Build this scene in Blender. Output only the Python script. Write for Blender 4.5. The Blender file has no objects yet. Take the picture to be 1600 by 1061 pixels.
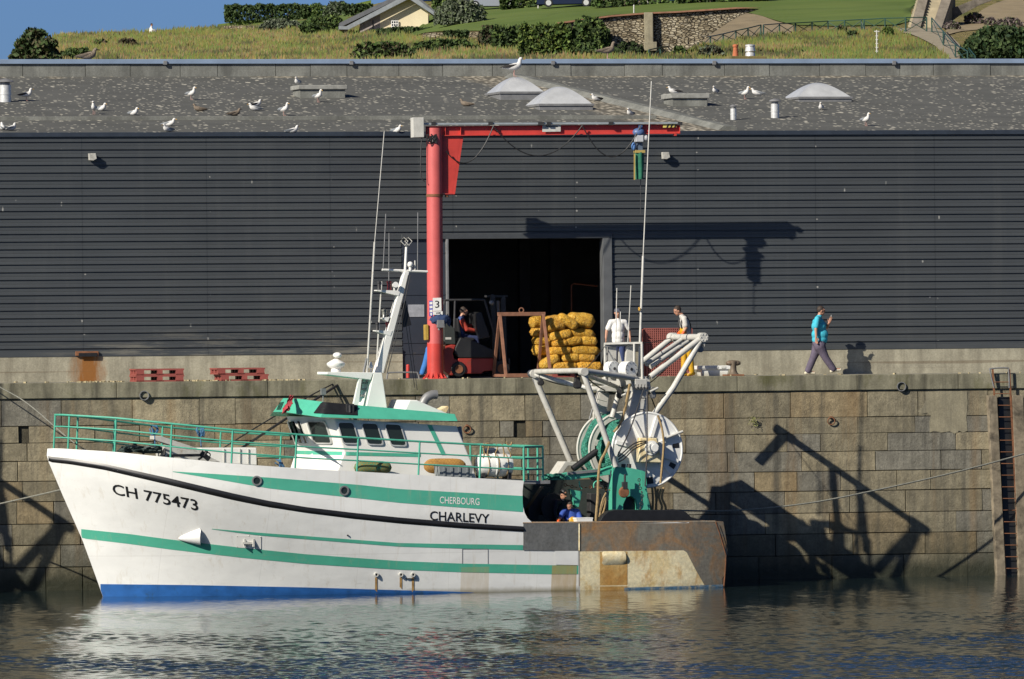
SKY_STR, SKY_DUST, SUN_STR, EXPO, WAVE = 0.07, 1.0, 5.0, 0.34, 0.85
import bpy, bmesh, math, random
import numpy as np
from mathutils import Vector, Matrix, noise
from mathutils.bvhtree import BVHTree
PI = math.pi
R = math.radians
V3 = Vector
random.seed(11)
sc = bpy.context.scene
C = sc.collection

# ------------------------------------------------------------------ camera
FPX, PW, PH = 12000.0, 1600, 1061
PSI, ROLL, CZ, DQ = R(13.0), R(0.50), 6.52, 200.0
F0 = V3((math.sin(PSI), math.cos(PSI), 0)); R0 = V3((math.cos(PSI), -math.sin(PSI), 0))
CAM = V3((0, 0, CZ)) - F0 * DQ
_p = math.atan(10.5 / FPX)
FW = F0 * math.cos(_p) - V3((0, 0, math.sin(_p)))
U0 = R0.cross(FW)
RR = R0 * math.cos(ROLL) - U0 * math.sin(ROLL)
UU = U0 * math.cos(ROLL) + R0 * math.sin(ROLL)
cd = bpy.data.cameras.new('camera'); cam = bpy.data.objects.new('camera', cd); C.objects.link(cam)
cd.sensor_width = 36.0; cd.lens = 36.0 * FPX / PW; cd.clip_start = 1.0; cd.clip_end = 6000
cam.matrix_world = Matrix(((RR.x, UU.x, -FW.x, CAM.x), (RR.y, UU.y, -FW.y, CAM.y), (RR.z, UU.z, -FW.z, CAM.z), (0, 0, 0, 1)))
sc.camera = cam

def ray(px, py): return (FW * FPX + RR * (px - 800) - UU * (py - 530.5)).normalized()
def on_plane(px, py, p, n):
    d = ray(px, py); t = (V3(p) - CAM).dot(n) / d.dot(n); return CAM + d * t
def at(px, py, Y): return on_plane(px, py, (0, Y, 0), V3((0, 1, 0)))
def atz(px, py, z): return on_plane(px, py, (0, 0, z), V3((0, 0, 1)))
def atD(px, py, D): return on_plane(px, py, CAM + F0 * D, F0)
def proj(P):
    d = V3(P) - CAM; f = d.dot(FW); return 800 + FPX * d.dot(RR) / f, 530.5 - FPX * d.dot(UU) / f

# ------------------------------------------------------------------ scene tree helpers
WM = {}
def setp(o, label=None, cat=None, group=None, kind=None):
    if label: o['label'] = label
    if cat: o['category'] = cat
    if group: o['group'] = group
    if kind: o['kind'] = kind
    return o
def thing(name, label, cat, loc=(0, 0, 0), rz=0.0, group=None):
    o = bpy.data.objects.new(name, None); C.objects.link(o); o.empty_display_size = 0.2
    o.location = loc; o.rotation_euler = (0, 0, rz)
    WM[o.name] = Matrix.Translation(V3(loc)) @ Matrix.Rotation(rz, 4, 'Z')
    return setp(o, label, cat, group)
def copy_tree(o, parent=None):
    c = o.copy(); C.objects.link(c)
    if parent: c.parent = parent
    for ch in [x for x in C.objects if x.parent is o]: copy_tree(ch, c)
    return c

class MB:
    """collects shapes; build() links them as ONE mesh object"""
    def __init__(s): s.v = []; s.f = []; s.m = []; s.c = []
    def add(s, vs, fs, mi=0, col=None):
        b = len(s.v); s.v += [tuple(x) for x in vs]; s.f += [tuple(b + i for i in f) for f in fs]
        s.m += [mi] * len(fs); s.c += [col] * len(fs); return s
    def box(s, c, size, rot=None, mi=0, col=None):
        hx, hy, hz = size[0] / 2, size[1] / 2, size[2] / 2
        vs = [V3((x, y, z)) for x in (-hx, hx) for y in (-hy, hy) for z in (-hz, hz)]
        if rot is not None: vs = [rot @ v for v in vs]
        c = V3(c)
        return s.add([v + c for v in vs], [(0, 1, 3, 2), (4, 6, 7, 5), (0, 4, 5, 1), (2, 3, 7, 6), (0, 2, 6, 4), (1, 5, 7, 3)], mi, col)
    def box2(s, a, b, mi=0, col=None):
        a, b = V3(a), V3(b); d = b - a
        return s.box((a + b) / 2, (abs(d.x), abs(d.y), abs(d.z)), None, mi, col)
    def bar(s, p0, p1, w, h, up=(0, 0, 1), mi=0):
        p0, p1 = V3(p0), V3(p1); d = (p1 - p0); L = d.length; d.normalize()
        u = V3(up); x = d.cross(u)
        if x.length < 1e-4: x = d.cross(V3((0, 1, 0)))
        x.normalize(); z = x.cross(d)
        vs = [p + x * a * w / 2 + z * b * h / 2 for p in (p0, p1) for a, b in ((-1, -1), (1, -1), (1, 1), (-1, 1))]
        return s.add(vs, [(0, 1, 2, 3), (7, 6, 5, 4), (0, 4, 5, 1), (1, 5, 6, 2), (2, 6, 7, 3), (3, 7, 4, 0)], mi)
    def tube(s, pts, r, n=8, mi=0, closed=False, caps=True):
        pts = [V3(p) for p in pts]; k = len(pts); vs = []
        rs = r if isinstance(r, (list, tuple)) else [r] * k
        x = None
        for i, p in enumerate(pts):
            if closed: t = pts[(i + 1) % k] - pts[i - 1]
            else: t = pts[min(i + 1, k - 1)] - pts[max(i - 1, 0)]
            if t.length < 1e-9: t = V3((0, 0, 1))
            t.normalize()
            if x is None:
                x = t.cross(V3((0, 0, 1)))
                if x.length < 1e-3: x = t.cross(V3((0, 1, 0)))
            else:
                x = x - t * x.dot(t)
                if x.length < 1e-5: x = t.cross(V3((0, 1, 0)))
            x.normalize(); y = t.cross(x)
            vs += [p + (x * math.cos(a) + y * math.sin(a)) * rs[i] for a in (2 * PI * j / n for j in range(n))]
        fs = []
        for i in range(k if closed else k - 1):
            a, b = i * n, ((i + 1) % k) * n
            fs += [(a + j, a + (j + 1) % n, b + (j + 1) % n, b + j) for j in range(n)]
        if caps and not closed: fs += [tuple(range(n - 1, -1, -1)), tuple((k - 1) * n + j for j in range(n))]
        return s.add(vs, fs, mi)
    def cyl(s, p0, p1, r, r1=None, n=16, mi=0): return s.tube([p0, p1], [r, r if r1 is None else r1], n, mi)
    def prism(s, poly, off, mi=0):
        poly = [V3(p) for p in poly]; off = V3(off); n = len(poly)
        return s.add(poly + [p + off for p in poly], [tuple(range(n)), tuple(range(2 * n - 1, n - 1, -1))] + [(i, n + i, n + (i + 1) % n, (i + 1) % n) for i in range(n)], mi)
    def ring(s, c, ax, ro, ri, th, n=32, mi=0):
        c, ax = V3(c), V3(ax).normalized(); x = ax.cross(V3((0, 0, 1)))
        if x.length < 1e-3: x = ax.cross(V3((0, 1, 0)))
        x.normalize(); y = ax.cross(x); vs = []
        for j in range(n):
            d = x * math.cos(2 * PI * j / n) + y * math.sin(2 * PI * j / n)
            vs += [c + d * ro, c + d * ri, c + d * ro + ax * th, c + d * ri + ax * th]
        fs = []
        for j in range(n):
            a, b = 4 * j, 4 * ((j + 1) % n)
            fs += [(a, b, b + 1, a + 1), (a + 2, a + 3, b + 3, b + 2), (a, a + 2, b + 2, b), (a + 1, b + 1, b + 3, a + 3)]
        return s.add(vs, fs, mi)
    def torus(s, c, ax, R_, r, n=24, m=8, mi=0):
        c, ax = V3(c), V3(ax).normalized(); x = ax.cross(V3((0, 0, 1)))
        if x.length < 1e-3: x = ax.cross(V3((0, 1, 0)))
        x.normalize(); y = ax.cross(x)
        return s.tube([c + (x * math.cos(2 * PI * j / n) + y * math.sin(2 * PI * j / n)) * R_ for j in range(n)], r, m, mi, closed=True)
    def ball(s, c, r, n=12, m=8, mi=0, rot=None):
        r = r if isinstance(r, (tuple, list)) else (r, r, r); c = V3(c); vs = []
        for i in range(m + 1):
            t = PI * i / m
            for j in range(n):
                a = 2 * PI * j / n; v = V3((r[0] * math.sin(t) * math.cos(a), r[1] * math.sin(t) * math.sin(a), r[2] * math.cos(t)))
                vs.append(c + (rot @ v if rot is not None else v))
        return s.add(vs, [(i * n + j, (i + 1) * n + j, (i + 1) * n + (j + 1) % n, i * n + (j + 1) % n) for i in range(m) for j in range(n)], mi)
    def lathe(s, c, prof, n=20, mi=0):
        c = V3(c); vs = [c + V3((r * math.cos(2 * PI * j / n), r * math.sin(2 * PI * j / n), z)) for r, z in prof for j in range(n)]
        k = len(prof)
        return s.add(vs, [(i * n + j, i * n + (j + 1) % n, (i + 1) * n + (j + 1) % n, (i + 1) * n + j) for i in range(k - 1) for j in range(n)] + [tuple(range(n - 1, -1, -1)), tuple((k - 1) * n + j for j in range(n))], mi)
    def grid(s, rows, mi=0, wrap=False, col=None):
        n = len(rows[0]); k = len(rows); vs = [p for r in rows for p in r]
        return s.add(vs, [(i * n + j, i * n + (j + 1) % n, (i + 1) * n + (j + 1) % n, (i + 1) * n + j) for i in range(k - 1) for j in range(n if wrap else n - 1)], mi, col)
    def build(s, name, mat, parent=None, local=False, xf=None, loc=None, smooth=False, bevel=0.0, weld=False):
        me = bpy.data.meshes.new(name)
        vs = s.v
        M = None
        if xf is not None: M = xf
        if parent is not None and not local:
            inv = WM[parent.name].inverted(); M = inv @ M if M is not None else inv
        if M is not None: vs = [tuple(M @ V3(v)) for v in vs]
        if loc is not None: vs = [(v[0] - loc[0], v[1] - loc[1], v[2] - loc[2]) for v in vs]
        me.from_pydata(vs, [], s.f)
        mats = mat if isinstance(mat, (list, tuple)) else [mat]
        for m in mats: me.materials.append(m)
        me.polygons.foreach_set('material_index', s.m)
        if any(c is not None for c in s.c):
            at_ = me.attributes.new('tint', 'FLOAT_COLOR', 'FACE')
            at_.data.foreach_set('color', [x for c in s.c for x in ((*c, 1.0) if c is not None else (1, 1, 1, 1))])
        me.validate(); fix_normals(me, weld)
        if smooth:
            me.shade_smooth(); me.set_sharp_from_angle(angle=R(smooth if smooth is not True else 40))
        o = bpy.data.objects.new(name, me); C.objects.link(o)
        if bevel:
            b = o.modifiers.new('bevel', 'BEVEL'); b.width = bevel; b.segments = 2; b.limit_method = 'ANGLE'; b.angle_limit = R(40)
        if parent is not None:
            o.parent = parent; WM[o.name] = WM[parent.name]
        else:
            if loc is not None: o.location = loc
            WM[o.name] = Matrix.Translation(V3(loc)) if loc is not None else Matrix()
        return o
def fix_normals(me, weld):
    bm = bmesh.new(); bm.from_mesh(me)
    if weld: bmesh.ops.remove_doubles(bm, verts=bm.verts, dist=1e-4)
    bmesh.ops.recalc_face_normals(bm, faces=bm.faces); bm.to_mesh(me); bm.free()
def lerp(a, b, t): return a + (b - a) * t
def interp(tab, x):
    if x <= tab[0][0]: return tab[0][1]
    for (a, ya), (b, yb) in zip(tab, tab[1:]):
        if x <= b: return ya + (yb - ya) * (x - a) / (b - a)
    return tab[-1][1]
def smooth_curve(pts, n=6):
    pts = [V3(p) for p in pts]; out = []
    for i in range(len(pts) - 1):
        p0, p1, p2, p3 = pts[max(i - 1, 0)], pts[i], pts[i + 1], pts[min(i + 2, len(pts) - 1)]
        for k in range(n):
            t = k / n
            out.append(0.5 * ((2 * p1) + (p2 - p0) * t + (2 * p0 - 5 * p1 + 4 * p2 - p3) * t * t + (3 * p1 - p0 - 3 * p2 + p3) * t ** 3))
    return out + [pts[-1]]
def sag(a, b, d, n=14):
    a, b = V3(a), V3(b); return [a.lerp(b, i / n) - V3((0, 0, d * 4 * (i / n) * (1 - i / n))) for i in range(n + 1)]

# ------------------------------------------------------------------ materials
class NT:
    def __init__(s, name):
        s.m = bpy.data.materials.new(name); s.m.use_nodes = True; s.t = s.m.node_tree; s.t.nodes.clear()
        s.out = s.n('ShaderNodeOutputMaterial'); s.b = s.n('ShaderNodeBsdfPrincipled'); s.l(s.b.outputs[0], s.out.inputs[0])
        s._pos = None
    def n(s, t, **k):
        x = s.t.nodes.new(t)
        for a, b in k.items(): setattr(x, a, b)
        return x
    def l(s, a, b): s.t.links.new(a, b)
    def put(s, sock, val):
        if isinstance(val, bpy.types.NodeSocket): s.l(val, sock)
        else: sock.default_value = val
    @property
    def pos(s):
        if s._pos is None: s._pos = s.n('ShaderNodeTexCoord').outputs['Object']
        return s._pos
    def mapped(s, scale=(1, 1, 1), rot=(0, 0, 0), src=None):
        m = s.n('ShaderNodeMapping'); s.l(src or s.pos, m.inputs[0]); m.inputs['Scale'].default_value = scale; m.inputs['Rotation'].default_value = rot; return m.outputs[0]
    def noise(s, scale, detail=4, rough=.55, vec=None, dist=0):
        x = s.n('ShaderNodeTexNoise'); s.l(vec or s.pos, x.inputs['Vector']); x.inputs['Scale'].default_value = scale; x.inputs['Detail'].default_value = detail; x.inputs['Roughness'].default_value = rough; x.inputs['Distortion'].default_value = dist
        return x.outputs[0]
    def vor(s, scale, vec=None, feature='F1', out='Distance', rnd=1.0):
        x = s.n('ShaderNodeTexVoronoi', feature=feature); s.l(vec or s.pos, x.inputs['Vector']); x.inputs['Scale'].default_value = scale; x.inputs['Randomness'].default_value = rnd
        return x.outputs[out]
    def ramp(s, f, stops, interp='LINEAR'):
        x = s.n('ShaderNodeValToRGB'); x.color_ramp.interpolation = interp; e = x.color_ramp.elements
        while len(e) < len(stops): e.new(0.5)
        for k, (p, c) in enumerate(stops):
            e[k].position = p; e[k].color = (*c, 1) if isinstance(c, (tuple, list)) else (c, c, c, 1)
        s.l(f, x.inputs[0]); return x.outputs[0]
    def mix(s, f, a, b, mode='MIX'):
        x = s.n('ShaderNodeMix', data_type='RGBA', blend_type=mode); s.put(x.inputs[0], f)
        for i, v in ((6, a), (7, b)):
            if isinstance(v, (tuple, list)): x.inputs[i].default_value = (*v, 1)
            else: s.l(v, x.inputs[i])
        return x.outputs[2]
    def math(s, op, a, b=0.0, c=None):
        x = s.n('ShaderNodeMath', operation=op); s.put(x.inputs[0], a); s.put(x.inputs[1], b)
        if c is not None: s.put(x.inputs[2], c)
        return x.outputs[0]
    def sep(s, src=None):
        x = s.n('ShaderNodeSeparateXYZ'); s.l(src or s.pos, x.inputs[0]); return x.outputs
    def attr(s, name): return s.n('ShaderNodeAttribute', attribute_name=name).outputs['Color']
    def bump(s, h, strength=.3, dist=.02):
        x = s.n('ShaderNodeBump'); s.l(h, x.inputs['Height']); x.inputs['Strength'].default_value = strength; x.inputs['Distance'].default_value = dist
        s.l(x.outputs[0], s.b.inputs['Normal'])
    def done(s, color, rough=.6, metal=0.0, spec=.5):
        if isinstance(color, (tuple, list)): s.b.inputs['Base Color'].default_value = (*color, 1)
        else: s.l(color, s.b.inputs['Base Color'])
        s.put(s.b.inputs['Roughness'], rough); s.put(s.b.inputs['Metallic'], metal); s.b.inputs['Specular IOR Level'].default_value = spec
        return s.m
def hx(r, g, b):
    f = lambda c: (c / 255 / 12.92) if c / 255 <= .04045 else ((c / 255 + .055) / 1.055) ** 2.4
    return (f(r), f(g), f(b))
def pm(name, col, rough=.55, metal=0.0, var=.18, vs=3.0, bump=0.0, bs=40, dirt=None, ds=2.0, dth=.6, spec=.5):
    """plain worn material: base colour with mottling, optional dirt colour in patches, optional grain"""
    t = NT(name); f = t.noise(vs, 5, .6)
    lo = tuple(c * (1 - var) for c in col); hi = tuple(min(1, c * (1 + var)) for c in col)
    c = t.ramp(f, [(.3, lo), (.7, hi)])
    if dirt: c = t.mix(t.ramp(t.noise(ds, 6, .65, dist=.6), [(dth, 0.0), (min(1, dth + .18), 1.0)]), c, dirt)
    if bump: t.bump(t.noise(bs, 4, .6), .5, bump)
    return t.done(c, rough, metal, spec)
# ------------------------------------------------------------------ light, sky
SUN = V3((-1.56, -1.0, 1.118)).normalized()       # towards the sun
el = math.asin(SUN.z); az = math.atan2(SUN.x, SUN.y)
w = bpy.data.worlds.new('World'); sc.world = w; w.use_nodes = True
nt = w.node_tree; nt.nodes.clear()
sky = nt.nodes.new('ShaderNodeTexSky'); sky.sky_type = 'NISHITA'; sky.sun_disc = False
sky.sun_elevation = el; sky.sun_rotation = az; sky.altitude = 0; sky.air_density = .42; sky.dust_density = SKY_DUST; sky.ozone_density = 8
bg = nt.nodes.new('ShaderNodeBackground'); bg.inputs[1].default_value = SKY_STR
wo = nt.nodes.new('ShaderNodeOutputWorld'); nt.links.new(sky.outputs[0], bg.inputs[0]); nt.links.new(bg.outputs[0], wo.inputs[0])
sl = bpy.data.lights.new('sun', 'SUN'); sl.energy = SUN_STR; sl.angle = R(0.5); sl.color = (1.0, .93, .80)
so = bpy.data.objects.new('sun', sl); C.objects.link(so); so.rotation_euler = SUN.to_track_quat('Z', 'Y').to_euler(); so.location = (-40, -60, 60)
sc.view_settings.view_transform = 'Standard'; sc.view_settings.look = 'None'; sc.view_settings.exposure = EXPO; sc.view_settings.gamma = 1
sc.view_settings.use_curve_mapping = False
sc.render.engine = 'CYCLES'
sc.cycles.max_bounces = 6; sc.cycles.glossy_bounces = 4; sc.cycles.sample_clamp_indirect = 3.0; sc.cycles.blur_glossy = 0.5
sc.cycles.caustics_reflective = False; sc.cycles.caustics_refractive = False
sc.cycles.use_denoising = True
try: sc.cycles.denoiser = 'OPENIMAGEDENOISE'
except Exception: pass

# ------------------------------------------------------------------ shared materials
M_WHITE = pm('white_paint', (.78, .77, .73), .38, var=.05, vs=1.2, dirt=(.50, .46, .38), ds=2.2, dth=.66)
M_WHITE2 = pm('white_weathered_steel', (.50, .49, .45), .45, var=.14, vs=5, dirt=(.30, .22, .14), ds=7, dth=.60)
M_GREEN = pm('turquoise_paint', (.075, .40, .275), .42, var=.10, vs=3, dirt=(.12, .25, .19), ds=4, dth=.68)
M_BLACK = pm('black_rubber', (.012, .012, .013), .5, var=.3, vs=6)
M_DARK = pm('dark_steel', (.03, .03, .032), .6, var=.3, vs=8, dirt=(.09, .045, .02), ds=6, dth=.62)
M_GREY = pm('grey_steel', (.22, .22, .22), .5, .3, var=.2, vs=6, dirt=(.16, .09, .05), ds=5, dth=.68)
M_ALU = pm('bright_metal', (.62, .62, .60), .38, .35, var=.15, vs=10)
M_RED = pm('red_crane_paint', (.50, .052, .040), .42, var=.14, vs=2.5, dirt=(.30, .08, .05), ds=5, dth=.66)
M_REDF = pm('faded_red_paint', (.52, .10, .095), .5, var=.12, vs=2, dirt=(.34, .06, .05), ds=4, dth=.66)
M_RUST = pm('rusted_steel', (.20, .085, .04), .8, .1, var=.35, vs=5, bump=.004, bs=60, dirt=(.09, .05, .03), ds=4, dth=.55)
M_ROPE = pm('tan_rope', (.30, .21, .10), .9, var=.3, vs=20, bump=.006, bs=70)
M_ROPEG = pm('grey_rope', (.20, .20, .17), .9, var=.3, vs=20, bump=.006, bs=70)
M_ROPEB = pm('blue_rope', (.06, .17, .32), .85, var=.3, vs=20, bump=.006, bs=70)
M_GLASS = None
def mat_glass():
    t = NT('dark_window_glass'); t.done((.018, .026, .024), .06, 0, .6); t.b.inputs['Coat Weight'].default_value = .3; return t.m
M_GLASS = mat_glass()
def mat_wall():
    t = NT('weathered_quay_stone'); p = t.sep(); z = p[2]
    base = t.attr('tint')
    c = t.mix(1.0, base, t.ramp(t.noise(2.6, 8, .72), [(.25, .48), (.55, .95), (.8, 1.4)]), 'MULTIPLY')
    c = t.mix(1.0, c, t.ramp(t.noise(17, 6, .75), [(.25, .62), (.6, 1.1), (.85, 1.35)]), 'MULTIPLY')
    # run-down streaks
    st = t.noise(1.0, 6, .65, t.mapped((3.2, 1, .13)))
    c = t.mix(t.math('MULTIPLY', t.ramp(st, [(.48, 0.0), (.68, 1.0)]), .72), c, (.065, .062, .052))
    st2 = t.noise(1.0, 5, .6, t.mapped((1.7, 1, .10), (0, 0, .4)))
    c = t.mix(t.math('MULTIPLY', t.ramp(st2, [(.52, 0.0), (.72, 1.0)]), .5), c, (.21, .125, .05))
    # lime leaching and lichen specks
    c = t.mix(t.math('MULTIPLY', t.ramp(t.noise(6, 6, .75), [(.66, 0.0), (.76, 1.0)]), .4), c, (.38, .35, .27))
    # weed and slime towards the tide line
    zz = t.math('ADD', z, t.math('MULTIPLY', t.noise(1.2, 5, .7), 1.7))
    wet = t.ramp(t.math('DIVIDE', zz, 4.0), [(.30, 1.0), (.62, 0.0)])
    c = t.mix(t.math('MULTIPLY', wet, .70), c, (.034, .037, .022))
    tb = t.ramp(t.math('ADD', z, t.math('MULTIPLY', t.noise(2.5, 5, .7), .5)), [(.42, 1.0), (.75, 0.0)])
    c = t.mix(t.math('MULTIPLY', tb, .75), c, (.016, .020, .010))
    t.bump(t.math('ADD', t.noise(30, 6, .7), t.math('MULTIPLY', t.noise(6, 4, .6), 1.5)), .7, .02)
    return t.done(c, t.math('SUBTRACT', .9, t.math('MULTIPLY', wet, .35)), 0, .35)
def mat_concrete(name, col, streak=(.05, .047, .035), amt=.8, moss=True, rustx=None):
    t = NT(name)
    c = t.mix(1.0, col, t.ramp(t.noise(1.3, 8, .7), [(.25, .6), (.7, 1.25)]), 'MULTIPLY')
    c = t.mix(1.0, c, t.ramp(t.noise(25, 5, .7), [(.3, .8), (.7, 1.15)]), 'MULTIPLY')
    st = t.noise(1.0, 6, .65, t.mapped((2.4, 1, .25)))
    c = t.mix(t.math('MULTIPLY', t.ramp(st, [(.44, 0.0), (.66, 1.0)]), amt), c, streak)
    if moss: c = t.mix(t.math('MULTIPLY', t.ramp(t.noise(.9, 6, .7, t.mapped((1, 1, .6), (0, 0, 1))), [(.54, 0.0), (.68, 1.0)]), .7), c, (.075, .075, .022))
    if rustx is not None:
        dx = t.math('ABSOLUTE', t.math('ADD', t.sep()[0], -rustx))
        dx = t.math('ADD', dx, t.math('MULTIPLY', t.noise(4, 5, .7, t.mapped((2, 1, .5))), .7))
        c = t.mix(t.ramp(dx, [(.48, 1.0), (.85, 0.0)]), c, (.25, .105, .028))
        lc = t.ramp(t.noise(1.0, 3, .5, t.mapped((.05, 1, 8))), [(.60, 0.0), (.63, 1.0)])
        c = t.mix(t.math('MULTIPLY', lc, .5), c, (.12, .085, .05))
    t.bump(t.noise(18, 6, .7), .5, .012)
    return t.done(c, .9, 0, .3)
def mat_cladding():
    t = NT('dark_ribbed_cladding')
    c = t.ramp(t.noise(1.0, 6, .6, t.mapped((.35, 1, 1.5))), [(.3, (.048, .053, .058)), (.7, (.064, .070, .074))])
    pan = t.noise(1.0, 0, 0, t.mapped((.22, 1, .02)))
    c = t.mix(t.math('MULTIPLY', t.ramp(pan, [(.45, 0.0), (.55, 1.0)]), .25), c, (.055, .062, .07))
    # gull droppings and scuffs
    d = t.vor(1.6, t.mapped((1, 1, .4)))
    c = t.mix(t.ramp(t.math('ADD', d, t.math('MULTIPLY', t.noise(14, 4, .7), .08)), [(.065, 1.0), (.085, 0.0)]), c, (.30, .30, .28))
    z = t.sep()[2]
    low = t.ramp(t.math('ADD', z, -.62), [(.15, 1.0), (.85, 0.0)])
    jt = t.math('FRACT', t.math('MULTIPLY', t.math('ADD', t.sep()[0], 60.4), 1 / 3.31))
    c = t.mix(t.math('MULTIPLY', t.math('LESS_THAN', jt, .007), .5), c, (.018, .021, .025))
    dr = t.math('MULTIPLY', t.ramp(t.noise(1.0, 5, .7, t.mapped((1.6, 1, .10))), [(.55, 0.0), (.72, 1.0)]), .35)
    c = t.mix(dr, c, (.088, .092, .092))
    sp = t.vor(5.0, t.mapped((1, 1, 1))); jl = t.math('LESS_THAN', t.math('ABSOLUTE', t.math('SUBTRACT', jt, .02)), .014)
    c = t.mix(t.math('MULTIPLY', jl, t.ramp(sp, [(.10, .8), (.16, 0.0)])), c, (.38, .37, .34))
    sc_ = t.ramp(t.noise(1.0, 6, .75, t.mapped((.45, 1, 5))), [(.48, 0.0), (.66, 1.0)])
    xm = t.ramp(t.math('MULTIPLY', t.math('ABSOLUTE', t.math('ADD', t.sep()[0], 6.0)), .1), [(.30, 1.0), (.60, .08)])
    c = t.mix(t.math('MULTIPLY', t.math('MULTIPLY', t.math('MULTIPLY', low, xm), sc_), .6), c, (.30, .28, .22))
    return t.done(c, .42, 0, .4)
GS = -.85
def mat_roof(pa, pb):
    t = NT('grey_roof_felt')
    c = t.ramp(t.noise(.7, 7, .7), [(.3, (.075, .076, .070)), (.7, (.112, .112, .103))])
    p = t.sep()
    pa, pb = pa - V3((0, CY, 0)), pb - V3((0, CY, 0))
    # distance to the diagonal gutter, positive on its left
    dx, dy = pb.x - pa.x, pb.y - pa.y; L = math.hypot(dx, dy); nx, ny = dy / L, -dx / L
    dist = t.math('ADD', t.math('ADD', t.math('MULTIPLY', p[0], nx), t.math('MULTIPLY', p[1], ny)), -(pa.x * nx + pa.y * ny))
    for sc_, st_, th, k_ in ((1.0, (1.5, .62, 1), .10, .7), (1.0, (3.1, 1.25, 1), .215, .75), (1.0, (5.6, 2.4, 1), .24, .65)):
        s1 = t.math('ADD', t.vor(sc_, t.mapped(st_, (0, 0, .3 * st_[0]))), t.math('MULTIPLY', t.noise(4.0 * sc_, 4, .75, t.mapped(st_)), .30))
        big = t.math('MULTIPLY', t.noise(.30, 4, .65), .26)
        c = t.mix(t.math('MULTIPLY', t.ramp(t.math('SUBTRACT', t.math('ADD', big, th), s1), [(.0, 0.0), (.05, 1.0)]), k_), c, (.50, .47, .39))
    # shell gravel gathered along the gutter and the parapet
    g = t.ramp(t.math('MULTIPLY', t.math('ADD', t.math('ABSOLUTE', t.math('ADD', dist, GS)), t.math('MULTIPLY', t.noise(1.2, 6, .7), 1.6)), .25), [(.34, 1.0), (.46, 0.0)])
    par = t.math('LESS_THAN', t.math('ADD', t.math('SUBTRACT', 23.9 - CY, p[1]), t.math('MULTIPLY', t.noise(.35, 6, .75), 6.0)), 3.2)
    gv = t.ramp(t.math('ADD', t.vor(1.0, t.mapped((7, 3, 7))), t.math('MULTIPLY', t.noise(2.2, 5, .7), .5)), [(.30, (.62, .58, .49)), (.55, (.34, .30, .23)), (.85, (.11, .10, .08))])
    c = t.mix(t.math('MAXIMUM', g, par), c, gv)
    return t.done(c, .92, 0, .25)
def mat_water():
    t = NT('harbour_water'); t.done((.012, .022, .022), .03, 0, .5); t.b.inputs['IOR'].default_value = 1.333
    b = t.math('ADD', t.noise(1.0, 4, .6, t.mapped((9, 9, 9))), t.math('MULTIPLY', t.noise(1.0, 3, .6, t.mapped((26, 26, 26))), .35))
    t.bump(b, .16, .012); return t.m
M_STONE = mat_wall()
M_COPE = mat_concrete('quay_coping_concrete', (.235, .22, .155))
M_PLINTH = mat_concrete('pale_plinth_concrete', (.36, .335, .255), (.13, .115, .085), .55, False, at(137, 560, 3.3).x)
M_APRON = mat_concrete('quay_apron_concrete', (.25, .235, .19), (.12, .11, .09), .4)
M_PATCH = mat_concrete('cement_render', (.285, .255, .175), (.12, .11, .085), .7, False)
M_CLAD = mat_cladding()
M_STEELDOOR = pm('slate_blue_door_paint', (.030, .036, .050), .45, var=.12, vs=1.5, dirt=(.06, .055, .05), ds=3, dth=.6)
M_INSIDE = pm('shed_interior', (.26, .255, .25), .9, var=.2, vs=.8)
M_COPING = pm('blue_grey_metal_coping', (.22, .29, .40), .5, .1, var=.12, vs=1.5, dirt=(.3, .3, .28), ds=4, dth=.66)
M_PARA = mat_concrete('grey_parapet_panels', (.19, .193, .175), (.07, .072, .068), .6, False)
M_DOME = pm('milky_skylight_plastic', (.42, .43, .44), .28, var=.14, vs=2, dirt=(.62, .62, .58), ds=6, dth=.62)

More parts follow.
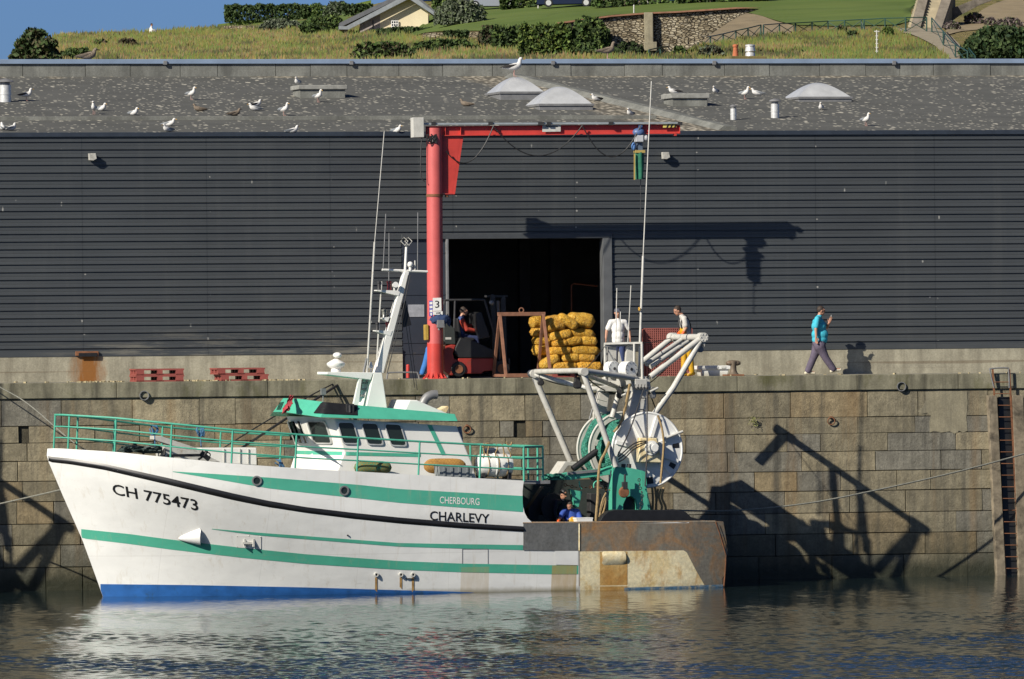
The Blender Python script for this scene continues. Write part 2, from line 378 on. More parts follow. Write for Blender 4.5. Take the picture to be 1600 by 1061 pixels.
# ------------------------------------------------------------------ water
def waves(X, Y):
    rng = np.random.default_rng(4); Z = np.zeros_like(X); S2 = 0.0
    for i in range(70):
        L = 0.20 * (1.018 ** i); th = rng.normal(1.45, .8); k = 2 * PI / L; a = L * rng.uniform(.4, 1.3)
        Z += a * np.sin(k * (X * np.cos(th) + Y * np.sin(th)) + rng.uniform(0, 2 * PI)); S2 += (a * k) ** 2 / 2
    far = np.clip((-Y - 9) / 40.0, 0.0, 1.0)
    slope = .020 + .115 * far ** .8
    patch = 1 + .45 * np.sin(X * .35 + Y * .16 + 1) * np.sin(Y * .27 - X * .13) + .25 * np.sin(X * .9 + Y * .3)
    return Z / S2 ** .5 * slope * patch * WAVE
def water():
    xs = np.arange(-27, 16.01, .065); ys = np.arange(-64, 0.1, .07)
    X, Y = np.meshgrid(xs, ys); Z = waves(X, Y)
    edge = np.minimum.reduce([(X + 27) / 2, (16 - X) / 2, (Y + 64) / 2, np.ones_like(X)]).clip(0, 1); Z *= edge
    nx, ny = len(xs), len(ys); co = np.stack([X, Y, Z], -1).reshape(-1, 3).astype(np.float32)
    i = np.arange(ny - 1)[:, None] * nx + np.arange(nx - 1)[None]; q = np.stack([i, i + 1, i + nx + 1, i + nx], -1).reshape(-1, 4)
    b = len(co)
    x0, x1, y0, y1 = xs[0], xs[-1], ys[0], ys[-1]
    ext = np.array([[-120, -170, 0], [120, -170, 0], [120, y0, 0], [x1, y0, 0], [x0, y0, 0], [-120, y0, 0], [-120, y1, 0], [x0, y1, 0], [x1, y1, 0], [120, y1, 0]], np.float32)
    extra = [(b, b + 1, b + 2, b + 5), (b + 5, b + 4, b + 7, b + 6), (b + 3, b + 2, b + 9, b + 8)]
    me = bpy.data.meshes.new('water'); me.vertices.add(b + 10); me.vertices.foreach_set('co', np.concatenate([co, ext]).ravel())
    faces = np.concatenate([q.ravel(), np.array(extra).ravel()]); nf = len(q) + 3
    me.loops.add(nf * 4); me.loops.foreach_set('vertex_index', faces.astype(np.int32))
    me.polygons.add(nf); me.polygons.foreach_set('loop_start', np.arange(nf, dtype=np.int32) * 4)
    me.update(calc_edges=True); me.shade_smooth(); me.materials.append(mat_water())
    o = bpy.data.objects.new('water', me); C.objects.link(o); o['kind'] = 'structure'
water()

# ------------------------------------------------------------------ quay and its wall
QZ = at(800, 591, 0).z
b = MB(); b.box2((-60, .45, 4.9), (60, 30, QZ)); setp(b.build('quay', M_APRON), kind='structure')
wall = thing('quay_wall', 'tall weathered stone quay wall of brown blocks behind the trawler', 'quay wall', (0, 0, 0))
niches = [(at(812, 660, 0), .30), (at(37, 672, 0), .26), (at(462, 664, 0), .30)]
tops = [at(1350, y, 0).z for y in (611.6, 651.4, 676.8, 704.7, 735.4, 766.4, 800.6, 833, 866.8, 903.4, 940, 978)]
ZC = tops[0]
def masonry():
    rng = random.Random(3); b = MB(); dark = (.02, .018, .014)
    b.add([(-60, .06, ZC), (60, .06, ZC), (60, .06, -1.2), (-60, .06, -1.2)], [(0, 1, 2, 3)], 0, (.085, .075, .05))
    for r in range(len(tops) - 1):
        z1, z0 = tops[r], tops[r + 1]
        nl = [(P.x - w_ / 2, P.x + w_ / 2) for P, w_ in niches if z0 < P.z < z1]
        xs = [-60.0]
        while xs[-1] < 60: xs.append(xs[-1] + rng.uniform(.85, 2.2) * (1 if abs(xs[-1]) < 22 else 2))
        xs = [x for x in xs if not any(a - .25 < x < c + .25 for a, c in nl)] + [x for a, c in nl for x in (a, c)]
        xs.sort()
        for x0, x1 in zip(xs, xs[1:]):
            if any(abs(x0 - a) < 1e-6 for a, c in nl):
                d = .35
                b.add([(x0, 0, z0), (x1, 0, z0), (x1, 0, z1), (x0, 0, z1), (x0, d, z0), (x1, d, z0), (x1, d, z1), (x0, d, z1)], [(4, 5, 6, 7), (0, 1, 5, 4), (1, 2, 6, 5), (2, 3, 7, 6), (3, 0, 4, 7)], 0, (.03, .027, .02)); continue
            g = .0045; j = rng.uniform(-.006, .006); c = rng.uniform(.004, .012)
            k = rng.random(); s = rng.uniform(.86, 1.10)
            col = (.265, .225, .138) if k < .45 else ((.285, .220, .120) if k < .62 else ((.225, .205, .150) if k < .88 else (.36, .30, .18)))
            col = (col[0] * s * .97, col[1] * s, col[2] * s * 1.10)
            w0 = [rng.uniform(-.005, .007) for _ in range(8)]
            o = [(x0 + g, .06, z0 + g), (x1 - g, .06, z0 + g), (x1 - g, .06, z1 - g), (x0 + g, .06, z1 - g)]
            i_ = [(x0 + g + c + w0[0], j, z0 + g + c + w0[1]), (x1 - g - c + w0[2], j, z0 + g + c + w0[3]), (x1 - g - c + w0[4], j, z1 - g - c + w0[5]), (x0 + g + c + w0[6], j, z1 - g - c + w0[7])]
            b.add(o + i_, [(4, 5, 6, 7), (0, 1, 5, 4), (1, 2, 6, 5), (2, 3, 7, 6), (3, 0, 4, 7)], 0, col)
    o = b.build('stone_face', M_STONE, wall)
    return o
masonry()
b = MB(); rng = random.Random(8); x = -60.0
while x < 60:
    L = rng.uniform(2.3, 4.2); j = rng.uniform(-.006, .006)
    b.box2((x + .006, -.05 + j, ZC + .04), (x + L - .006, .446, QZ + rng.uniform(-.004, .004))); x += L
b.box2((-60, .01, ZC - .01), (60, .44, ZC + .037))
b.build('coping', M_COPE, wall, bevel=.012)
for px, py in ((225, 618), (1408, 604)):
    p = at(px, py, -.05); b = MB()
    b.ring((p.x, -.10, p.z), (0, 1, 0), .125, .105, .3, 24, 0); b.cyl((p.x, .02, p.z), (p.x, .03, p.z), .105, None, 20, 1)
    b.build('drain_pipe', [M_GREY, M_BLACK], wall, smooth=True)
for px, py in ((730, 671), (1299, 658)):
    p = at(px, py, -.06); b = MB(); b.torus(p, (0.1, 1, 0.15), .095, .016, 20, 8); b.box((p.x, -.03, p.z + .1), (.06, .08, .06)); b.build('mooring_ring', M_RUST, wall, smooth=True)
for P, w_ in niches:
    b = MB(); b.cyl((P.x - w_ / 2, .12, P.z), (P.x + w_ / 2, .12, P.z), .05, None, 10); b.build('niche_bar', M_RUST, wall, smooth=True)
pts = [(1446, 612), (1470, 611), (1511, 611), (1512, 630), (1510, 652), (1512, 673), (1505, 676), (1499, 673), (1492, 678), (1484, 674), (1470, 676), (1460, 673), (1453, 676), (1452, 660), (1455, 650), (1449, 645), (1440, 647), (1434, 643), (1441, 637), (1447, 626)]
b = MB(); b.prism([at(x, y, -.009) for x, y in pts], (0, .015, 0)); b.build('cement_patch', M_PATCH, wall)
# weed tuft on the wall
b = MB(); P = at(1175, 656, -.03); rng = random.Random(2)
for i in range(60):
    q = P + V3((rng.gauss(0, .06), -abs(rng.gauss(.03, .02)), rng.gauss(0, .07))); d = V3((rng.uniform(-1, 1), -.5, rng.uniform(-1, .6))) * .06
    b.add([q, q + d, q + d + V3((.02, 0, .02))], [(0, 1, 2)])
setp(b.build('weed_tuft', pm('wall_weed_leaf', (.16, .17, .05), .8), loc=tuple(P)), 'tuft of yellow green weed growing from a joint in the quay wall', 'plant')

# ladder in its timber guides
lad = thing('quay_ladder', 'rusty steel ladder running down the wall between two tall worn timber fender posts', 'ladder', tuple(at(1580, 905, -.1)))
M_WOOD = pm('worn_grey_timber', (.20, .165, .115), .9, var=.4, vs=5, bump=.01, bs=18, dirt=(.06, .05, .035), ds=2, dth=.5)
def postbar(name, x0, x1, xb0, xb1, yt, yb, mat, Y0=-.2, Y1=.0):
    b = MB(); b.prism([at(x0, yt, Y0), at(x1, yt, Y0), at(xb1, yb, Y0), at(xb0, yb, Y0)], (0, Y1 - Y0, 0)); return b.build(name, mat, lad, bevel=.012)
postbar('timber_post', 1544, 1558, 1559, 1573, 618, 925, M_WOOD); postbar('timber_post', 1582, 1599, 1593, 1612, 618, 925, M_WOOD)
b = MB(); b.prism([at(1560, 620, -.06), at(1582, 620, -.06), at(1593, 925, -.06), at(1573, 925, -.06)], (0, .05, 0)); b.build('gap_shade_sheet', M_BLACK, lad)  # black sheet paints the shade of the open gap between the posts
for i in range(17):
    y = 597 + i * 18.2; t = (y - 580) / 325
    b = MB(); b.cyl(at(1553 + 20 * t, y, -.17), at(1578 + 17 * t, y, -.17), .012, None, 8); b.build('rung', M_RUST, lad, smooth=True)
for xa, xb in ((1551, 1573), (1577, 1595)):
    b = MB(); b.bar(at(xa, 577, -.17), at(xb, 925, -.17), .05, .014, (0, 1, 0)); b.build('stringer', M_RUST, lad)
b = MB(); a, c = at(1547, 578, -.17), at(1575, 576, -.17)
b.tube(smooth_curve([at(1553, 606, -.17), at(1547, 580, -.17), at(1549, 576, -.17), at(1573, 575, -.17), at(1576, 579, -.17), at(1577, 606, -.17)], 4), .02, 8); b.build('hand_hoop', M_GREY, lad, smooth=True)

# ------------------------------------------------------------------ warehouse
CY = 3.3
def cz(px, py, Y=CY): return at(px, py, Y).z
ZB, ZT = cz(800, 548), cz(800, 211)
wh = thing('warehouse', 'long dark grey ribbed metal harbour warehouse with a flat roof full of gulls', 'warehouse', (0, CY, QZ))
XL, XR = at(628, 480, CY).x, at(957, 480, CY).x; ZD = cz(790, 366)
def ribs(x0, x1, z0, z1):
    """horizontal trapezoid sheet: 0.2 m pitch, dark recess every rib"""
    b = MB(); prof = []; z = z1; p = .2
    while z > z0 + .02:
        prof += [(0.0, z), (.002, z - .055), (.007, z - .065), (.002, z - .075), (0.0, z - .145), (.034, z - .158), (.034, z - .19)]
        z -= p
    prof = [q for q in prof if q[1] > z0] + [(0.0, z0)]
    n = max(1, int((x1 - x0) / 8)); rows = []
    for dy, zz in prof: rows.append([V3((x0 + (x1 - x0) * i / n, CY + dy, zz)) for i in range(n + 1)])
    b.grid(rows); b.grid([[v + V3((0, .06 - (v.y - CY), 0)) for v in r] for r in (rows[0], rows[-1])]); return b
for nm, a in (('cladding', (-60, XL, ZB, ZT)), ('cladding', (XR, 60, ZB, ZT)), ('cladding', (XL, XR, ZD, ZT))):
    ribs(*a).build(nm, M_CLAD, wh)
b = MB(); b.box2((-60, CY - .05, ZT - .02), (60, CY + .3, ZT + .10)); b.build('eaves_trim', pm('dark_blue_trim', (.028, .036, .05), .45), wh, bevel=.01)
for x0, x1 in ((-60, XL - .0), (XR, 60)):
    b = MB(); b.box2((x0, CY - .03, QZ), (x1, CY + .4, ZB - .05)); b.build('plinth', M_PLINTH, wh)
    b = MB(); b.box2((x0, CY - .045, ZB - .048), (x1, CY + .3, ZB + .07)); b.build('base_flashing', M_CLAD, wh, bevel=.006)
# doorway: steel side door, frame posts, lintel, room behind
xA, xB, xC = at(697, 480, CY).x, at(942, 480, CY).x, at(957, 480, CY).x
b = MB(); b.box2((XL + .01, CY + .02, QZ), (xA, CY + .10, ZD))
for py in (395, 460, 535, 552): b.box2((XL + .02, CY + .005, cz(660, py) - .02), (xA - .01, CY + .0195, cz(660, py) + .012))
sd = b.build('side_door', M_STEELDOOR, wh, bevel=.004)
b = MB(); p0, p1 = at(638, 476, CY), at(663, 495, CY); b.box2((p0.x, CY + .002, p1.z), (p1.x, CY + .0185, p0.z)); b.build('door_notice', pm('faded_notice', (.30, .31, .34), .5, var=.2, vs=8), wh)
for x0, x1, m in ((xB, xC - .012, 'grey_door_post'), (xA, at(701, 480, CY).x, 'grey_door_post')):
    b = MB(); b.box2((x0, CY - .06, QZ), (x1, CY + .3, ZD - .121)); b.build('door_post', M_GREY if x0 == xA else pm('grey_post_paint', (.10, .105, .11), .5), wh, bevel=.01)
b = MB(); b.box2((XL, CY - .06, ZD - .12), (xC, CY + .2, ZD + .02)); b.build('door_lintel', pm('lintel_paint', (.055, .06, .066), .5), wh, bevel=.01)
b = MB(); p0, p1 = at(693, 395, 5.2), at(699, 470, 5.2); b.box2((p0.x, 5.2, QZ), (p1.x + .05, 5.3, p0.z)); b.build('inner_door_edge', pm('pale_green_grey', (.28, .31, .28), .5), wh)
b = MB(); x0, x1, z1 = XL - 3, xC + 7, 11.3
b.add([(x0, CY + .4, QZ + .006), (x1, CY + .4, QZ + .006), (x1, 18, QZ + .006), (x0, 18, QZ + .006), (x0, CY + .4, z1), (x1, CY + .4, z1), (x1, 18, z1), (x0, 18, z1)], [(0, 1, 2, 3), (4, 5, 6, 7), (0, 3, 7, 4), (1, 2, 6, 5), (2, 3, 7, 6)])
b.add([(x0, CY + .4, QZ), (XL, CY + .4, QZ), (XL, CY + .4, z1), (x0, CY + .4, z1)], [(0, 1, 2, 3)]); b.add([(xC, CY + .4, QZ), (x1, CY + .4, QZ), (x1, CY + .4, z1), (xC, CY + .4, z1)], [(0, 1, 2, 3)])
b.add([(XL, CY + .4, ZD), (xC, CY + .4, ZD), (xC, CY + .4, z1), (XL, CY + .4, z1)], [(0, 1, 2, 3)])
b.build('interior', M_INSIDE, wh)
for px in (820, 868):
    b = MB(); p = at(px, 500, 11); b.box2((p.x - .15, 10.9, QZ + .01), (p.x + .15, 11.2, 11.2)); b.build('inner_column', pm('inner_column_paint', (.05, .05, .055), .7), wh)
b = MB(); q = [at(893, 490, 7), at(893, 446, 7), at(897, 443, 7), at(933, 447, 7)]; b.tube(q, .02, 8); b.tube([at(893, 490, 7), V3((at(893, 490, 7).x, 7, QZ))], .02, 8)
b.build('inner_pipe', pm('orange_pipe', (.30, .08, .03), .5), wh)
# rusty scupper in the plinth, wall lamps
p0, p1 = at(118, 549, CY - .1), at(154, 557, CY - .1); b = MB()
b.box2((p0.x, CY - .12, p1.z + .02), (p1.x, CY - .046, p0.z)); b.build('scupper_frame', M_RUST, wh, bevel=.01)
b = MB(); b.box2((p0.x + .08, CY - .135, p1.z), (p1.x - .04, CY - .1205, p0.z - .045)); b.build('scupper_mouth', M_BLACK, wh)
for px, py in ((145, 245), (1041, 243)):
    p = at(px, py, CY - .2); b = MB()
    b.prism([p + V3((-.10, 0, .09)), p + V3((.08, 0, .09)), p + V3((.11, 0, -.05)), p + V3((.02, 0, -.10)), p + V3((-.09, 0, -.09))], (0, .16, 0)); b.box((p.x, CY - .02, p.z + .02), (.07, .06, .07)); b.build('wall_lamp', pm('dirty_lamp_housing', (.42, .41, .37), .5, var=.3, vs=12), wh, bevel=.01)
# roof
YP = 24.0
RS = (at(800, 119, YP).z - ZT - .10) / (YP - CY - .3)
def roof_z(Y): return ZT + .10 + (Y - CY - .3) * RS
RN = V3((0, -RS, 1)).normalized(); LS = math.sin(PSI)
def at_roof(px, py): return on_plane(px, py, (0, CY + .3, ZT + .10), RN)
YP = 24.0
ga, gb = at_roof(802, 121), at_roof(1165, 210)
gc = ga + (ga - gb) * .05
b = MB(); b.add([(-60, CY + .25, roof_z(CY + .25)), (60, CY + .25, roof_z(CY + .25)), (60, YP, roof_z(YP)), (-60, YP, roof_z(YP))], [(0, 1, 2, 3)])
b.add([(-60, CY + .25, roof_z(CY + .25) - .25), (60, CY + .25, roof_z(CY + .25) - .25), (60, YP, roof_z(YP) - .25), (-60, YP, roof_z(YP) - .25)], [(0, 1, 2, 3)])
b.build('roof', mat_roof(ga, gb), wh)
b = MB(); d = (gb - ga).normalized(); s_ = d.cross(RN); b.prism([ga + s_ * .28, ga - s_ * .28, ga - s_ * .2 + RN * .10, ga + s_ * .1 + RN * .12], (gb - ga) * .93)
b.build('roof_gutter_kerb', M_PARA, wh)
a, c = at_roof(-60, 187), at_roof(1062, 187.5); b = MB(); Yc = a.y
Yc = at_roof(500, 187).y; b.box2((-30, Yc, roof_z(Yc) - .03), (at_roof(1030, 187).x, Yc + .18, roof_z(Yc) + .10)); b.build('roof_kerb', M_PARA, wh, bevel=.01)
# parapet in panels, with metal coping
zp = roof_z(YP); b = MB(); rng = random.Random(5); x = -60.0
while x < 60:
    L = rng.uniform(1.0, 1.9); b.box2((x + .008, YP + rng.uniform(-.01, .01), zp - .3), (x + L - .008, YP + .25, zp + .36)); x += L
b.build('parapet', M_PARA, wh)
b = MB(); b.box2((-60, YP - .06, zp + .365), (60, YP + .34, zp + .50)); b.build('parapet_coping', M_COPING, wh, bevel=.01)
for px in (258, 549, 864, 1116, 1397):
    p = at(px, 98, YP - .08); b = MB(); b.box(p, (.10, .05, .11)); b.build('coping_clip', M_GREY, wh)
# hatches, skylights, flues
for x0, x1, yt, ym, yb in ((452, 543, 133, 140, 153), (1034, 1109, 146, 154, 166)):
    k = (CAM - at_roof(x0, yb)).length / FPX; x0 = x0 + 1.06 * LS / k; a, c = at_roof(x0, yb), at_roof(x1, yb); Y = a.y; h1, h2 = (yb - ym) * k, (yb - yt) * k
    b = MB(); b.box2((a.x + .06, Y, a.z - .3), (c.x - .06, Y + 1.0, a.z + h1)); u = b.build('hatch_upstand', M_PARA, wh, bevel=.01)
    b = MB(); b.box2((a.x, Y - .06, a.z + h1 + .002), (c.x, Y + 1.06, a.z + h2)); b.build('hatch_lid', pm('hatch_lid_grey', (.25, .25, .23), .8, var=.25, vs=5, dirt=(.5, .48, .42), ds=6, dth=.6), u, bevel=.02)
def skylight(x0, x1, yt, ym, yb):
    dp = 1.8; k = (CAM - at_roof(x0, yb)).length / FPX; x0 = x0 + dp * LS / k; a, c = at_roof(x0, yb), at_roof(x1, yb); Y = a.y; h1, h2 = (yb - ym) * k, (yb - yt) * k; wd = (c.x - a.x)
    b = MB(); b.box2((a.x + .03, Y, a.z - .3), (c.x - .03, Y + dp, a.z + h1 - .07)); b.box2((a.x, Y - .03, a.z + h1 - .068), (c.x, Y + dp + .03, a.z + h1)); u = b.build('skylight_upstand', M_GREY, wh, bevel=.01)
    b = MB(); rows = []
    for i in range(11):
        t = i / 10; s = 1 - t; hh = (h2 - h1) * (1 - (1 - t) ** 1.7); rows.append([])
        n = 32
        for j in range(n):
            q = j / n * 4; e = int(q); f = q - e; sx, sy = [(-1 + 2 * f, -1), (1, -1 + 2 * f), (1 - 2 * f, 1), (-1, 1 - 2 * f)][e]
            r = math.hypot(sx, sy); rd = lerp(1, 1.15 / r if r > 1.15 else 1, t)
            fl = 1 + .012 * (1 if j % 4 == 0 else -1) * math.sin(t * PI)
            rows[-1].append(V3((a.x + wd / 2 + sx * rd * wd * .47 * (s * .93 + .07) * fl, Y + dp / 2 + sy * rd * dp * .47 * (s * .93 + .07), a.z + h1 + hh * fl)))
    b.grid(rows, wrap=True); b.add(rows[-1], [tuple(range(32))]); b.build('skylight_dome', M_DOME, u, smooth=25)
for s_ in ((757, 853, 119, 143, 156), (818, 929, 134, 162, 172), (1224, 1333, 128, 151, 159)): skylight(*s_)
def flue(px, yb, yt, wpx, cap):
    a = at_roof(px, yb); k = (CAM - a).length / FPX; h, r = (yb - yt) * k, wpx * k / 2; b = MB()
    b.cyl((a.x, a.y, a.z - .2), (a.x, a.y, a.z + h * .72), r, None, 20); b.ring((a.x, a.y, a.z + h * .3), (0, 0, 1), r * 1.08, r * .9, .03, 20)
    u = b.build('roof_flue', M_ALU, wh, smooth=True)
    b = MB(); b.lathe((a.x, a.y, a.z), [(r * .8, h * .73), (r * .8, h * .84), (r * cap, h * .85), (r * cap * .8, h * .93), (r * .25, h)], 20); b.build('flue_cowl', M_GREY, u, smooth=True)
flue(8, 159, 123, 19, 1.5); flue(1146, 187, 163, 9.5, 1.2); flue(1211, 184, 154, 13, 1.5)
# ------------------------------------------------------------------ the hill behind
CREST = [(-400, 260), (-150, 240), (-40, 150), (5, 100), (30, 92), (60, 72), (95, 54), (240, 52), (350, 42), (500, 26), (640, -6), (720, -40), (900, -75), (1100, -95), (1400, -115), (1700, -130), (2200, -150)]
def px_of(P):
    d = V3(P) - CAM; f = d.dot(F0); return 800 + FPX * d.dot(R0) / f, f
def hill_z(X, Y):
    px, D = px_of((X, Y, 0))
    yr = lambda r, d: CZ + (520 - (r + (px - 800) * math.tan(ROLL))) * d / FPX
    cr = interp(CREST, px)
    if D < 400: return lerp(8.0, yr(106, 400), max(0, (D - 250) / 150) ** .8) if D > 250 else 8.0
    t = (D - 400) / 280
    if t <= 1: z = yr(106 + (cr - 106) * (t ** .9), D)
    else: z = yr(cr, 680) + (D - 680) * (.05 if px > 700 else -.01)
    return z + .25 * noise.noise((X * .13, Y * .065, 1.0)) * min(1, t * 3)
def at_hill(px, py, lift=0.0):
    d = ray(px, py); t0 = 300.0
    lo = t0
    while t0 < 900:
        P = CAM + d * t0
        if P.z < hill_z(P.x, P.y):
            a, b_ = t0 - 4, t0
            for _ in range(14):
                m = (a + b_) / 2; Q = CAM + d * m
                if Q.z < hill_z(Q.x, Q.y): b_ = m
                else: a = m
            Q = CAM + d * b_; Q.z = hill_z(Q.x, Q.y) + lift; return Q
        t0 += 4
    Q = CAM + d * 680; return Q
def mat_hill():
    t = NT('rough_hill_grass')
    c = t.ramp(t.noise(.16, 6, .7), [(.30, (.10, .11, .03)), (.45, (.17, .16, .05)), (.56, (.24, .19, .085)), (.72, (.18, .145, .07))])
    c = t.mix(1.0, c, t.ramp(t.noise(1.6, 6, .75, t.mapped((1.6, 1.6, .5))), [(.25, .5), (.7, 1.35)]), 'MULTIPLY')
    c = t.mix(t.ramp(t.noise(.35, 5, .7), [(.60, 0.0), (.68, .7)]), c, (.035, .045, .014))
    t.bump(t.noise(3.5, 5, .75), .9, .25); return t.done(c, .95, 0, .15)
def mat_lawn():
    t = NT('mown_lawn')
    c = t.ramp(t.noise(.12, 5, .6), [(.3, (.085, .130, .026)), (.7, (.125, .165, .040))])
    c = t.mix(1.0, c, t.ramp(t.noise(1.0, 4, .6, t.mapped((.15, .6, .6))), [(.3, .86), (.7, 1.1)]), 'MULTIPLY'); return t.done(c, .9, 0, .2)
M_LAWN = mat_lawn(); M_HILL = mat_hill()
M_EARTH = pm('bare_tan_earth', (.24, .185, .105), .95, var=.22, vs=.8, bump=.03, bs=6, dirt=(.15, .14, .05), ds=.5, dth=.6)
M_SOIL = pm('pale_path', (.27, .23, .16), .95, var=.2, vs=1.5)
# terrain sheet
b = MB(); rows = []
Ds = [235 + i * 15 for i in range(11)] + [400 + i * 5 for i in range(60)] + [704 + i * 50 for i in range(20)]
pxs = list(range(-500, 2150, 22))
for D in Ds:
    r = []
    for px in pxs:
        P = CAM + F0 * D + R0 * ((px - 800) * D / FPX); P.z = hill_z(P.x, P.y); r.append(V3(P))
    rows.append(r)
b.grid(rows); hill = setp(b.build('hill', M_HILL, smooth=180), kind='structure')
b = MB(); b.add([(-3000, 30, 7.8), (3000, 30, 7.8), (3000, 2500, 7.8), (-3000, 2500, 7.8)], [(0, 1, 2, 3)]); setp(b.build('ground', M_HILL), kind='structure')

def sheet(name, mat, cols, n=14, lift=.06, kind='structure'):
    """ground sheet draped over the hill: cols = (px, top row, bottom row)"""
    b = MB(); rows = []
    lo, hi = cols[0][0], cols[-1][0]; m = max(6, int((hi - lo) / 12))
    tt = [(c[0], c[1]) for c in cols]; bb = [(c[0], c[2]) for c in cols]
    for i in range(m + 1):
        px = lo + (hi - lo) * i / m; y0, y1 = interp(tt, px), interp(bb, px)
        rows.append([at_hill(px, y0 + (y1 - y0) * j / n, lift) for j in range(n + 1)])
    b.grid(rows); return setp(b.build(name, mat, smooth=180), kind=kind)
sheet('lawn', M_LAWN, [(340, 38, 44), (400, 30, 42), (480, 20, 39), (520, 14, 37), (580, 0, 30)], 6)
sheet('lawn', M_LAWN, [(640, 58, 59), (665, 30, 52), (700, 5, 49), (800, -20, 50), (850, -30, 50), (875, -35, 36), (960, -40, 24), (1150, -50, 17), (1165, -50, 20), (1190, -50, 26), (1215, -50, 34), (1240, -50, 40), (1300, -50, 42), (1400, -50, 40), (1426, -50, 33), (1446, -50, -2)], 30)
sheet('bank', M_EARTH, [(1055, 78, 80), (1100, 50, 74), (1150, 20, 66), (1185, 24, 61), (1218, 36, 57), (1240, 41, 54)], 8, .05)
sheet('bank', M_EARTH, [(1478, 48, 56), (1500, 40, 50), (1545, 10, 46), (1600, -10, 42), (1700, -20, 40)], 12, .05)
sheet('path', M_SOIL, [(1395, 46, 51), (1420, 46, 54), (1440, 46, 62), (1462, 46, 74), (1480, 52, 92), (1500, 72, 100)], 6, .08)

# ---- foliage
def leaf_mat(name, lo, hi, mid=None):
    t = NT(name); c = t.mix(1.0, t.attr('tint'), t.ramp(t.noise(.9, 4, .7), [(.3, .6), (.7, 1.3)]), 'MULTIPLY'); m = t.done(c, .75, 0, .25); return m
M_LEAF = leaf_mat('leaves', None, None)
def leaves(b, pts, size, cols, rng, spread=1.0):
    for p in pts:
        n = V3((rng.gauss(0, 1), rng.gauss(0, 1), rng.gauss(.3, .8))); n.normalize(); x = n.orthogonal().normalized(); y = n.cross(x)
        s = size * rng.uniform(.6, 1.4); c = rng.choice(cols); k = rng.uniform(.7, 1.3); c = tuple(v * k for v in c)
        a = rng.uniform(0, 6.28); u = (x * math.cos(a) + y * math.sin(a)) * s; v = (y * math.cos(a) - x * math.sin(a)) * s * .6
        p = V3(p); b.add([p - u, p - v, p + u, p + v], [(0, 1, 2, 3)], 0, c)
DG = [(.026, .046, .014), (.038, .062, .019), (.052, .080, .026)]
MG = [(.050, .090, .020), (.075, .118, .028), (.10, .14, .036)]
YG = [(.09, .13, .022), (.12, .16, .03), (.07, .11, .02)]
SG = [(.095, .115, .075), (.13, .15, .10), (.07, .09, .055)]
BR = [(.07, .055, .03), (.10, .075, .045), (.05, .05, .025)]
def shrub(name, label, cat, x0, x1, yt, yb, cols, n, size=.13, depth=None, boxy=False, lump=.3, group=None, seed=1, D=None, prof=None):
    """bush or hedge filling the given extent at its own place on the hill"""
    rng = random.Random(seed); base = at_hill((x0 + x1) / 2, yb) if D is None else atD((x0 + x1) / 2, yb, D); fixed = D is not None; D = (base - CAM).dot(F0); k = D / FPX
    w_, h_ = (x1 - x0) * k, (yb - yt) * k; dp = depth or min(w_, h_ * 1.6) * .8; pts = []
    t_ = thing(name, label, cat, tuple(base), 0, group)
    blobs = [(rng.uniform(-.42, .42), rng.uniform(-.3, .3), rng.uniform(.25, .8), rng.uniform(.12, .3)) for _ in range(14)]
    while len(pts) < n:
        u, v, q = rng.uniform(-.5, .5), rng.uniform(-.5, .5), rng.random()
        if boxy:
            top = .93 + .07 * math.sin(u * 31 + seed) * math.sin(u * 13)
            e = max(abs(u) * 2, abs(v) * 2, q / top)
            if e > 1 or (e < .72 and rng.random() < .8): continue
            if noise.noise((u * 22 * w_ / h_ * .3, v * 6, q * 5 + seed)) < -.28: continue
        else:
            e = (abs(u) * 2) ** 2.2 + (abs(v) * 2) ** 2 + (max(0, q - .15) / .85) ** 2.2
            e += lump * noise.noise((u * 6 + seed, v * 4, q * 4)) * 1.6
            if e > 1 or (e < .45 and rng.random() < .75): continue
        if prof: q *= interp(prof, u + .5)
        p = base + R0 * (u * w_) + F0 * (v * dp) + V3((0, 0, q * h_ + .03))
        g = hill_z(p.x, p.y) if abs(u) > .2 and not fixed else -99
        p.z = max(p.z, g + .05)
        pts.append(p)
    b = MB(); leaves(b, pts, size, cols, rng); f = b.build('foliage', M_LEAF, t_)
    b = MB()
    for i in range(4):
        q = base + R0 * (rng.uniform(-.3, .3) * w_) + F0 * (rng.uniform(-.2, .2) * dp)
        for j in range(2): b.tube([q - V3((0, 0, .3)), q + V3((rng.uniform(-.2, .2), 0, h_ * .35)), q + R0 * rng.uniform(-.2, .2) * w_ + V3((0, 0, h_ * .62))], [.07, .05, .02], 5)
    b.build('stem', M_WOOD, t_)
    return t_
S = shrub
DWALL = (at_hill(1016, 90) - CAM).dot(F0)
S('windswept_shrub', 'dark windswept evergreen shrub at the left end of the hill', 'shrub', 14, 96, 44, 102, DG + [(.07, .065, .03)], 2600, .16, seed=3, lump=.6, prof=[(0, .40), (.2, .8), (.42, 1), (.7, .9), (1, .5)])
S('windswept_shrub', 'low dark green shrub above the parapet beside the gull at left', 'shrub', 88, 150, 76, 96, DG + MG, 900, .13, seed=4)
S('low_shrub', 'small dark tuft of shrub in the middle of the left grassy slope', 'shrub', 144, 172, 62, 74, MG + BR, 300, .12, seed=5)
S('low_shrub', 'brownish heath shrub on the grassy slope below the walker', 'shrub', 182, 216, 60, 74, BR, 420, .12, seed=6)
S('clipped_hedge', 'long clipped dark hedge standing on the skyline', 'hedge', 351, 482, 6, 34, DG, 5200, .13, 1.6, True, seed=7)
S('round_shrub', 'pale green feathery shrub at the right end of the long hedge', 'shrub', 478, 512, 5, 26, MG, 900, .12, seed=8)
S('round_shrub', 'tall grey green shrub between the long hedge and the house', 'shrub', 505, 548, 2, 26, SG + DG, 1300, .13, seed=9)
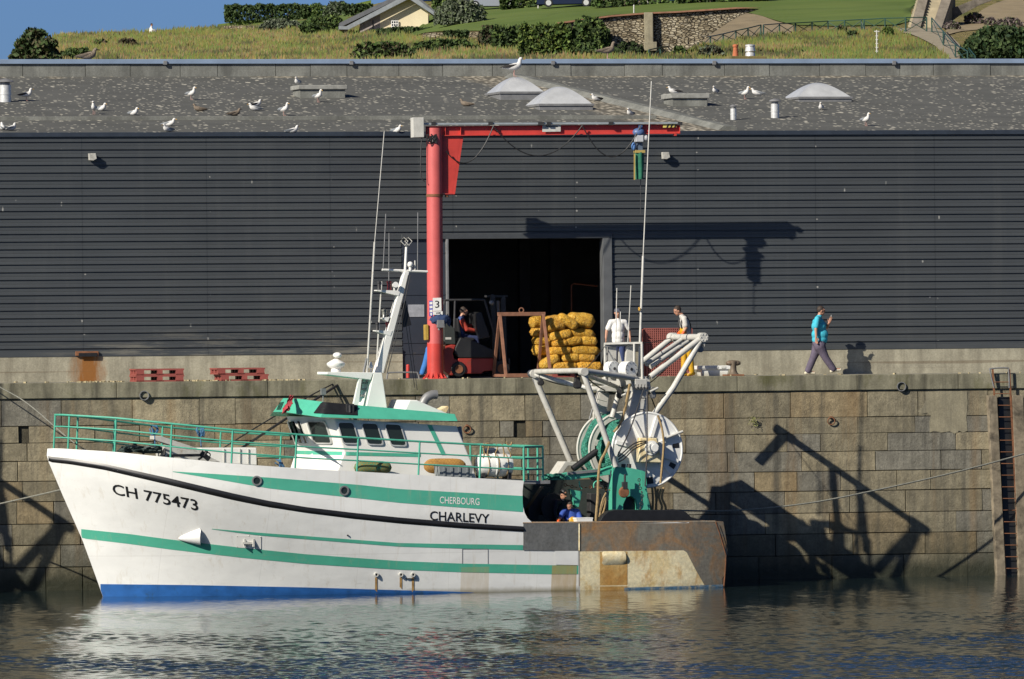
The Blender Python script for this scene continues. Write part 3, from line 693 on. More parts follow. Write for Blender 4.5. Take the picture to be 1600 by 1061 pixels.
S('clipped_hedge', 'dark low hedge running behind the roof of the house', 'hedge', 536, 582, 6, 24, DG, 1100, .13, 1.2, True, seed=10)
S('grey_shrub', 'long silvery grey shrub bed below the lawn edge', 'shrub', 402, 472, 30, 49, SG, 1800, .12, seed=11)
S('dark_shrub', 'dark green shrub left of the house porch', 'shrub', 468, 545, 24, 54, DG + MG, 2400, .13, seed=12)
S('dark_shrub', 'broad dark scrub patch on the slope below the house', 'shrub', 548, 650, 66, 97, DG + BR + MG, 2800, .13, seed=13)
S('dark_shrub', 'dark scrub in front of the low stone wall end', 'shrub', 640, 752, 62, 84, DG + MG, 2600, .13, seed=14)
S('rounded_shrub', 'big rounded silver green bush right of the house', 'shrub', 678, 760, 0, 38, SG + [(.10, .13, .06)], 2600, .13, seed=15)
S('dark_shrub', 'dark foundation shrub along the cream house gable', 'shrub', 588, 676, 43, 54, DG, 1300, .12, 1.0, seed=16)
S('clipped_hedge', 'small square clipped hedge on the low stone wall', 'hedge', 693, 732, 48, 63, DG, 900, .11, .9, True, seed=17)
S('ivy_shrub', 'dark olive bush first right of the small square hedge', 'shrub', 747, 778, 41, 78, DG + BR, 1200, .13, seed=18)
S('ivy_shrub', 'mid green ivy bush on the wall, second right of the square hedge', 'shrub', 770, 815, 40, 82, MG + DG, 1900, .13, seed=19, boxy=True, depth=1.4)
S('ivy_shrub', 'wide bright green ivy bush covering the stone wall', 'shrub', 811, 892, 36, 88, MG + YG + DG[2:], 3800, .13, seed=20, D=DWALL - 1.2, boxy=True, depth=1.4)
S('ivy_shrub', 'tall dark green ivy hanging over the stone wall top', 'shrub', 888, 955, 26, 88, DG + MG, 3600, .13, seed=21, D=DWALL - 1.2, depth=1.6)
S('dark_shrub', 'dark rounded bush in front of the stone pier', 'shrub', 955, 1010, 66, 97, DG + [(.04, .04, .03)], 1700, .13, seed=22, D=DWALL - 1.2)
S('low_shrub', 'small dark bush beside the foot of the green fence', 'shrub', 1050, 1071, 73, 93, DG + MG, 420, .12, seed=23)
S('low_shrub', 'grey brown scrub below the sloping green fence', 'shrub', 1090, 1132, 72, 95, SG + BR, 800, .12, seed=24)
S('low_shrub', 'dark clump right behind the fence bend', 'shrub', 1306, 1324, 41, 54, DG + BR, 300, .11, seed=25)
S('low_shrub', 'dark rounded bush below the fence left of the aerial', 'shrub', 1322, 1342, 49, 63, DG, 420, .11, seed=26)
S('low_shrub', 'bright yellow green bush right of the aerial', 'shrub', 1377, 1397, 42, 62, YG + MG, 480, .11, seed=27)
S('ivy_bank', 'large dark green ivy bank right of the stairway', 'shrub', 1498, 1640, 41, 92, DG + [(.02, .045, .016)], 6500, .14, 3.0, seed=28, lump=.15, prof=[(0, .55), (.2, 1), (1, 1)])
for i, (x0, x1, yt, yb, lb) in enumerate(((1476, 1500, 34, 47, 'purple grey heather clump nearest the stairs'), (1506, 1538, 21, 38, 'tallest purple grey heather clump on the tan bank'), (1538, 1556, 28, 40, 'small heather clump between the tall clump and the long one'), (1556, 1598, 28, 42, 'long heather clump at the right edge of the hill'))):
    S('heather_clump', lb, 'plant', x0, x1, yt, yb, [(.13, .10, .10), (.10, .11, .06), (.16, .13, .12)], 420, .11, seed=30 + i, group='heather clumps on the bank')
# background trees behind the lawn's upper edge
for i, (x0, x1, yt, yb, lb) in enumerate(((676, 722, -40, 20, 'dark tree behind the roof ridge of the house'), (782, 850, -40, 14, 'dark hedge trees between the two parked cars'), (925, 1050, -50, 10, 'dark trees behind the notice boards'), (1055, 1200, -50, 4, 'dark trees right of the pale blue vehicle'))):
    S('background_tree', lb, 'tree', x0, x1, yt, yb, DG + MG, 3000, .16, seed=40 + i, boxy=True, depth=2.0)

# rough grass: far too many tufts to count, one object
b = MB(); rng = random.Random(77); cnt = 0
while cnt < 17000:
    px = rng.uniform(20, 1480); py = rng.uniform(40, 100)
    cr = interp(CREST, px)
    if px < 640: lo = max(cr - 1, interp([(0, 60), (350, 44), (420, 43), (560, 50), (640, 58)], px))
    elif px < 1010: lo = interp([(640, 60), (700, 66), (1010, 90)], px)
    else: lo = interp([(1010, 96), (1090, 78), (1190, 60), (1300, 54), (1400, 52), (1480, 95)], px)
    if py < lo: continue
    P = at_hill(px, py)
    g = noise.noise((P.x * .16, P.y * .1, 3.3)) + rng.uniform(-.18, .18) + .10 + (.20 if py < lo + 12 else -.1)
    c = rng.choice([(.17, .18, .045), (.20, .19, .06), (.14, .155, .04)]) if g > 0 else rng.choice([(.26, .215, .085), (.23, .19, .075), (.20, .17, .07)])
    g2 = noise.noise((P.x * .22 + 7, P.y * .12, 9.1))
    if g2 > .22: c = rng.choice([(.07, .085, .025), (.095, .105, .035), (.11, .095, .05)])
    elif g2 < -.3: c = rng.choice([(.13, .165, .04), (.16, .185, .05)])
    h = rng.uniform(.25, .6); 
    for _ in range(3):
        q = P + R0 * rng.uniform(-.22, .22); lean = R0 * rng.uniform(-.12, .16)
        b.add([q - R0 * .07, q + R0 * .07, q + lean + V3((0, 0, h * rng.uniform(.6, 1)))], [(0, 1, 2)], 0, tuple(v * rng.uniform(.75, 1.2) for v in c))
    cnt += 1
setp(b.build('rough_grass', M_LEAF), 'dry rough grass covering the hill slope', 'grass', kind='stuff')

# ---- things on the hill; built in the plane facing the view at their own distance
def frame_at(px, py):
    P = at_hill(px, py); return P, (P - CAM).dot(F0)
def aD(D): return lambda x, y: atD(x, y, D)
def mat_rubble():
    t = NT('rubble_stone_wall')
    v = t.mapped((4.2, 4.2, 9.5)); d = t.vor(1.0, v, 'DISTANCE_TO_EDGE'); cc = t.vor(1.0, v, 'F1', 'Color')
    c = t.ramp(cc, [(.1, (.19, .155, .10)), (.45, (.33, .28, .19)), (.75, (.43, .38, .28)), (.95, (.25, .22, .17))])
    c = t.mix(t.ramp(d, [(.02, 1.0), (.10, 0.0)]), c, (.125, .10, .07))
    c = t.mix(1.0, c, t.ramp(t.noise(.6, 5, .7), [(.3, .7), (.7, 1.2)]), 'MULTIPLY')
    t.bump(t.ramp(d, [(0, 0.0), (.15, 1.0)]), 1.0, .12); return t.done(c, .95, 0, .2)
M_RUBBLE = mat_rubble()
P, D = frame_at(1016, 90); f = aD(D)
rw = thing('retaining_wall', 'rough rubble stone retaining wall with a pale concrete pier on the hill', 'stone wall', tuple(P))
b = MB(); b.prism([f(868, 37), f(955, 25), f(1012, 21), f(1012, 100), f(868, 100)], F0 * .7); b.build('rubble_face', M_RUBBLE, rw)
b = MB(); b.prism([f(1012, 21), f(1060, 19), f(1150, 13), (f(1186, 14)), f(1160, 22), f(1142, 32), f(1118, 48), f(1098, 62), f(1062, 84), f(1012, 100)], F0 * .7); b.build('rubble_face', M_RUBBLE, rw)
b = MB(); b.prism([f(1006, 20), f(1020, 20), f(1021, 98), f(1008, 98)], F0 * -.5); b.prism([f(1006, 66), f(1026, 66), f(1026, 80), f(1006, 80)], F0 * -.7); b.build('concrete_pier', M_PATCH, rw, bevel=.03)
b = MB(); b.prism([f(866, 36), f(955, 24), f(1012, 19.5), f(1060, 17.5), f(1150, 11.5), f(1188, 12.5), f(1150, 14), f(1060, 20), f(1012, 22), f(955, 26.5), f(866, 38.5)], F0 * -.25); b.build('wall_capping', pm('brick_capping', (.22, .11, .065), .9, var=.3, vs=3), rw)
P, D = frame_at(700, 62); f = aD(D)
b = MB(); b.prism([f(661, 52), f(694, 50), f(750, 50), f(750, 63), f(661, 63)], F0 * .6)
setp(b.build('low_wall', M_RUBBLE, loc=tuple(P)), 'low rubble wall with the small square hedge in front of it', 'stone wall')
P, D = frame_at(395, 47); f = aD(D); b = MB(); b.prism([f(350, 40.5), f(405, 40), f(405, 46), f(350, 45)], F0 * .5)
setp(b.build('low_wall', M_RUBBLE, loc=tuple(P)), 'low pale wall left of the silvery shrub bed', 'stone wall')
P, D = frame_at(1470, 40); f = aD(D); b = MB(); b.prism([f(1463, 44), f(1464, 20), f(1490, 12), f(1530, -4), f(1560, -14), f(1556, -2), f(1530, 8), f(1500, 24), f(1478, 40)], F0 * 1.0)
setp(b.build('slate_wall', pm('dark_slate_rubble', (.12, .105, .085), .95, var=.5, vs=2.2, bump=.08, bs=5), loc=tuple(P)), 'dark slate dry stone wall climbing beside the stairway', 'stone wall')

# house
P, D = frame_at(600, 52); f = aD(D); DP = 7.0
hs = thing('house', 'small cream house with a long grey slate roof on the hill', 'house', tuple(P))
M_CREAM = pm('cream_render', (.62, .54, .37), .85, var=.06, vs=.7); M_SLATE = pm('grey_slate', (.10, .105, .115), .6, var=.2, vs=2, bump=.01, bs=12)
fb = aD(D + .7)
b = MB(); b.prism([fb(594, 58), fb(669, 58), fb(669, 21), fb(640, -6), fb(594, 20)], F0 * DP); b.build('wall', M_CREAM, hs)
b = MB(); b.prism([fb(562, 60), fb(594, 60), fb(594, 22), fb(562, 36)], F0 * DP); b.build('porch_wall', pm('shaded_wall_render', (.30, .26, .245), .85), hs)  # the shade on this side of the house is put into its colour
b = MB(); fs = aD(D); b.prism([fs(529, 44), fs(639, -10), fs(682, 23), fs(682, 19), fs(640, -17), fs(530, 36)], F0 * (DP + 1.5)); rf = b.build('roof', M_SLATE, hs)
b = MB(); fs = aD(D - .12)
b.prism([fs(529, 46), fs(545, 46), fs(639, -2), fs(680, 25), fs(683, 22.5), fs(640, -11), fs(541, 41), fs(529, 41)], F0 * .11); b.build('barge_board', pm('zinc_barge', (.26, .28, .29), .45, .3), rf)
b = MB(); b.cyl(fb(541, 58), fb(541, 45), .14, None, 12); b.build('porch_post', M_PATCH, hs, smooth=True)
fw = aD(D + .62); b = MB(); b.prism([fw(612, 33), fw(622, 33), fw(622, 45), fw(612, 45)], F0 * .075); wn = b.build('window', M_GLASS, hs)
b = MB(); fw = aD(D + .56)
for x in (611.6, 615, 618.6, 622): b.bar(fw(x, 32.6), fw(x, 45.4), .045, .05, F0)
for y in (32.6, 37, 41.2, 45.4): b.bar(fw(611.4, y), fw(622.2, y), .045, .052, F0)
b.build('window_frame', M_WHITE, wn)
fw = aD(D + .65); b = MB(); b.prism([fw(582, 32), fw(583.4, 31.5), fw(583.4, 52), fw(582, 52)], F0 * .045); b.build('door_slit', M_BLACK, hs)

# cars
def car(label, px, yb, L, H, col, s=1, rz=0.0, van=False):
    P, D = frame_at(px, yb); P.z += .1
    c = thing('parked_car', label, 'car', tuple(P), 0, 'cars parked on the hill')
    o = lambda x, z, d=0: P + R0 * (x * s) + V3((0, 0, z)) + F0 * d
    zz = lambda z: .20 + (z - .2) / .8 * (H - .2)
    pr = [(-.5, .20), (-.5, .45), (-.47, .56), (-.24, .62), (-.12, .97), (.22, 1.0), (.40, .66), (.49, .60), (.5, .22)] if not van else [(-.5, .16), (-.5, .48), (-.36, .58), (-.22, .96), (.45, 1.0), (.5, .6), (.5, .16)]
    b = MB(); secs = []
    for d, kx, kz in ((0, .97, .93), (.12, 1, 1), (1.55, 1, 1), (1.67, .97, .93)): secs.append([o(x * L * kx, zz(z) * (kz if z > .55 else 1), d) for x, z in pr])
    b.grid(secs); b.add(secs[0], [tuple(range(len(pr)))]); b.add(secs[-1], [tuple(range(len(pr)))])
    b.build('body', pm('car_paint_' + str(int(px)), col, .22, .3, var=.04), c, smooth=30)
    for x in (-.31, .30):
        b = MB(); b.cyl(o(x * L, .30, -.03), o(x * L, .30, .17), .30, None, 20); wl = b.build('wheel', M_BLACK, c, smooth=True)
        b = MB(); b.cyl(o(x * L, .30, -.045), o(x * L, .30, -.032), .19, None, 16); b.build('rim', M_ALU, wl, smooth=True)
    for q in ([(-.21, .64), (-.12, .90), (.02, .93), (.02, .66)], [(.04, .66), (.04, .93), (.21, .93), (.32, .68)]):
        b = MB(); b.prism([o(x * L, zz(z), -.005) for x, z in q], F0 * .1); b.build('side_window', M_GLASS, c)
    b = MB(); b.ball(o(-.46 * L, zz(.48), .05), (.16, .1, .09), 10, 6); b.build('headlight', M_ALU, c, smooth=True)
    return c
car('silver grey car partly hidden by the rounded bush, wheel showing at right', 770, 16, 4.2, 1.45, (.32, .34, .37), -1)
car('dark navy blue car parked on the lawn edge beside the pole', 887, 13, 4.3, 1.5, (.018, .026, .055))
car('pale blue van half above the top of the hill lawn', 1088, 4.5, 3.6, 1.8, (.16, .36, .52), 1, van=True)
car('dark blue car behind the roof of the house', 672, 7, 4.0, 1.45, (.02, .04, .11))
# boards, posts
for px, lb in ((987, 'white notice board at left above the stone wall'), (1022, 'white notice board nearer the pale blue van')):
    P, D = frame_at(px, 7); f = aD(D); t_ = thing('notice_board', lb, 'sign', tuple(P), 0, 'white notice boards on the hill')
    b = MB(); b.prism([f(px - 12, -6), f(px + 12, -6), f(px + 12, 4), f(px - 12, 4)], F0 * .06); b.build('board', M_WHITE, t_)
    for dx in (-10, 10): b = MB(); b.bar(f(px + dx, 3.9), f(px + dx, 8), .14, .14, F0); b.build('leg', M_WHITE2, t_)
for px, yb, yt, wd, m, lb in ((943, 11, -8, .28, 'w', 'stout wooden post beside the dark blue car'), (972, 10, -8, .2, 'w', 'wooden post left of the notice boards'), (1000, 9, -8, .2, 'w', 'wooden post between the notice boards'), (1060, 6, -8, .24, 'w', 'wooden post left of the pale blue van'), (1150, 3, -8, .26, 'w', 'wooden post right of the pale blue van'), (841, 14, -10, .10, 's', 'thin pale pole between the two parked cars'), (990.5, 22, 9, .09, 's', 'short white marker pole on top of the stone wall')):
    P, D = frame_at(px, yb); f = aD(D); b = MB(); b.cyl(f(px, yb + 1), f(px, yt), wd / 2, None, 10); b.lathe(f(px, yt), [(wd * .55, -.02), (wd * .55, .03), (wd * .2, .07)], 10)
    setp(b.build('post', M_WOOD if m == 'w' else M_WHITE2, smooth=True, loc=tuple(P)), lb, 'post', 'posts along the top of the lawn')

# green fence
M_FENCE = pm('dark_green_fence_paint', (.016, .055, .040), .5)
def fence(name, label, posts, rail_up=1.0):
    t_ = thing(name, label, 'fence', tuple(at_hill(*posts[len(posts) // 2][:2])))
    B = []
    for px, yb, yt in posts:
        P, D = frame_at(px, yb); B.append((P, (yb - yt) * D / FPX))
    for P, h in B:
        b = MB(); b.cyl(P - V3((0, 0, .2)), P + V3((0, 0, h)), .045, None, 8); b.build('post', M_FENCE, t_, smooth=True)
    for (P, h), (Q, g) in zip(B, B[1:]):
        u = V3((0, 0, 1)); b = MB()
        b.cyl(P + u * h, Q + u * g, .035, None, 6); b.build('top_rail', M_FENCE, t_)
        b = MB(); b.cyl(P + u * h * .92, Q + u * g * .12, .022, None, 6); b.build('brace', M_FENCE, t_)
        b = MB(); b.cyl(P + u * h * .12, Q + u * g * .92, .022, None, 6); b.build('brace', M_FENCE, t_)
    return t_
fence('sloping_fence', 'dark green metal fence with cross braces climbing left of its bend', [(1014, 95, 78), (1032, 92, 74), (1052, 88, 71), (1071, 84, 66), (1091, 79, 61), (1110, 74, 57), (1130, 70, 53), (1150, 66, 48), (1169, 65, 44), (1189, 63, 39)])
fence('level_fence', 'dark green metal fence with cross braces on the level stretch below the lawn', [(1193, 62, 39), (1218, 59, 37), (1243, 57, 36), (1269, 55, 34.5), (1294, 53, 33), (1320, 52.5, 32), (1346, 51, 30.5), (1350.5, 51, 30.5), (1383, 51, 28.5), (1415, 51.5, 28)])
fence('fence_gate', 'dark green gate panel in front of the stairway', [(1415.5, 51.6, 27.5), (1448, 51, 27)])
fence('stair_rail', 'dark green braced handrail descending right of the stairway', [(1456, 52, 28), (1474, 73, 49), (1493, 92, 70), (1512, 103, 80)])
fence('stair_rail', 'second green handrail lower down beside the ivy bank', [(1512, 92, 73), (1524, 100, 88)])

# stairway
P, D = frame_at(1452, 44); st = thing('stairway', 'stone stairway climbing the hill between two grey side walls', 'stairs', tuple(P))
M_STEP = pm('pale_step_stone', (.36, .31, .21), .9, var=.2, vs=1.5); M_SIDE = mat_concrete('stair_side_concrete', (.22, .19, .15), (.10, .085, .06), .5, False)
n = 16; b = MB()
for i in range(n):
    y = 50 - i * 4.2; s = i / n; q = P + F0 * (i * .42) + V3((0, 0, i * (4.2 * D / FPX) * .93)); cx = lerp(1449, 1470, s)
    q = atD(lerp(1445, 1466, s), y, D + i * .42); w2 = 1.25
    b.box(q + F0 * .8 - V3((0, 0, .5)), (w2 * 2 - .3, 1.8, 1.0), Matrix.Rotation(-PSI, 3, 'Z'))
b.build('steps', M_STEP, st)
for s_, nm in ((-1, 'side_wall'), (1, 'side_wall')):
    lo, hi = (1429, 1447) if s_ < 0 else (1462, 1485); b = MB()
    a0, a1 = atD(lo, 48, D - .3), atD(hi, -20, D + 6.5)
    wv = R0 * .30; u = V3((0, 0, 1))
    b.add([a0 - wv, a0 + wv, a1 + wv, a1 - wv] + [v + u * (-1.6) for v in (a0 - wv, a0 + wv, a1 + wv, a1 - wv)], [(0, 1, 2, 3), (7, 6, 5, 4), (0, 4, 5, 1), (1, 5, 6, 2), (2, 6, 7, 3), (3, 7, 4, 0)]); b.build(nm, M_SIDE, st)

# low roof and chimney just behind the parapet, aerial
P = at(1160, 100, 40); f = lambda x, y: at(x, y, 40)
lr = thing('low_outbuilding', 'low slate roofed outbuilding whose ridge shows over the parapet', 'building', (P.x, P.y, 8))
b = MB(); b.prism([f(1024, 98), f(1031, 92), f(1142, 94), f(1230, 95), f(1230, 140), f(1024, 140)], (0, 5, 0)); b.build('roof', M_SLATE, lr)
b = MB(); b.prism([f(1142, 87.5), f(1198, 87.5), f(1198, 130), f(1142, 130)], (0, .7, 0)); ch = b.build('chimney', mat_concrete('lichen_chimney', (.20, .16, .06), (.07, .07, .03), .5), lr, bevel=.02)
b = MB(); p = f(1153, 87.3); p.y = 40.3; b.lathe(p, [(.1, 0), (.09, .08), (.07, .28), (.09, .3), (.09, .36), (.04, .38)], 12); b.build('chimney_pot', pm('terracotta', (.40, .12, .05), .85), ch, smooth=True)
b = MB(); p = f(1176, 87.3); p.y = 40.3; b.lathe(p, [(.16, 0), (.15, .1), (.13, .12), (.17, .16), (.14, .3), (.16, .31), (.16, .36), (.05, .38)], 14); b.build('metal_cowl', M_ALU, ch, smooth=True)
P, D = frame_at(1370, 93); f = aD(D); b = MB(); b.cyl(f(1370, 95), f(1370, 47), .035, None, 8)
for y, wdt in ((49, 4), (56, 2), (62, 2), (68, 2), (74, 2), (80, 2)): b.bar(f(1370 - wdt, y), f(1370 + wdt, y), .05, .05, F0)
setp(b.build('aerial_mast', M_WHITE2, loc=tuple(P)), 'thin white aerial mast standing on the grass slope at right', 'aerial')
# ------------------------------------------------------------------ the trawler, built in its own frame: x aft, y towards the quay, z up
_o = at(1075, 600, -3.4); BO = V3((_o.x, -3.4, 0)); BYAW = R(6.0)
BM = Matrix.Translation(BO) @ Matrix.Rotation(BYAW, 4, 'Z'); BI = BM.inverted()
bo = thing('trawler', 'white fishing trawler with turquoise stripes and rusty stern moored at the quay', 'fishing boat', tuple(BO), BYAW)
BC = BI @ CAM; BR_ = BI.to_3x3()
def bray(px, py): return (BR_ @ ray(px, py)).normalized()
def aB(px, py, w):
    d = bray(px, py); t = (w - BC.y) / d.y; return BC + d * t
def aBf(w): return lambda x, y: aB(x, y, w)
HB = 2.75
stem = [aB(x, y, 0) for x, y in ((74, 701), (73, 712), (76, 722), (97, 772), (128, 842), (150, 902), (162, 936), (172, 968), (186, 1005))]
stem_t = sorted((p.z, p.x) for p in stem)
XS0 = stem[0].x; XE = aB(1136, 870, -2.45).x
def hb(s, zn):
    """half breadth: s metres aft of the stem at this height, zn 0 at the waterline, 1 at the sheer"""
    zn = max(-.3, min(1.0, zn / .80)); L_ = lerp(8.8, 5.6, zn); p = lerp(1.70, 2.35, zn); Bz = lerp(2.50, HB, min(1, max(0, zn * 1.2)))
    q = max(0, 1 - min(1, s / L_)); b = Bz * (1 - q ** p)
    if zn < 0: b *= 1 + zn * .5
    return max(.004, b)
def deck_x(px, py):
    w = -HB
    for _ in range(12):
        P = aB(px, py, w); w = -hb(P.x - XS0, 1)
    return aB(px, py, w)
sheer = [deck_x(x, y) for x, y in ((90, 700.5), (180, 706), (263, 714.5), (362, 724.5), (480, 733), (559, 737), (655, 742.5), (751, 747.5), (818.6, 751))]
SH = [(XS0, stem[0].z)] + [(p.x, p.z) for p in sheer]
def zsh(x): return interp(SH, x)
def half(x, z):
    xs = interp(stem_t, z); zt = zsh(x) if x < SH[-1][0] else SH[-1][1]
    b = hb(x - xs, z / zt)
    if x > -1.5: b *= 1 - .055 * ((x + 1.5) / (XE + 1.5)) ** 2
    return b
cut = [aB(x, y, -HB) for x, y in ((818.6, 751), (816.5, 765), (816.5, 785), (819, 800), (825, 811), (833, 816))]
cut_t = sorted((p.z, p.x) for p in cut); XC = SH[-1][0]; ZBW = cut[-1].z
ZBE = aB(1121, 815, -2.6).z
def hull_mat(name, col, stains=True, rough=.34):
    t = NT(name); p = t.sep()
    c = t.mix(1.0, col, t.ramp(t.noise(1.0, 5, .6, t.mapped((.8, .8, 1.4))), [(.3, .90), (.7, 1.05)]), 'MULTIPLY')
    c = t.mix(t.math('MULTIPLY', t.ramp(t.noise(1.0, 6, .7, t.mapped((6, 6, .45))), [(.56, 0.0), (.78, 1.0)]), .42), c, (.46, .38, .25))
    c = t.mix(t.math('MULTIPLY', t.ramp(t.noise(2.1, 7, .75), [(.58, 0.0), (.72, 1.0)]), .22), c, (.40, .40, .36))
    c = t.mix(t.math('MULTIPLY', t.ramp(t.noise(1.0, 4, .8, t.mapped((1.2, 1.2, 14))), [(.66, 0.0), (.70, 1.0)]), .30), c, (.36, .35, .32))
    c = t.mix(t.ramp(t.noise(9, 5, .75), [(.73, 0.0), (.78, .6)]), c, (.30, .20, .12))
    sx = t.math('LESS_THAN', t.math('FRACT', t.math('MULTIPLY', t.math('ADD', p[0], 40.3), 1 / 2.35)), .0055); sz = t.math('LESS_THAN', t.math('ABSOLUTE', t.math('ADD', p[2], -1.02)), .009)
    seam = t.math('MAXIMUM', sx, sz); c = t.mix(t.math('MULTIPLY', seam, .16), c, (.28, .26, .22))
    if stains:
        for xa, xb, k in ((aB(724, 900, -HB).x, aB(768, 900, -HB).x, .38), (aB(866, 900, -HB).x, aB(905, 900, -HB).x, .8)):
            m = t.math('MULTIPLY', t.math('GREATER_THAN', p[0], xa), t.math('LESS_THAN', p[0], xb))
            m = t.math('MULTIPLY', m, t.math('LESS_THAN', p[2], aB(800, 885, -HB).z))
            m = t.math('MULTIPLY', m, t.ramp(t.noise(1.0, 5, .7, t.mapped((7, 7, .7))), [(.25, .5), (.7, 1.0)]))
            c = t.mix(t.math('MULTIPLY', m, k), c, (.42, .27, .07))
        wl = t.ramp(t.math('ADD', p[2], t.math('MULTIPLY', t.noise(3, 5, .7), .12)), [(.06, 1.0), (.20, 0.0)])
        c = t.mix(t.math('MULTIPLY', t.math('MULTIPLY', wl, t.math('GREATER_THAN', p[0], aB(640, 900, -HB).x)), .6), c, (.22, .17, .05))
    t.bump(t.noise(1.0, 3, .5, t.mapped((.9, .9, 1.2))), .7, .025)
    return t.done(c, rough)
M_HULL = hull_mat('hull_white', (.80, .80, .77)); M_STRIPE = hull_mat('stripe_turquoise', (.085, .42, .29)); M_BAND = pm('black_band_paint', (.014, .014, .015), .4, var=.3)
M_BOOT = pm('blue_antifouling', (.022, .115, .36), .5, var=.22, vs=3, dirt=(.03, .07, .09), ds=4, dth=.6)
# stern plating
def mat_rustplate(name, a, b_, c_, th=.5, sc_=1.0):
    t = NT(name); c = t.mix(t.ramp(t.noise(.9 * sc_, 7, .72, dist=.8), [(th - .14, 0.0), (th + .1, 1.0)]), a, b_)
    c = t.mix(t.ramp(t.noise(1.0, 7, .75, t.mapped((3.2, 3.2, 1.0), (0, .7, 0))), [(.52, 0.0), (.70, .9)]), c, c_)
    c = t.mix(1.0, c, t.ramp(t.noise(11, 6, .75), [(.25, .65), (.7, 1.2)]), 'MULTIPLY')
    t.bump(t.noise(14, 5, .7), .5, .008); return t.done(c, .72, 0, .35)
M_RPL = mat_rustplate('rusty_stern_plate', (.205, .19, .155), (.36, .18, .06), (.15, .135, .115), .57); M_CREAM2 = mat_rustplate('rust_bled_cream_paint', (.80, .71, .47), (.68, .48, .18), (.50, .27, .08), .60, 1.6); M_GPL = mat_rustplate('bare_grey_plate', (.155, .16, .16), (.125, .125, .12), (.20, .20, .195), .55)
M_OCHRE = mat_rustplate('ochre_rust_plate', (.46, .25, .07), (.58, .40, .16), (.28, .12, .035), .5, 1.5)
def hull():
    b = MB(); NZ = 26
    def colm(x_at, ztop, side):
        r = []
        for j in range(NZ + 1):
            z = -.7 + (ztop + .7) * j / NZ; x = x_at(z); r.append(V3((x, side * half(x, z), z)))
        return r
    rows_n, rows_f = [], []
    us = [0, .004, .012, .025, .04, .06, .085] + [.11 + .89 * i / 50 for i in range(51)]
    for u in us:
        xt = XS0 + (XC - XS0) * u; zt = zsh(xt)
        def xa(z, u=u): xs = interp(stem_t, z); return xs + (interp(cut_t, z) - xs) * u
        rows_n.append(colm(xa, zt, -1)); rows_f.append(colm(xa, zt, 1))
    b.grid(rows_n); b.grid(rows_f)
    # after part below the bulwark rail
    ra, rb = [], []
    for i in range(17):
        u = i / 16; zt = lerp(ZBW, ZBE, u)
        def xa(z, u=u):
            xe = XE - .21 * max(0, (z - .9)) ** 1.3 - .05 * max(0, .9 - z)
            return interp(cut_t, z) + (xe - interp(cut_t, z)) * u
        def c2(side):
            r = []
            for j in range(NZ + 1):
                z = -.7 + (zt + .7) * j / NZ; x = xa(z); r.append(V3((x, side * half(x, z), z)))
            return r
        ra.append(c2(-1)); rb.append(c2(1))
    b.grid(ra[:-3]); b.grid(ra[-4:], 2); b.grid(rb)
    b.grid([ra[-1], rb[-1]], 2)                                            # transom
    b.grid([[v + V3((0, .07, 0)) for v in r] for r in ra], 1); b.grid([[v - V3((0, .07, 0)) for v in r] for r in rb], 1); b.grid([[v + V3((-.07, .02, 0)) for v in ra[-1]], [v + V3((-.07, -.02, 0)) for v in rb[-1]]], 1)
    return b
HBM = hull()
HBV = BVHTree.FromPolygons([V3(v) for v in HBM.v], HBM.f)
HBM.build('hull', [M_HULL, M_DARK, M_RPL], bo, local=True, smooth=35, weld=True)
def hit(px, py, off=.006, bvh=None, w=-HB):
    r = (bvh or HBV).ray_cast(BC, bray(px, py))
    if r[0] is None or (bvh is None and r[0].y > -2.0 and px > 700):
        if bvh is not None: return aB(px, py, w) + V3((0, -off, 0))
        r = HBV.find_nearest(aB(px, py, -.05 if px < 400 else w))
        return r[0] + V3((0, -off, 0))
    n = r[1]; d = bray(px, py)
    if n.dot(d) > 0: n = -n
    return r[0] + n * off
def decal(name, mat, top, bot, n=60, off=.006, prof=None, bvh=None, m=3, parent=None):
    """paint or plate lying on a surface between two outlines"""
    b = MB(); rows = []; lo, hi = top[0][0], top[-1][0]
    for i in range(n + 1):
        px = lo + (hi - lo) * i / n; y0, y1 = interp(top, px), interp(bot, px)
        if y1 - y0 < .35: y0, y1 = (y0 + y1) / 2 - .18, (y0 + y1) / 2 + .18
        k = m if prof is None else len(prof) - 1
        rows.append([hit(px, y0 + (y1 - y0) * j / k, off if prof is None else prof[j], bvh) for j in range(k + 1)])
    b.grid(rows); return b.build(name, mat, parent or bo, local=True, smooth=60)
decal('boot_top', M_BOOT, [(157, 912.5), (300, 914), (480, 917.6), (623, 922), (700, 924), (756, 926.4)], [(157, 944), (300, 944), (480, 943), (623, 936), (700, 931), (756, 927.5)], 80, .008, m=6)
decal('paint_stripe', M_STRIPE, [(270, 736.5), (340, 740.8), (420, 746.2), (480, 751), (560, 757.5), (623, 764), (720, 769.5), (817, 775)], [(270, 737.2), (340, 749), (420, 763), (480, 770), (560, 778.5), (623, 785.5), (720, 793), (817, 800)], 80)
decal('paint_stripe', M_STRIPE, [(331, 826), (400, 831.8), (480, 837.6), (623, 848.4), (720, 850.2), (817, 851.6)], [(331, 826.8), (400, 836), (480, 842.6), (623, 854), (720, 857), (817, 859.5)], 70)
decal('paint_stripe', M_STRIPE, [(127, 826.6), (200, 834), (263, 842.4), (380, 856), (480, 866), (623, 876.5), (720, 880.5), (860, 883), (905, 883.5)], [(127, 841), (200, 849.5), (263, 858), (380, 871.5), (480, 881), (623, 890), (720, 894), (860, 897), (905, 897)], 90)
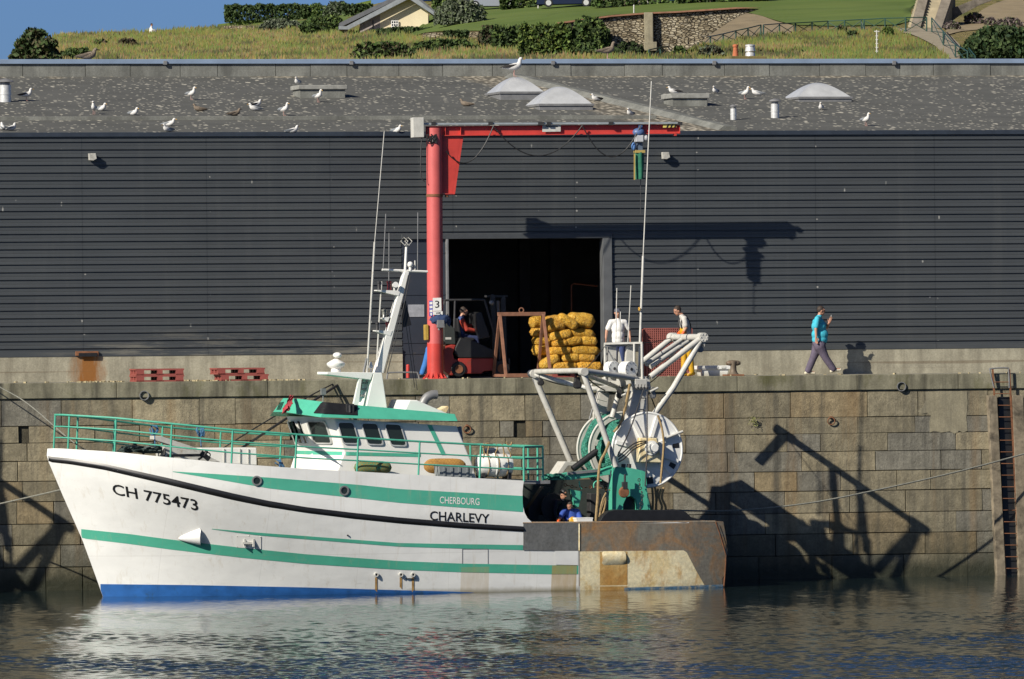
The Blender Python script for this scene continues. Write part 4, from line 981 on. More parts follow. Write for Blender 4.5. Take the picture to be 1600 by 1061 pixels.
decal('rubbing_strake', M_BAND, [(73, 713), (110, 716.5), (162, 724.5), (263.5, 747), (365, 771), (420, 782.5), (480, 792.5), (550, 801), (623.5, 808.5), (720, 816.5), (818, 822.5)], [(73, 721.5), (110, 725.5), (162, 734), (263.5, 757.5), (365, 781.5), (420, 792.5), (480, 801.5), (550, 810.5), (623.5, 818), (720, 825.5), (818, 831)], 90, prof=[.004, .03, .045, .03, .004])
# weld seams and small plate edges along the white side
for x in (905, ):
    decal('hull_seam', M_WHITE2, [(903.5, 861), (906.5, 861)], [(903.5, 925), (906.5, 925)], 1, .01, m=8)
for xa, xb, ya, yb in ((722, 762, 857.5, 881), ):
    for q in ((xa, xa + .8, ya, yb), (xb, xb + .8, ya, yb), (xa, xb, ya, ya + .7)):
        decal('hatch_outline', M_GREY, [(q[0], q[2]), (q[1], q[2])], [(q[0], q[3]), (q[1], q[3])], 4, .007)
decal('steel_plate', M_GPL, [(817.5, 817.5), (905, 817)], [(817.5, 860), (905, 861)], 10, .012)
decal('steel_plate', M_RPL, [(905, 817.5), (1010, 817.3), (1110, 817), (1122, 816), (1130, 838), (1138, 868)], [(905, 926), (1010, 925), (1105, 922), (1133, 920), (1138, 905)], 50, .012, m=10)
decal('cream_patch', M_CREAM2, [(906, 861.5), (1071, 859.8), (1086, 889), (1102, 917)], [(906, 927), (1071, 925), (1086, 924), (1102, 922)], 40, .016, m=6)
decal('rust_panel', M_OCHRE, [(937, 862), (980, 861.5)], [(937, 922), (980, 921.5)], 8, .019, m=6)
decal('scupper_pad', M_CREAM2, [(940, 863), (943, 861.2), (974, 861), (977, 863)], [(940, 880), (943, 883), (974, 882), (977, 880)], 10, .05, prof=[.02, .06, .07, .06, .02])
decal('waterline_band', pm('chipped_blue_band', (.10, .20, .30), .7, var=.4, vs=8, dirt=(.45, .40, .28), ds=7, dth=.48), [(975, 918), (1050, 916), (1129, 913)], [(975, 922.5), (1050, 921.5), (1129, 921)], 30, .021)
decal('painted_panel', M_HULL, [(867, 860.8), (903, 860.8)], [(867, 882), (903, 883)], 6, .014)
def rail_curve(pts, r, name, mat, n=8): b = MB(); b.tube(pts, r, n); return b.build(name, mat, bo, local=True, smooth=True)
rail_curve([hit(x, y, -.02) for x, y in ((817, 817.2), (870, 817), (940, 816.5), (1010, 816), (1070, 815.6), (1118, 815.3))], .028, 'bulwark_cap', M_RPL)
rail_curve([hit(x, y, .0) for x, y in ((1118, 816), (1124, 833), (1129, 850), (1134, 868), (1133, 890), (1131, 916))], .022, 'stern_edge_bar', M_RUST)
rail_curve([hit(905, y, .012) for y in (818, 832, 846, 860)], .02, 'plate_joint', M_CREAM2)
# portholes, fittings on the side
for px, py in ((401, 751), (537.5, 766.5)):
    c = hit(px, py, .004); n = (hit(px, py, .1) - c).normalized(); b = MB(); b.ring(c, n, .125, .088, .035, 28); p = b.build('porthole', M_GREY, bo, local=True, smooth=True)
    b = MB(); b.cyl(c, c + n * .012, .09, None, 24); b.build('porthole_glass', M_GLASS, p, local=True)
b = MB(); r0 = []
for i in range(9):
    t = i / 8; px = lerp(279, 312, t); hgt = 1.5 + 11.5 * t ** .8; cy = lerp(841.5, 838.5, t); dpt = .03 + .15 * t ** .8
    r0.append([hit(px + (2 * t if 0 < j < 8 else 0), cy - hgt * math.cos(PI * j / 8), dpt * math.sin(PI * j / 8) - .01) for j in range(9)])
b.grid(r0); b.add(r0[-1], [tuple(range(9))]); b.build('intake_cowl', M_HULL, bo, local=True, smooth=40)
b = MB()
for px, py in ((371, 838), (371, 854), (389, 837), (389, 856), (407, 839), (407, 857)):
    c = hit(px, py, 0); b.ball(c, .02, 8, 5)
b.box(hit(389, 847, .05), (.34, .03, .05)); b.box(hit(382, 847, .03), (.04, .08, .2)); b.box(hit(396, 847, .03), (.04, .08, .2)); b.build('side_cleat', M_WHITE2, bo, local=True, smooth=True)
decal('cleat_plate', M_WHITE, [(369, 836), (408, 838)], [(369, 855), (408, 858)], 4, .012)
for px, L_ in ((587.5, 30), (626, 18), (645, 26)):
    c = hit(px, 898, .0); n = V3((0, -1, 0)); b = MB(); b.ring(c, n, .055, .032, .05, 18, 0); b.cyl(c, c + n * .02, .034, None, 14, 1); b.build('outlet', [M_WHITE2, M_BLACK], bo, local=True, smooth=True)
    decal('rust_run', pm('rust_run_%d' % px, (.42, .25, .09), .7, var=.35, vs=9), [(px - 1.6, 902), (px + 1.8, 902)], [(px - .9, 902 + L_ * .85), (px + 1.0, 902 + L_)], 3, .009, m=4)
b = MB(); b.bar(hit(634, 903.5, .02), hit(650, 904, .02), .03, .02); b.build('side_bar', M_BLACK, bo, local=True)
b = MB(); c = hit(543, 836.5, .0); b.cyl(c, c + V3((0, -.03, 0)), .02, None, 10); b.build('drain_plug', M_BLACK, bo, local=True)

# lettering on the side
def text_verts(s, bold=0.0, shear=0.0):
    cu = bpy.data.curves.new('lettering', 'FONT'); cu.body = s; cu.size = 1.0; cu.resolution_u = 3; cu.offset = bold; cu.shear = shear
    o = bpy.data.objects.new('lettering', cu); C.objects.link(o); dg = bpy.context.evaluated_depsgraph_get(); dg.update()
    me = bpy.data.meshes.new_from_object(o.evaluated_get(dg)); V = [v.co.copy() for v in me.vertices]; F = [tuple(p.vertices) for p in me.polygons]
    bpy.data.objects.remove(o); bpy.data.curves.remove(cu); bpy.data.meshes.remove(me); return V, F
def lettering(s, mat, base, h0, h1, bold, parent, fn, shear=0.0, name='lettering'):
    """text whose baseline follows the given pixel polyline on a real surface; fn maps a pixel to the surface"""
    V, F = text_verts(s, bold, shear); x0, x1 = min(v.x for v in V), max(v.x for v in V); H = max(v.y for v in V); pts = []
    lo, hi = base[0][0], base[-1][0]
    for v in V:
        u = (v.x - x0) / (x1 - x0); px = lo + (hi - lo) * u; py = interp(base, px) - (v.y / H) * lerp(h0, h1, u); pts.append(fn(px, py))
    b = MB(); b.add(pts, F); return b.build(name, mat, parent, local=True)
lettering('CH 775473', M_BAND, [(176, 771.5), (240, 784), (309.5, 797.5)], 16, 16.5, .012, bo, lambda x, y: hit(x, y, .009), -.12)
lettering('CHERBOURG', M_WHITE, [(687, 786.3), (749, 789.3)], 10.6, 10.8, .004, bo, lambda x, y: hit(x, y, .012))
lettering('CHARLEVY', M_BAND, [(671.5, 812.3), (764.5, 817.2)], 14, 14, .012, bo, lambda x, y: hit(x, y, .009))

# decks
b = MB(); rows = []
for i in range(40):
    x = XS0 + .12 + (XC - XS0 - .12) * i / 39; z = zsh(x) - .06; h_ = max(.01, half(x, z) - .02); rows.append([V3((x, -h_, z)), V3((x, 0, z + .06)), V3((x, h_, z))])
b.grid(rows); xo = aB(857, 750, -2.3).x; zo = zsh(XC)
M_DECK = pm('grey_deck_paint', (.20, .22, .21), .7, var=.2, vs=4)
b.build('foredeck', M_DECK, bo, local=True, smooth=60)
b = MB(); b.box2((XC - .3, -2.45, zo - .10), (xo, 2.45, zo - .012)); b.build('aft_deck_edge', M_GREY, bo, local=True, bevel=.01)
ZW = ZBW - .95
b = MB(); b.box2((XC - .1, -HB + .45, ZW - .08), (XE - .35, HB - .45, ZW)); b.build('working_deck', M_DARK, bo, local=True)
b = MB(); b.box2((XC - .25, -HB + .4, ZW), (XC - .1, HB - .4, zo - .10)); b.build('bulkhead', pm('shelter_bulkhead', (.05, .06, .055), .7), bo, local=True)
b = MB(); x1 = aB(1000, 760, 2.6).x; b.box2((XC - .1, HB - .14, ZW), (x1, HB - .03, zo - .10)); b.build('shelter_side', pm('shelter_side_shade', (.035, .045, .04), .7), bo, local=True)  # plate coloured dark to carry the shade under the boat deck

# rails round the fore and boat deck
RH = .845
def gun(x, side=-1, dz=0, inset=.07):
    z = zsh(x); return V3((x, side * max(.02, half(x, z) - inset), z + dz))
M_RAIL = pm('turquoise_rail_paint', (.075, .37, .26), .4, var=.12, vs=6, dirt=(.20, .14, .08), ds=9, dth=.68)
px_posts = [107.5, 180.4, 267.6, 363, 462.5, 559, 655, 750.7]
P_near = [deck_x(px, interp([(90, 700.5), (180, 706), (263, 714.5), (362, 724.5), (480, 733), (559, 737), (655, 742.5), (751, 747.5)], px)) for px in px_posts]
XR0 = P_near[0].x - .10; xr1 = aB(815, 748, -2.5).x
def rpost(p, top, r=.026): b = MB(); b.tube([p - V3((0, 0, .02)), top], r, 8); b.build('rail_post', M_RAIL, bo, local=True, smooth=True)
far_px = [250, 455, 714, 964]
for p in P_near: q = gun(p.x); rpost(q, q + V3((.045, 0, RH)))
for i, p in enumerate(P_near[1:]):
    x = p.x - .35; q = gun(x, 1); rpost(q, q + V3((.045, 0, RH)))
xs_ = [XR0 + (xr1 - XR0) * i / 60 for i in range(61)]
for dz, r in ((RH, .026), (RH * .655, .019), (RH * .325, .019)):
    pts = [gun(x, 1, dz) for x in reversed(xs_)] + [V3((XR0 - .12, 0, zsh(XR0) + dz))] + [gun(x, -1, dz) for x in xs_]
    b = MB(); b.tube(pts, r, 8); b.build('hand_rail' if dz == RH else 'mid_rail', M_RAIL, bo, local=True, smooth=True)
b = MB(); q = V3((XR0 - .14, 0, zsh(XR0))); b.tube([q + V3((-.02, 0, -.05)), q + V3((.03, 0, RH))], .026, 8); b.build('rail_post', M_RAIL, bo, local=True, smooth=True)
# after end of the boat deck rail
f = aBf(-2.33); xe = aB(848.5, 749, -2.33).x; e0 = gun(xr1); zr = zo
corner = [V3((xr1, e0.y, zr)), V3((xe, -2.33, zr)), V3((xe, 2.33, zr)), V3((xr1, -e0.y, zr))]
for p in (corner[0], corner[1], corner[2], corner[3], V3((xe, -1.2, zr)), V3((xe, 1.2, zr)), V3((xr1 + .28, 2.33, zr)), V3((xe - .14, -2.33, zr))): rpost(p, p + V3((0, 0, RH)), .028)
for dz, r in ((RH, .03), (RH * .655, .024), (RH * .325, .024)):
    b = MB(); b.tube([p + V3((0, 0, dz)) for p in corner], r, 8); b.build('hand_rail' if dz == RH else 'mid_rail', M_RAIL, bo, local=True, smooth=True)

# wheelhouse: horizontal outlines lofted upwards
def outline(pts, z=None):
    """near half given as (px, py, w) from aft to bow, mirrored to the far side; keeps each point's own height"""
    n = [aB(*p) for p in pts]
    return n + [V3((q.x, -q.y, q.z)) for q in reversed(n)]
WHS = 1.92
L0 = outline([(745, 748, -WHS), (526, 738, -WHS), (480, 734, -.72)])
L1 = outline([(737, 722, -WHS), (538, 707, -WHS), (490, 704, -.72)])
L2 = outline([(714, 666, -WHS), (522, 654, -WHS), (474.5, 651, -.72)])
def loft(levels, cap=True):
    b = MB(); b.grid(levels, wrap=True)
    if cap: b.add(levels[-1], [tuple(range(len(levels[-1])))]); b.add(levels[0], [tuple(range(len(levels[0])))])
    return b
wb = loft([L0, L1, L2]); WBV = BVHTree.FromPolygons([V3(v) for v in wb.v], wb.f)
who = wb.build('wheelhouse', M_WHITE, bo, local=True, bevel=.03)
K0 = outline([(715.5, 658, -2.14), (500.5, 652, -2.14), (447, 644, -.55)])
K1 = outline([(711, 647, -2.0), (510, 628.5, -1.88), (461, 622.5, -.50)])
kb = loft([K0, K1]); KBV = BVHTree.FromPolygons([V3(v) for v in kb.v], kb.f)
rfo = kb.build('wheelhouse_roof', M_GREEN, who, local=True, bevel=.015)
decal('roof_panel', M_BLACK, [(491, 645.5), (503.5, 628.6), (558, 633.6)], [(491, 646.3), (503.5, 646.8), (558, 649.3)], 24, .022, bvh=KBV, parent=who)
b = MB(); c = hit(546, 640.5, .05, KBV); b.cyl(c + V3((0, 0, -.09)), c + V3((0, 0, .09)), .05, None, 12); b.box(c, (.2, .06, .25)); b.build('navigation_light', M_DARK, who, local=True, smooth=True)
b = MB()
for i in range(4): b.bar(hit(433 + i * 1.9, 641 - i * .2, .006, KBV), hit(438 + i * 1.9, 629 - i * .2, .006, KBV), .03, .01, (0, 1, 0))
b.build('vent_grille', M_BLACK, who, local=True)
decal('paint_stripe', M_STRIPE, [(463.5, 704), (490, 704.6), (657, 709)], [(462.5, 709.5), (492, 710.6), (657, 714)], 30, .007, bvh=WBV, parent=who)
b = MB(); b.add([aB(x, y, -WHS - .008) for x, y in ((667.6, 664), (674.4, 664), (697, 711), (690, 711))], [(0, 1, 2, 3)]); b.build('paint_stripe', M_STRIPE, who, local=True)
def rquad(q, r=.16, n=4):
    """quad with rounded corners"""
    q = [V3(p) for p in q]; out = []
    for i in range(4):
        a, b_, c = q[i - 1], q[i], q[(i + 1) % 4]; s, e = b_.lerp(a, r), b_.lerp(c, r * ((a - b_).length / (c - b_).length))
        for k in range(n + 1): t = k / n; out.append(s * (1 - t) ** 2 + b_ * 2 * t * (1 - t) + e * t * t)
    return out
M_FRAMEW = pm('window_frame_alloy', (.62, .62, .60), .35, .4)
for q in ([(481.5, 658.8), (508.5, 659.2), (518.5, 691.6), (491.5, 691.2)], [(527.5, 660.3), (551, 661), (560, 692.4), (537, 692)], [(564.5, 661.6), (588, 662.3), (598, 694), (575, 693.4)], [(600.8, 663), (624.5, 664), (634.5, 695.8), (611.5, 695)]):
    P4 = [hit(p[0], p[1], .004, WBV) for p in q]; c = sum(P4, V3()) / 4
    outer = rquad([c + (p - c) * 1.13 for p in P4]); inner = rquad(P4); n = len(outer); b = MB(); dn = (P4[1] - P4[0]).cross(P4[2] - P4[0]).normalized() * .03; dn = -dn if dn.y > 0 else dn
    b.add(outer + inner + [p + dn for p in outer] + [p + dn for p in inner], [(2 * n + i, 2 * n + (i + 1) % n, 3 * n + (i + 1) % n, 3 * n + i) for i in range(n)] + [(i, (i + 1) % n, 2 * n + (i + 1) % n, 2 * n + i) for i in range(n)] + [(n + i, n + (i + 1) % n, 3 * n + (i + 1) % n, 3 * n + i) for i in range(n)])
    wn = b.build('side_window', M_FRAMEW, who, local=True)
    b = MB(); b.add([p + dn * .28 for p in inner], [tuple(range(n))]); b.build('window_pane', M_GLASS, wn, local=True)
for q in ([(448.5, 659), (454.5, 658.5), (467, 690.5), (461, 690.5)], [(456.5, 658), (461.5, 657.8), (474, 692), (468.5, 691.5)], [(464.5, 657.5), (469.5, 657.5), (481.5, 692.5), (476.5, 692)]):
    b = MB(); b.add([hit(x, y, .012, WBV) for x, y in q], [(0, 1, 2, 3)]); wn = b.build('front_window', M_GLASS, who, local=True)
    b = MB(); b.tube([hit(x, y, .014, WBV) for x, y in q], .016, 6, closed=True); b.build('window_frame', M_FRAMEW, wn, local=True, smooth=True)
# aft edge lamp / door seen past the house
b = MB(); f = aBf(-.8); b.prism([f(716, 667), f(721, 666), f(724, 690), f(718, 690)], (0, .1, 0)); b.build('aft_door', pm('blue_grey_door', (.12, .16, .22), .5), who, local=True)
# funnel casing and exhaust
b = MB(); f = aBf(-1.25); b.prism([f(631.5, 642), f(639.8, 624.7), f(651.9, 625.2), f(702, 647)], (0, 1.5, 0)); fc = b.build('funnel_casing', M_WHITE, bo, local=True, bevel=.03)
b = MB(); f = aBf(-.35); pts = smooth_curve([f(658, 640), f(661, 630), f(667, 621), f(675, 617), f(682.5, 616.5)], 5); b.tube(pts, .115, 16, caps=False); b.tube(pts, .098, 16, caps=False); e = pts[-1]; d = (pts[-1] - pts[-2]).normalized()
b.build('exhaust_pipe', M_GREY, fc, local=True, smooth=True); b = MB(); b.cyl(e - d * .06, e - d * .05, .098, None, 16); b.build('exhaust_mouth', M_BLACK, fc, local=True)
b = MB(); f = aBf(.2); b.prism([f(689, 640), f(700, 634.5), f(701, 637), f(697, 645), f(690, 644)], (0, .5, 0)); b.build('roof_cowl', M_CREAM2, bo, local=True)
# mast base, arm, legs
b = MB(); f = aBf(-.42); b.prism([f(584, 582), f(597, 582.6), f(605, 638), f(572.5, 635)], (0, .84, 0)); mb = b.build('mast_base', M_WHITE, bo, local=True, bevel=.015)
b = MB(); b.prism([f(511, 581), f(584, 582), f(579.5, 593.5), f(511, 585.3)], (0, .84, 0)); b.build('mast_platform', M_WHITE, mb, local=True, bevel=.012)
for w in (-.42, .30): b = MB(); f = aBf(w); b.prism([f(561.4, 592), f(565, 592), f(560.3, 634), f(552.4, 633.5)], (0, .12, 0)); b.build('mast_leg', M_WHITE, mb, local=True)
b = MB(); f = aBf(0)
for y0, y1 in ((598, 598.4), (608, 608.6), (618, 618.8)): b.bar(f(563, y0), f(580, y1), .25, .05)
b.build('mast_rungs', M_GREY, mb, local=True)
# radar
p = aB(525, 581, -.1); k = 1 / 62; b = MB(); b.lathe(p, [(.12, -.02), (.13, .03), (.115, .08), (.2, .13), (.235, .18), (.235, .22), (.16, .27), (.08, .31), (.05, .33)], 28); rd = b.build('radar', M_WHITE, mb, local=True, smooth=50)
b = MB(); b.ball(p + V3((.04, 0, .42)), (.11, .17, .075), 20, 12); b.build('radar_scanner', M_WHITE, rd, local=True, smooth=True)
# mast
b = MB(); f = aBf(-.11); m0, m1 = f(591, 584), f(635, 424); b.prism([f(585.5, 583), f(599.5, 583), f(640, 425), f(632.5, 424)], (0, .22, 0)); ms = b.build('mast', M_WHITE, bo, local=True, bevel=.015)
def mrod(a, c, r, name='mast_rod', mat=M_WHITE, par=None, w=0, r1=None): b = MB(); f = aBf(w); b.cyl(f(*a), f(*c), r, r1, 8); return b.build(name, mat, par or ms, local=True, smooth=True)
mrod((597, 421.5), (668, 424.5), .03, 'crosstree'); mrod((633, 424), (635, 386), .035, 'mast_top_pole')
for a, c, r in (((598.7, 421), (603, 334), .014), ((607.5, 452), (608, 364), .013), ((652.5, 422), (653, 332), .013), ((648.5, 422), (648.5, 407), .02), ((591.5, 518), (596.5, 440), .022), ((588, 582), (591.5, 518), .022)): mrod(a, c, r, 'whip_antenna', M_GREY if r < .02 else M_WHITE2)
mrod((573.5, 582), (585.5, 378), .028, 'long_whip', M_WHITE2, w=-.3); mrod((585.5, 378), (600.5, 205), .012, 'long_whip', M_WHITE2, w=-.3)
mrod((568, 582), (573, 560), .03, 'whip_mount', M_GREY, w=-.3)
b = MB(); c = aB(635, 377, 0); h = .13
for s in (-1, 1):
    q = [c + V3((s * .055 + x, y, z)) for x, y, z in ((-h * .75, 0, 0), (0, .05, h * .8), (h * .75, 0, 0), (0, -.05, -h * .8))]; b.tube(q, .012, 6, closed=True)
b.ball(c + V3((0, 0, -.1)), .04, 8, 6); b.build('direction_finder', M_WHITE2, ms, local=True, smooth=True)
b = MB(); c = aB(641, 413.5, 0); b.ball(c, .078, 16, 12); b.cyl(c - V3((0, 0, .15)), c, .04, None, 10); b.build('satellite_dome', M_WHITE, ms, local=True, smooth=True)
for (xa, ya, xb, yb, th) in ((589, 453, 626, 458, .05), (587, 516, 613, 521, .05), (598, 496.5, 609, 499, .03)):
    b = MB(); f = aBf(-.12); b.prism([f(xa, ya), f(xb, yb - 4), f(xb - 3, yb + 4), f(xa, ya + 1.5)], (0, .24, 0)); b.build('light_bracket', M_WHITE, ms, local=True)
M_LRED = pm('red_lamp_lens', (.10, .012, .015), .25); M_LWH = pm('clear_lamp_lens', (.16, .16, .14), .25)
for px, py, m_, wd in ((608.5, 451, M_LRED, .075), (607, 515, M_LRED, .075), (600.5, 495, M_LWH, .075), (592, 451, M_DARK, .05), (589.5, 515, M_DARK, .05)):
    b = MB(); p = aB(px, py, 0); b.lathe(p, [(wd * .9, -.05), (wd * .9, 0), (wd * .8, .01), (wd * .8, .13), (wd, .14), (wd, .18), (wd * .4, .2)], 12); b.build('mast_lamp', m_, ms, local=True, smooth=True)
b = MB(); p = aB(616, 446, -.1); b.cyl(p, p + V3((0, -.12, .02)), .06, .075, 12); b.cyl(p - V3((0, 0, .16)), p, .02, None, 6); b.build('searchlight', M_WHITE, ms, local=True, smooth=True)
b = MB(); p = aB(579.5, 582, -.2); b.lathe(p, [(.02, 0), (.02, .1), (.06, .12), (.055, .16), (.02, .27)], 12); b.build('gps_cone', M_WHITE, ms, local=True, smooth=True)
for dx in (5, 9):
    b = MB(); f = aBf(-.13); b.tube([f(596 + dx, 583), f(617 + dx, 500), f(634 + dx * .8, 430)], .012, 6); b.build('mast_cable', M_BLACK, ms, local=True, smooth=True)
b = MB(); f = aBf(-.05); b.prism([f(629, 475), f(634, 470), f(643, 508), f(629, 512)], (0, .05, 0)); b.build('mast_cone_shape', M_BLACK, ms, local=True)
for a, c in (((634, 470), (652, 610)), ((630, 475), (648, 606))):
    b = MB(); f = aBf(.35); b.tube([f(*a), f(*c)], .008, 5); b.build('stay', M_DARK, ms, local=True)
b = MB(); f = aBf(-.7); b.box(f(505, 612), (.12, .1, .16)); b.cyl(f(505, 616), f(504.5, 628), .015, None, 6); b.build('roof_floodlight', M_GREY, who, local=True, smooth=True)

# foredeck gear
b = MB(); f = aBf(-.9); b.prism([f(240, 681), f(252, 681.5), f(310, 701), f(328, 708), f(300, 706), f(262, 694), (f(240, 687))], (0, .35, 0)); b.build('deck_crane_arm', M_WHITE2, bo, local=True, bevel=.015)
b = MB(); b.prism([f(256, 695), f(300, 700), f(345, 722), f(258, 722)], (0, .8, 0)); b.build('windlass_housing', M_WHITE2, bo, local=True, bevel=.02)
b = MB(); f = aBf(.6); b.prism([f(314, 700), f(401, 699.5), f(401.5, 727), f(314, 722)], (0, .9, 0)); b.build('deck_locker', M_WHITE, bo, local=True, bevel=.02)
for x in (350, 375, 388): b = MB(); b.bar(aB(x, 701, .58), aB(x, 724, .58), .015, .02, (0, 1, 0)); b.build('locker_seam', M_WHITE2, bo, local=True)
# anchor on the foredeck
b = MB(); f = aBf(-1.55)
b.bar(f(262, 712), f(322, 711), .07, .07); b.tube(smooth_curve([f(310, 718), f(318, 712), f(324, 703)], 4), [.03] * 4 + [.04] * 4 + [.012], 6); b.tube([f(256, 713), f(258, 702)], .03, 6); b.torus(f(325, 711), (0, 1, 0), .06, .016, 14, 6); b.bar(f(314, 707), f(327, 718), .05, .12); an = b.build('anchor', M_BLACK, bo, local=True, smooth=True)
b = MB(); rng = random.Random(9); f = aBf(-.8)
pts = []
for i in range(60): pts.append(f(lerp(192, 246, (math.sin(i * .9) + 1) / 2) + rng.uniform(-3, 3), 706 + rng.uniform(-6, 3) - abs(math.sin(i * .45)) * 3) + V3((0, rng.uniform(-.4, .4), 0)))
b.tube(smooth_curve(pts, 3), .022, 5); b.build('coiled_hose', pm('dark_green_hose', (.03, .05, .045), .6), bo, local=True, smooth=True)
for a, m_ in (((193, 697), M_DARK), ((222, 696), M_DARK)):
    b = MB(); f = aBf(-.5); b.bar(f(a[0], a[1] + 12), f(a[0] + 20, a[1] - 3), .06, .1); b.build('deck_bar', m_, bo, local=True)
# ------------------------------------------------------------------ after gear of the trawler
def bpart(b, name, mat, parent=None, **k): return b.build(name, mat, parent or bo, local=True, **k)
def pole(name, pts, r, mat=None, parent=None, n=12, sm=True):
    b = MB(); b.tube(pts, r, n); return bpart(b, name, mat or M_WHITE2, parent, smooth=sm)
# --- fore gallows: two tips carried on legs, stayed back to the mast box
fN, fF = aBf(-1.9), aBf(1.9)
tN, tF = fN(911, 581), fF(833, 584)
gf = MB(); gf.tube([tN, fN(962, 729)], .075, 14); g1 = bpart(gf, 'gallows_leg', M_WHITE2, smooth=True)
gf = MB(); gf.tube([tF, fF(891, 720)], .08, 14); bpart(gf, 'gallows_leg', M_WHITE2, smooth=True)
pole('gallows_crossbar', [tF + V3((.05, 0, .05)), tN + V3((-.02, 0, .03))], .07)
fR = aBf(-1.1); hubN = fR(1001, 598)
pole('gallows_strut', [tN + V3((.05, 0, .02)), fR(993, 591)], .075); pole('gallows_strut', [tN + V3((.05, 0, -.06)), aB(967, 606, 0)], .055)
pole('gallows_strut', smooth_curve([tF, aB(880, 597, .9), aB(929, 607.5, .2), aB(956, 602.5, .3)], 5), .065)
pole('gallows_strut', [aB(969, 607, -.3), aB(963, 628, -.4), aB(956, 653, -.5)], .07)
for q, r in ((tN, .10), (tF, .11)):
    b = MB(); b.cyl(q + V3((0, -.13, 0)), q + V3((0, .13, 0)), r, None, 18); bpart(b, 'gallows_head', M_WHITE2, smooth=True)
def block(p, mat=M_DARK, s=1.0):
    b = MB(); b.cyl(p + V3((0, -.05, 0)), p + V3((0, .05, 0)), .11 * s, None, 18); b.box(p + V3((0, 0, .06 * s)), (.12 * s, .14, .26 * s)); b.torus(p + V3((0, 0, .24 * s)), (0, 1, 0), .06 * s, .016, 12, 6); return bpart(b, 'hanging_block', mat, smooth=True)
block(aB(902, 601, -.9))
# --- mast box and towers
M_TW = M_WHITE2
b = MB(); b.prism([fR(985, 590), fR(1015, 588), fR(1018, 609), fR(990, 613)], (0, 2.2, 0)); hb_ = bpart(b, 'mast_box', M_TW, bevel=.02)
b = MB(); b.prism([fR(991, 609), fR(1014, 609), fR(1008, 650), fR(1002, 690), fR(995, 735), fR(957, 735), fR(968, 700), fR(980, 655)], (0, .22, 0)); bpart(b, 'near_tower', M_TW, bevel=.015)
f = aBf(1.1); b = MB(); b.prism([f(938, 609), f(953, 610), f(948, 648), f(960, 735), f(930, 735), f(930, 646)], (0, .22, 0)); ft = bpart(b, 'far_tower', M_TW, bevel=.015)
for y in (617, 627, 637): pole('tower_rung', [aB(931 + (637 - y) * .1, y + 6, .9), aB(948, y + 10, .9)], .02)
pole('tower_stay', [f(934, 612), f(922, 651), f(921, 655)], .018, M_GREY)
b = MB(); f0 = aBf(0); b.prism([f0(940, 603), f0(990, 606), f0(990, 613), f0(935, 611)], (0, .3, 0)); bpart(b, 'cross_beam', M_TW, bevel=.01)
b = MB(); b.prism([aB(925, 597, .6), aB(950, 592, .6), aB(985, 600, .6), aB(968, 607, .6)], (0, .5, 0)); bpart(b, 'gusset_plate', M_TW)
# upper frame with the hauling sheaves
fU = aBf(-.6)
pole('frame_post', [fU(945.5, 592), fU(945.5, 537)], .036); pole('frame_post', [aB(991, 592, -1.0), aB(991, 537, -1.0)], .03); pole('frame_post', [aB(1003.5, 592, -1.1), aB(1003, 537, -1.1)], .036)
b = MB(); b.bar(fU(944, 537), aB(1004, 535.5, -1.0), .14, .05); bpart(b, 'frame_top', M_TW)
b = MB(); b.bar(fU(946, 539.5), aB(988, 538, -.7), .1, .09); bpart(b, 'frame_top', M_GREY)
b = MB(); b.prism([fU(951, 541), fU(963, 541), fU(963, 595), fU(949, 595)], (0, .12, 0)); bpart(b, 'sheave_plate', M_TW)
b = MB(); b.prism([fU(967, 545), fU(976, 585), fU(974, 592), fU(965, 592)], (0, .1, 0)); bpart(b, 'sheave_plate', M_TW)
f = aBf(-.75); b = MB(); b.prism([f(980, 540), f(991, 538), f(992, 592), f(976, 592)], (0, .12, 0)); bpart(b, 'sheave_plate', M_TW)
def sheave(c, r, d=.22):
    b = MB(); ax = V3((.35, -1, 0)).normalized()
    b.cyl(c - ax * d / 2, c + ax * d / 2, r, None, 30, 0); b.cyl(c + ax * d / 2, c + ax * (d / 2 + .012), r * .2, None, 12, 1)
    for k in range(10): a = k * .628; x = ax.cross(V3((0, 0, 1))).normalized(); q = c + (x * math.cos(a) + V3((0, 0, 1)) * math.sin(a)) * r * .82; b.cyl(q + ax * d * .48, q + ax * d * .53, .012, None, 6, 1)
    return bpart(b, 'hauling_sheave', [M_HULL, M_DARK], smooth=35)
sheave(aB(956, 576, -.75), .19); sheave(aB(981, 577, -.95), .205, .3)
for y in (552, 564, 576, 588): pole('frame_rung', [aB(946, y, -.6), aB(951, y + 1, -.3)], .02)
# --- after gallows over the stern
aN, aF = aBf(-1.1), aBf(1.1)
sN, sF = aN(1097, 527), aF(1051, 527)
pole('stern_gallows_arm', [sN, aN(1016, 589)], .078); pole('stern_gallows_arm', [sF, aB(1003, 566, 1.1)], .075)
pole('stern_gallows_leg', [sN + V3((-.02, 0, -.06)), aN(1052, 606), aN(1004, 672), aN(992, 690)], .078)
pole('stern_gallows_crossbar', [sF, sN], .085)
pole('stern_gallows_brace', [aB(1069, 528.5, .35), aB(1010, 569, -.4)], .062); pole('stern_gallows_brace', [aB(1077, 532, -.1), aB(1017, 573, -.9)], .062)
for q in (sN, sF):
    b = MB(); b.cyl(q + V3((0, -.14, 0)), q + V3((0, .14, 0)), .12, None, 18)
    for k in range(6): a = k * 1.047; b.ball(q + V3((math.cos(a) * .085, -.145, math.sin(a) * .085)), .018, 6, 4)
    bpart(b, 'gallows_head', M_TW, smooth=True)
b = MB(); b.prism([sN + V3((-.02, -.04, -.08)), sN + V3((.1, -.04, -.08)), sN + V3((.05, -.04, -.24))], (0, .05, 0)); bpart(b, 'gallows_eye', M_TW)
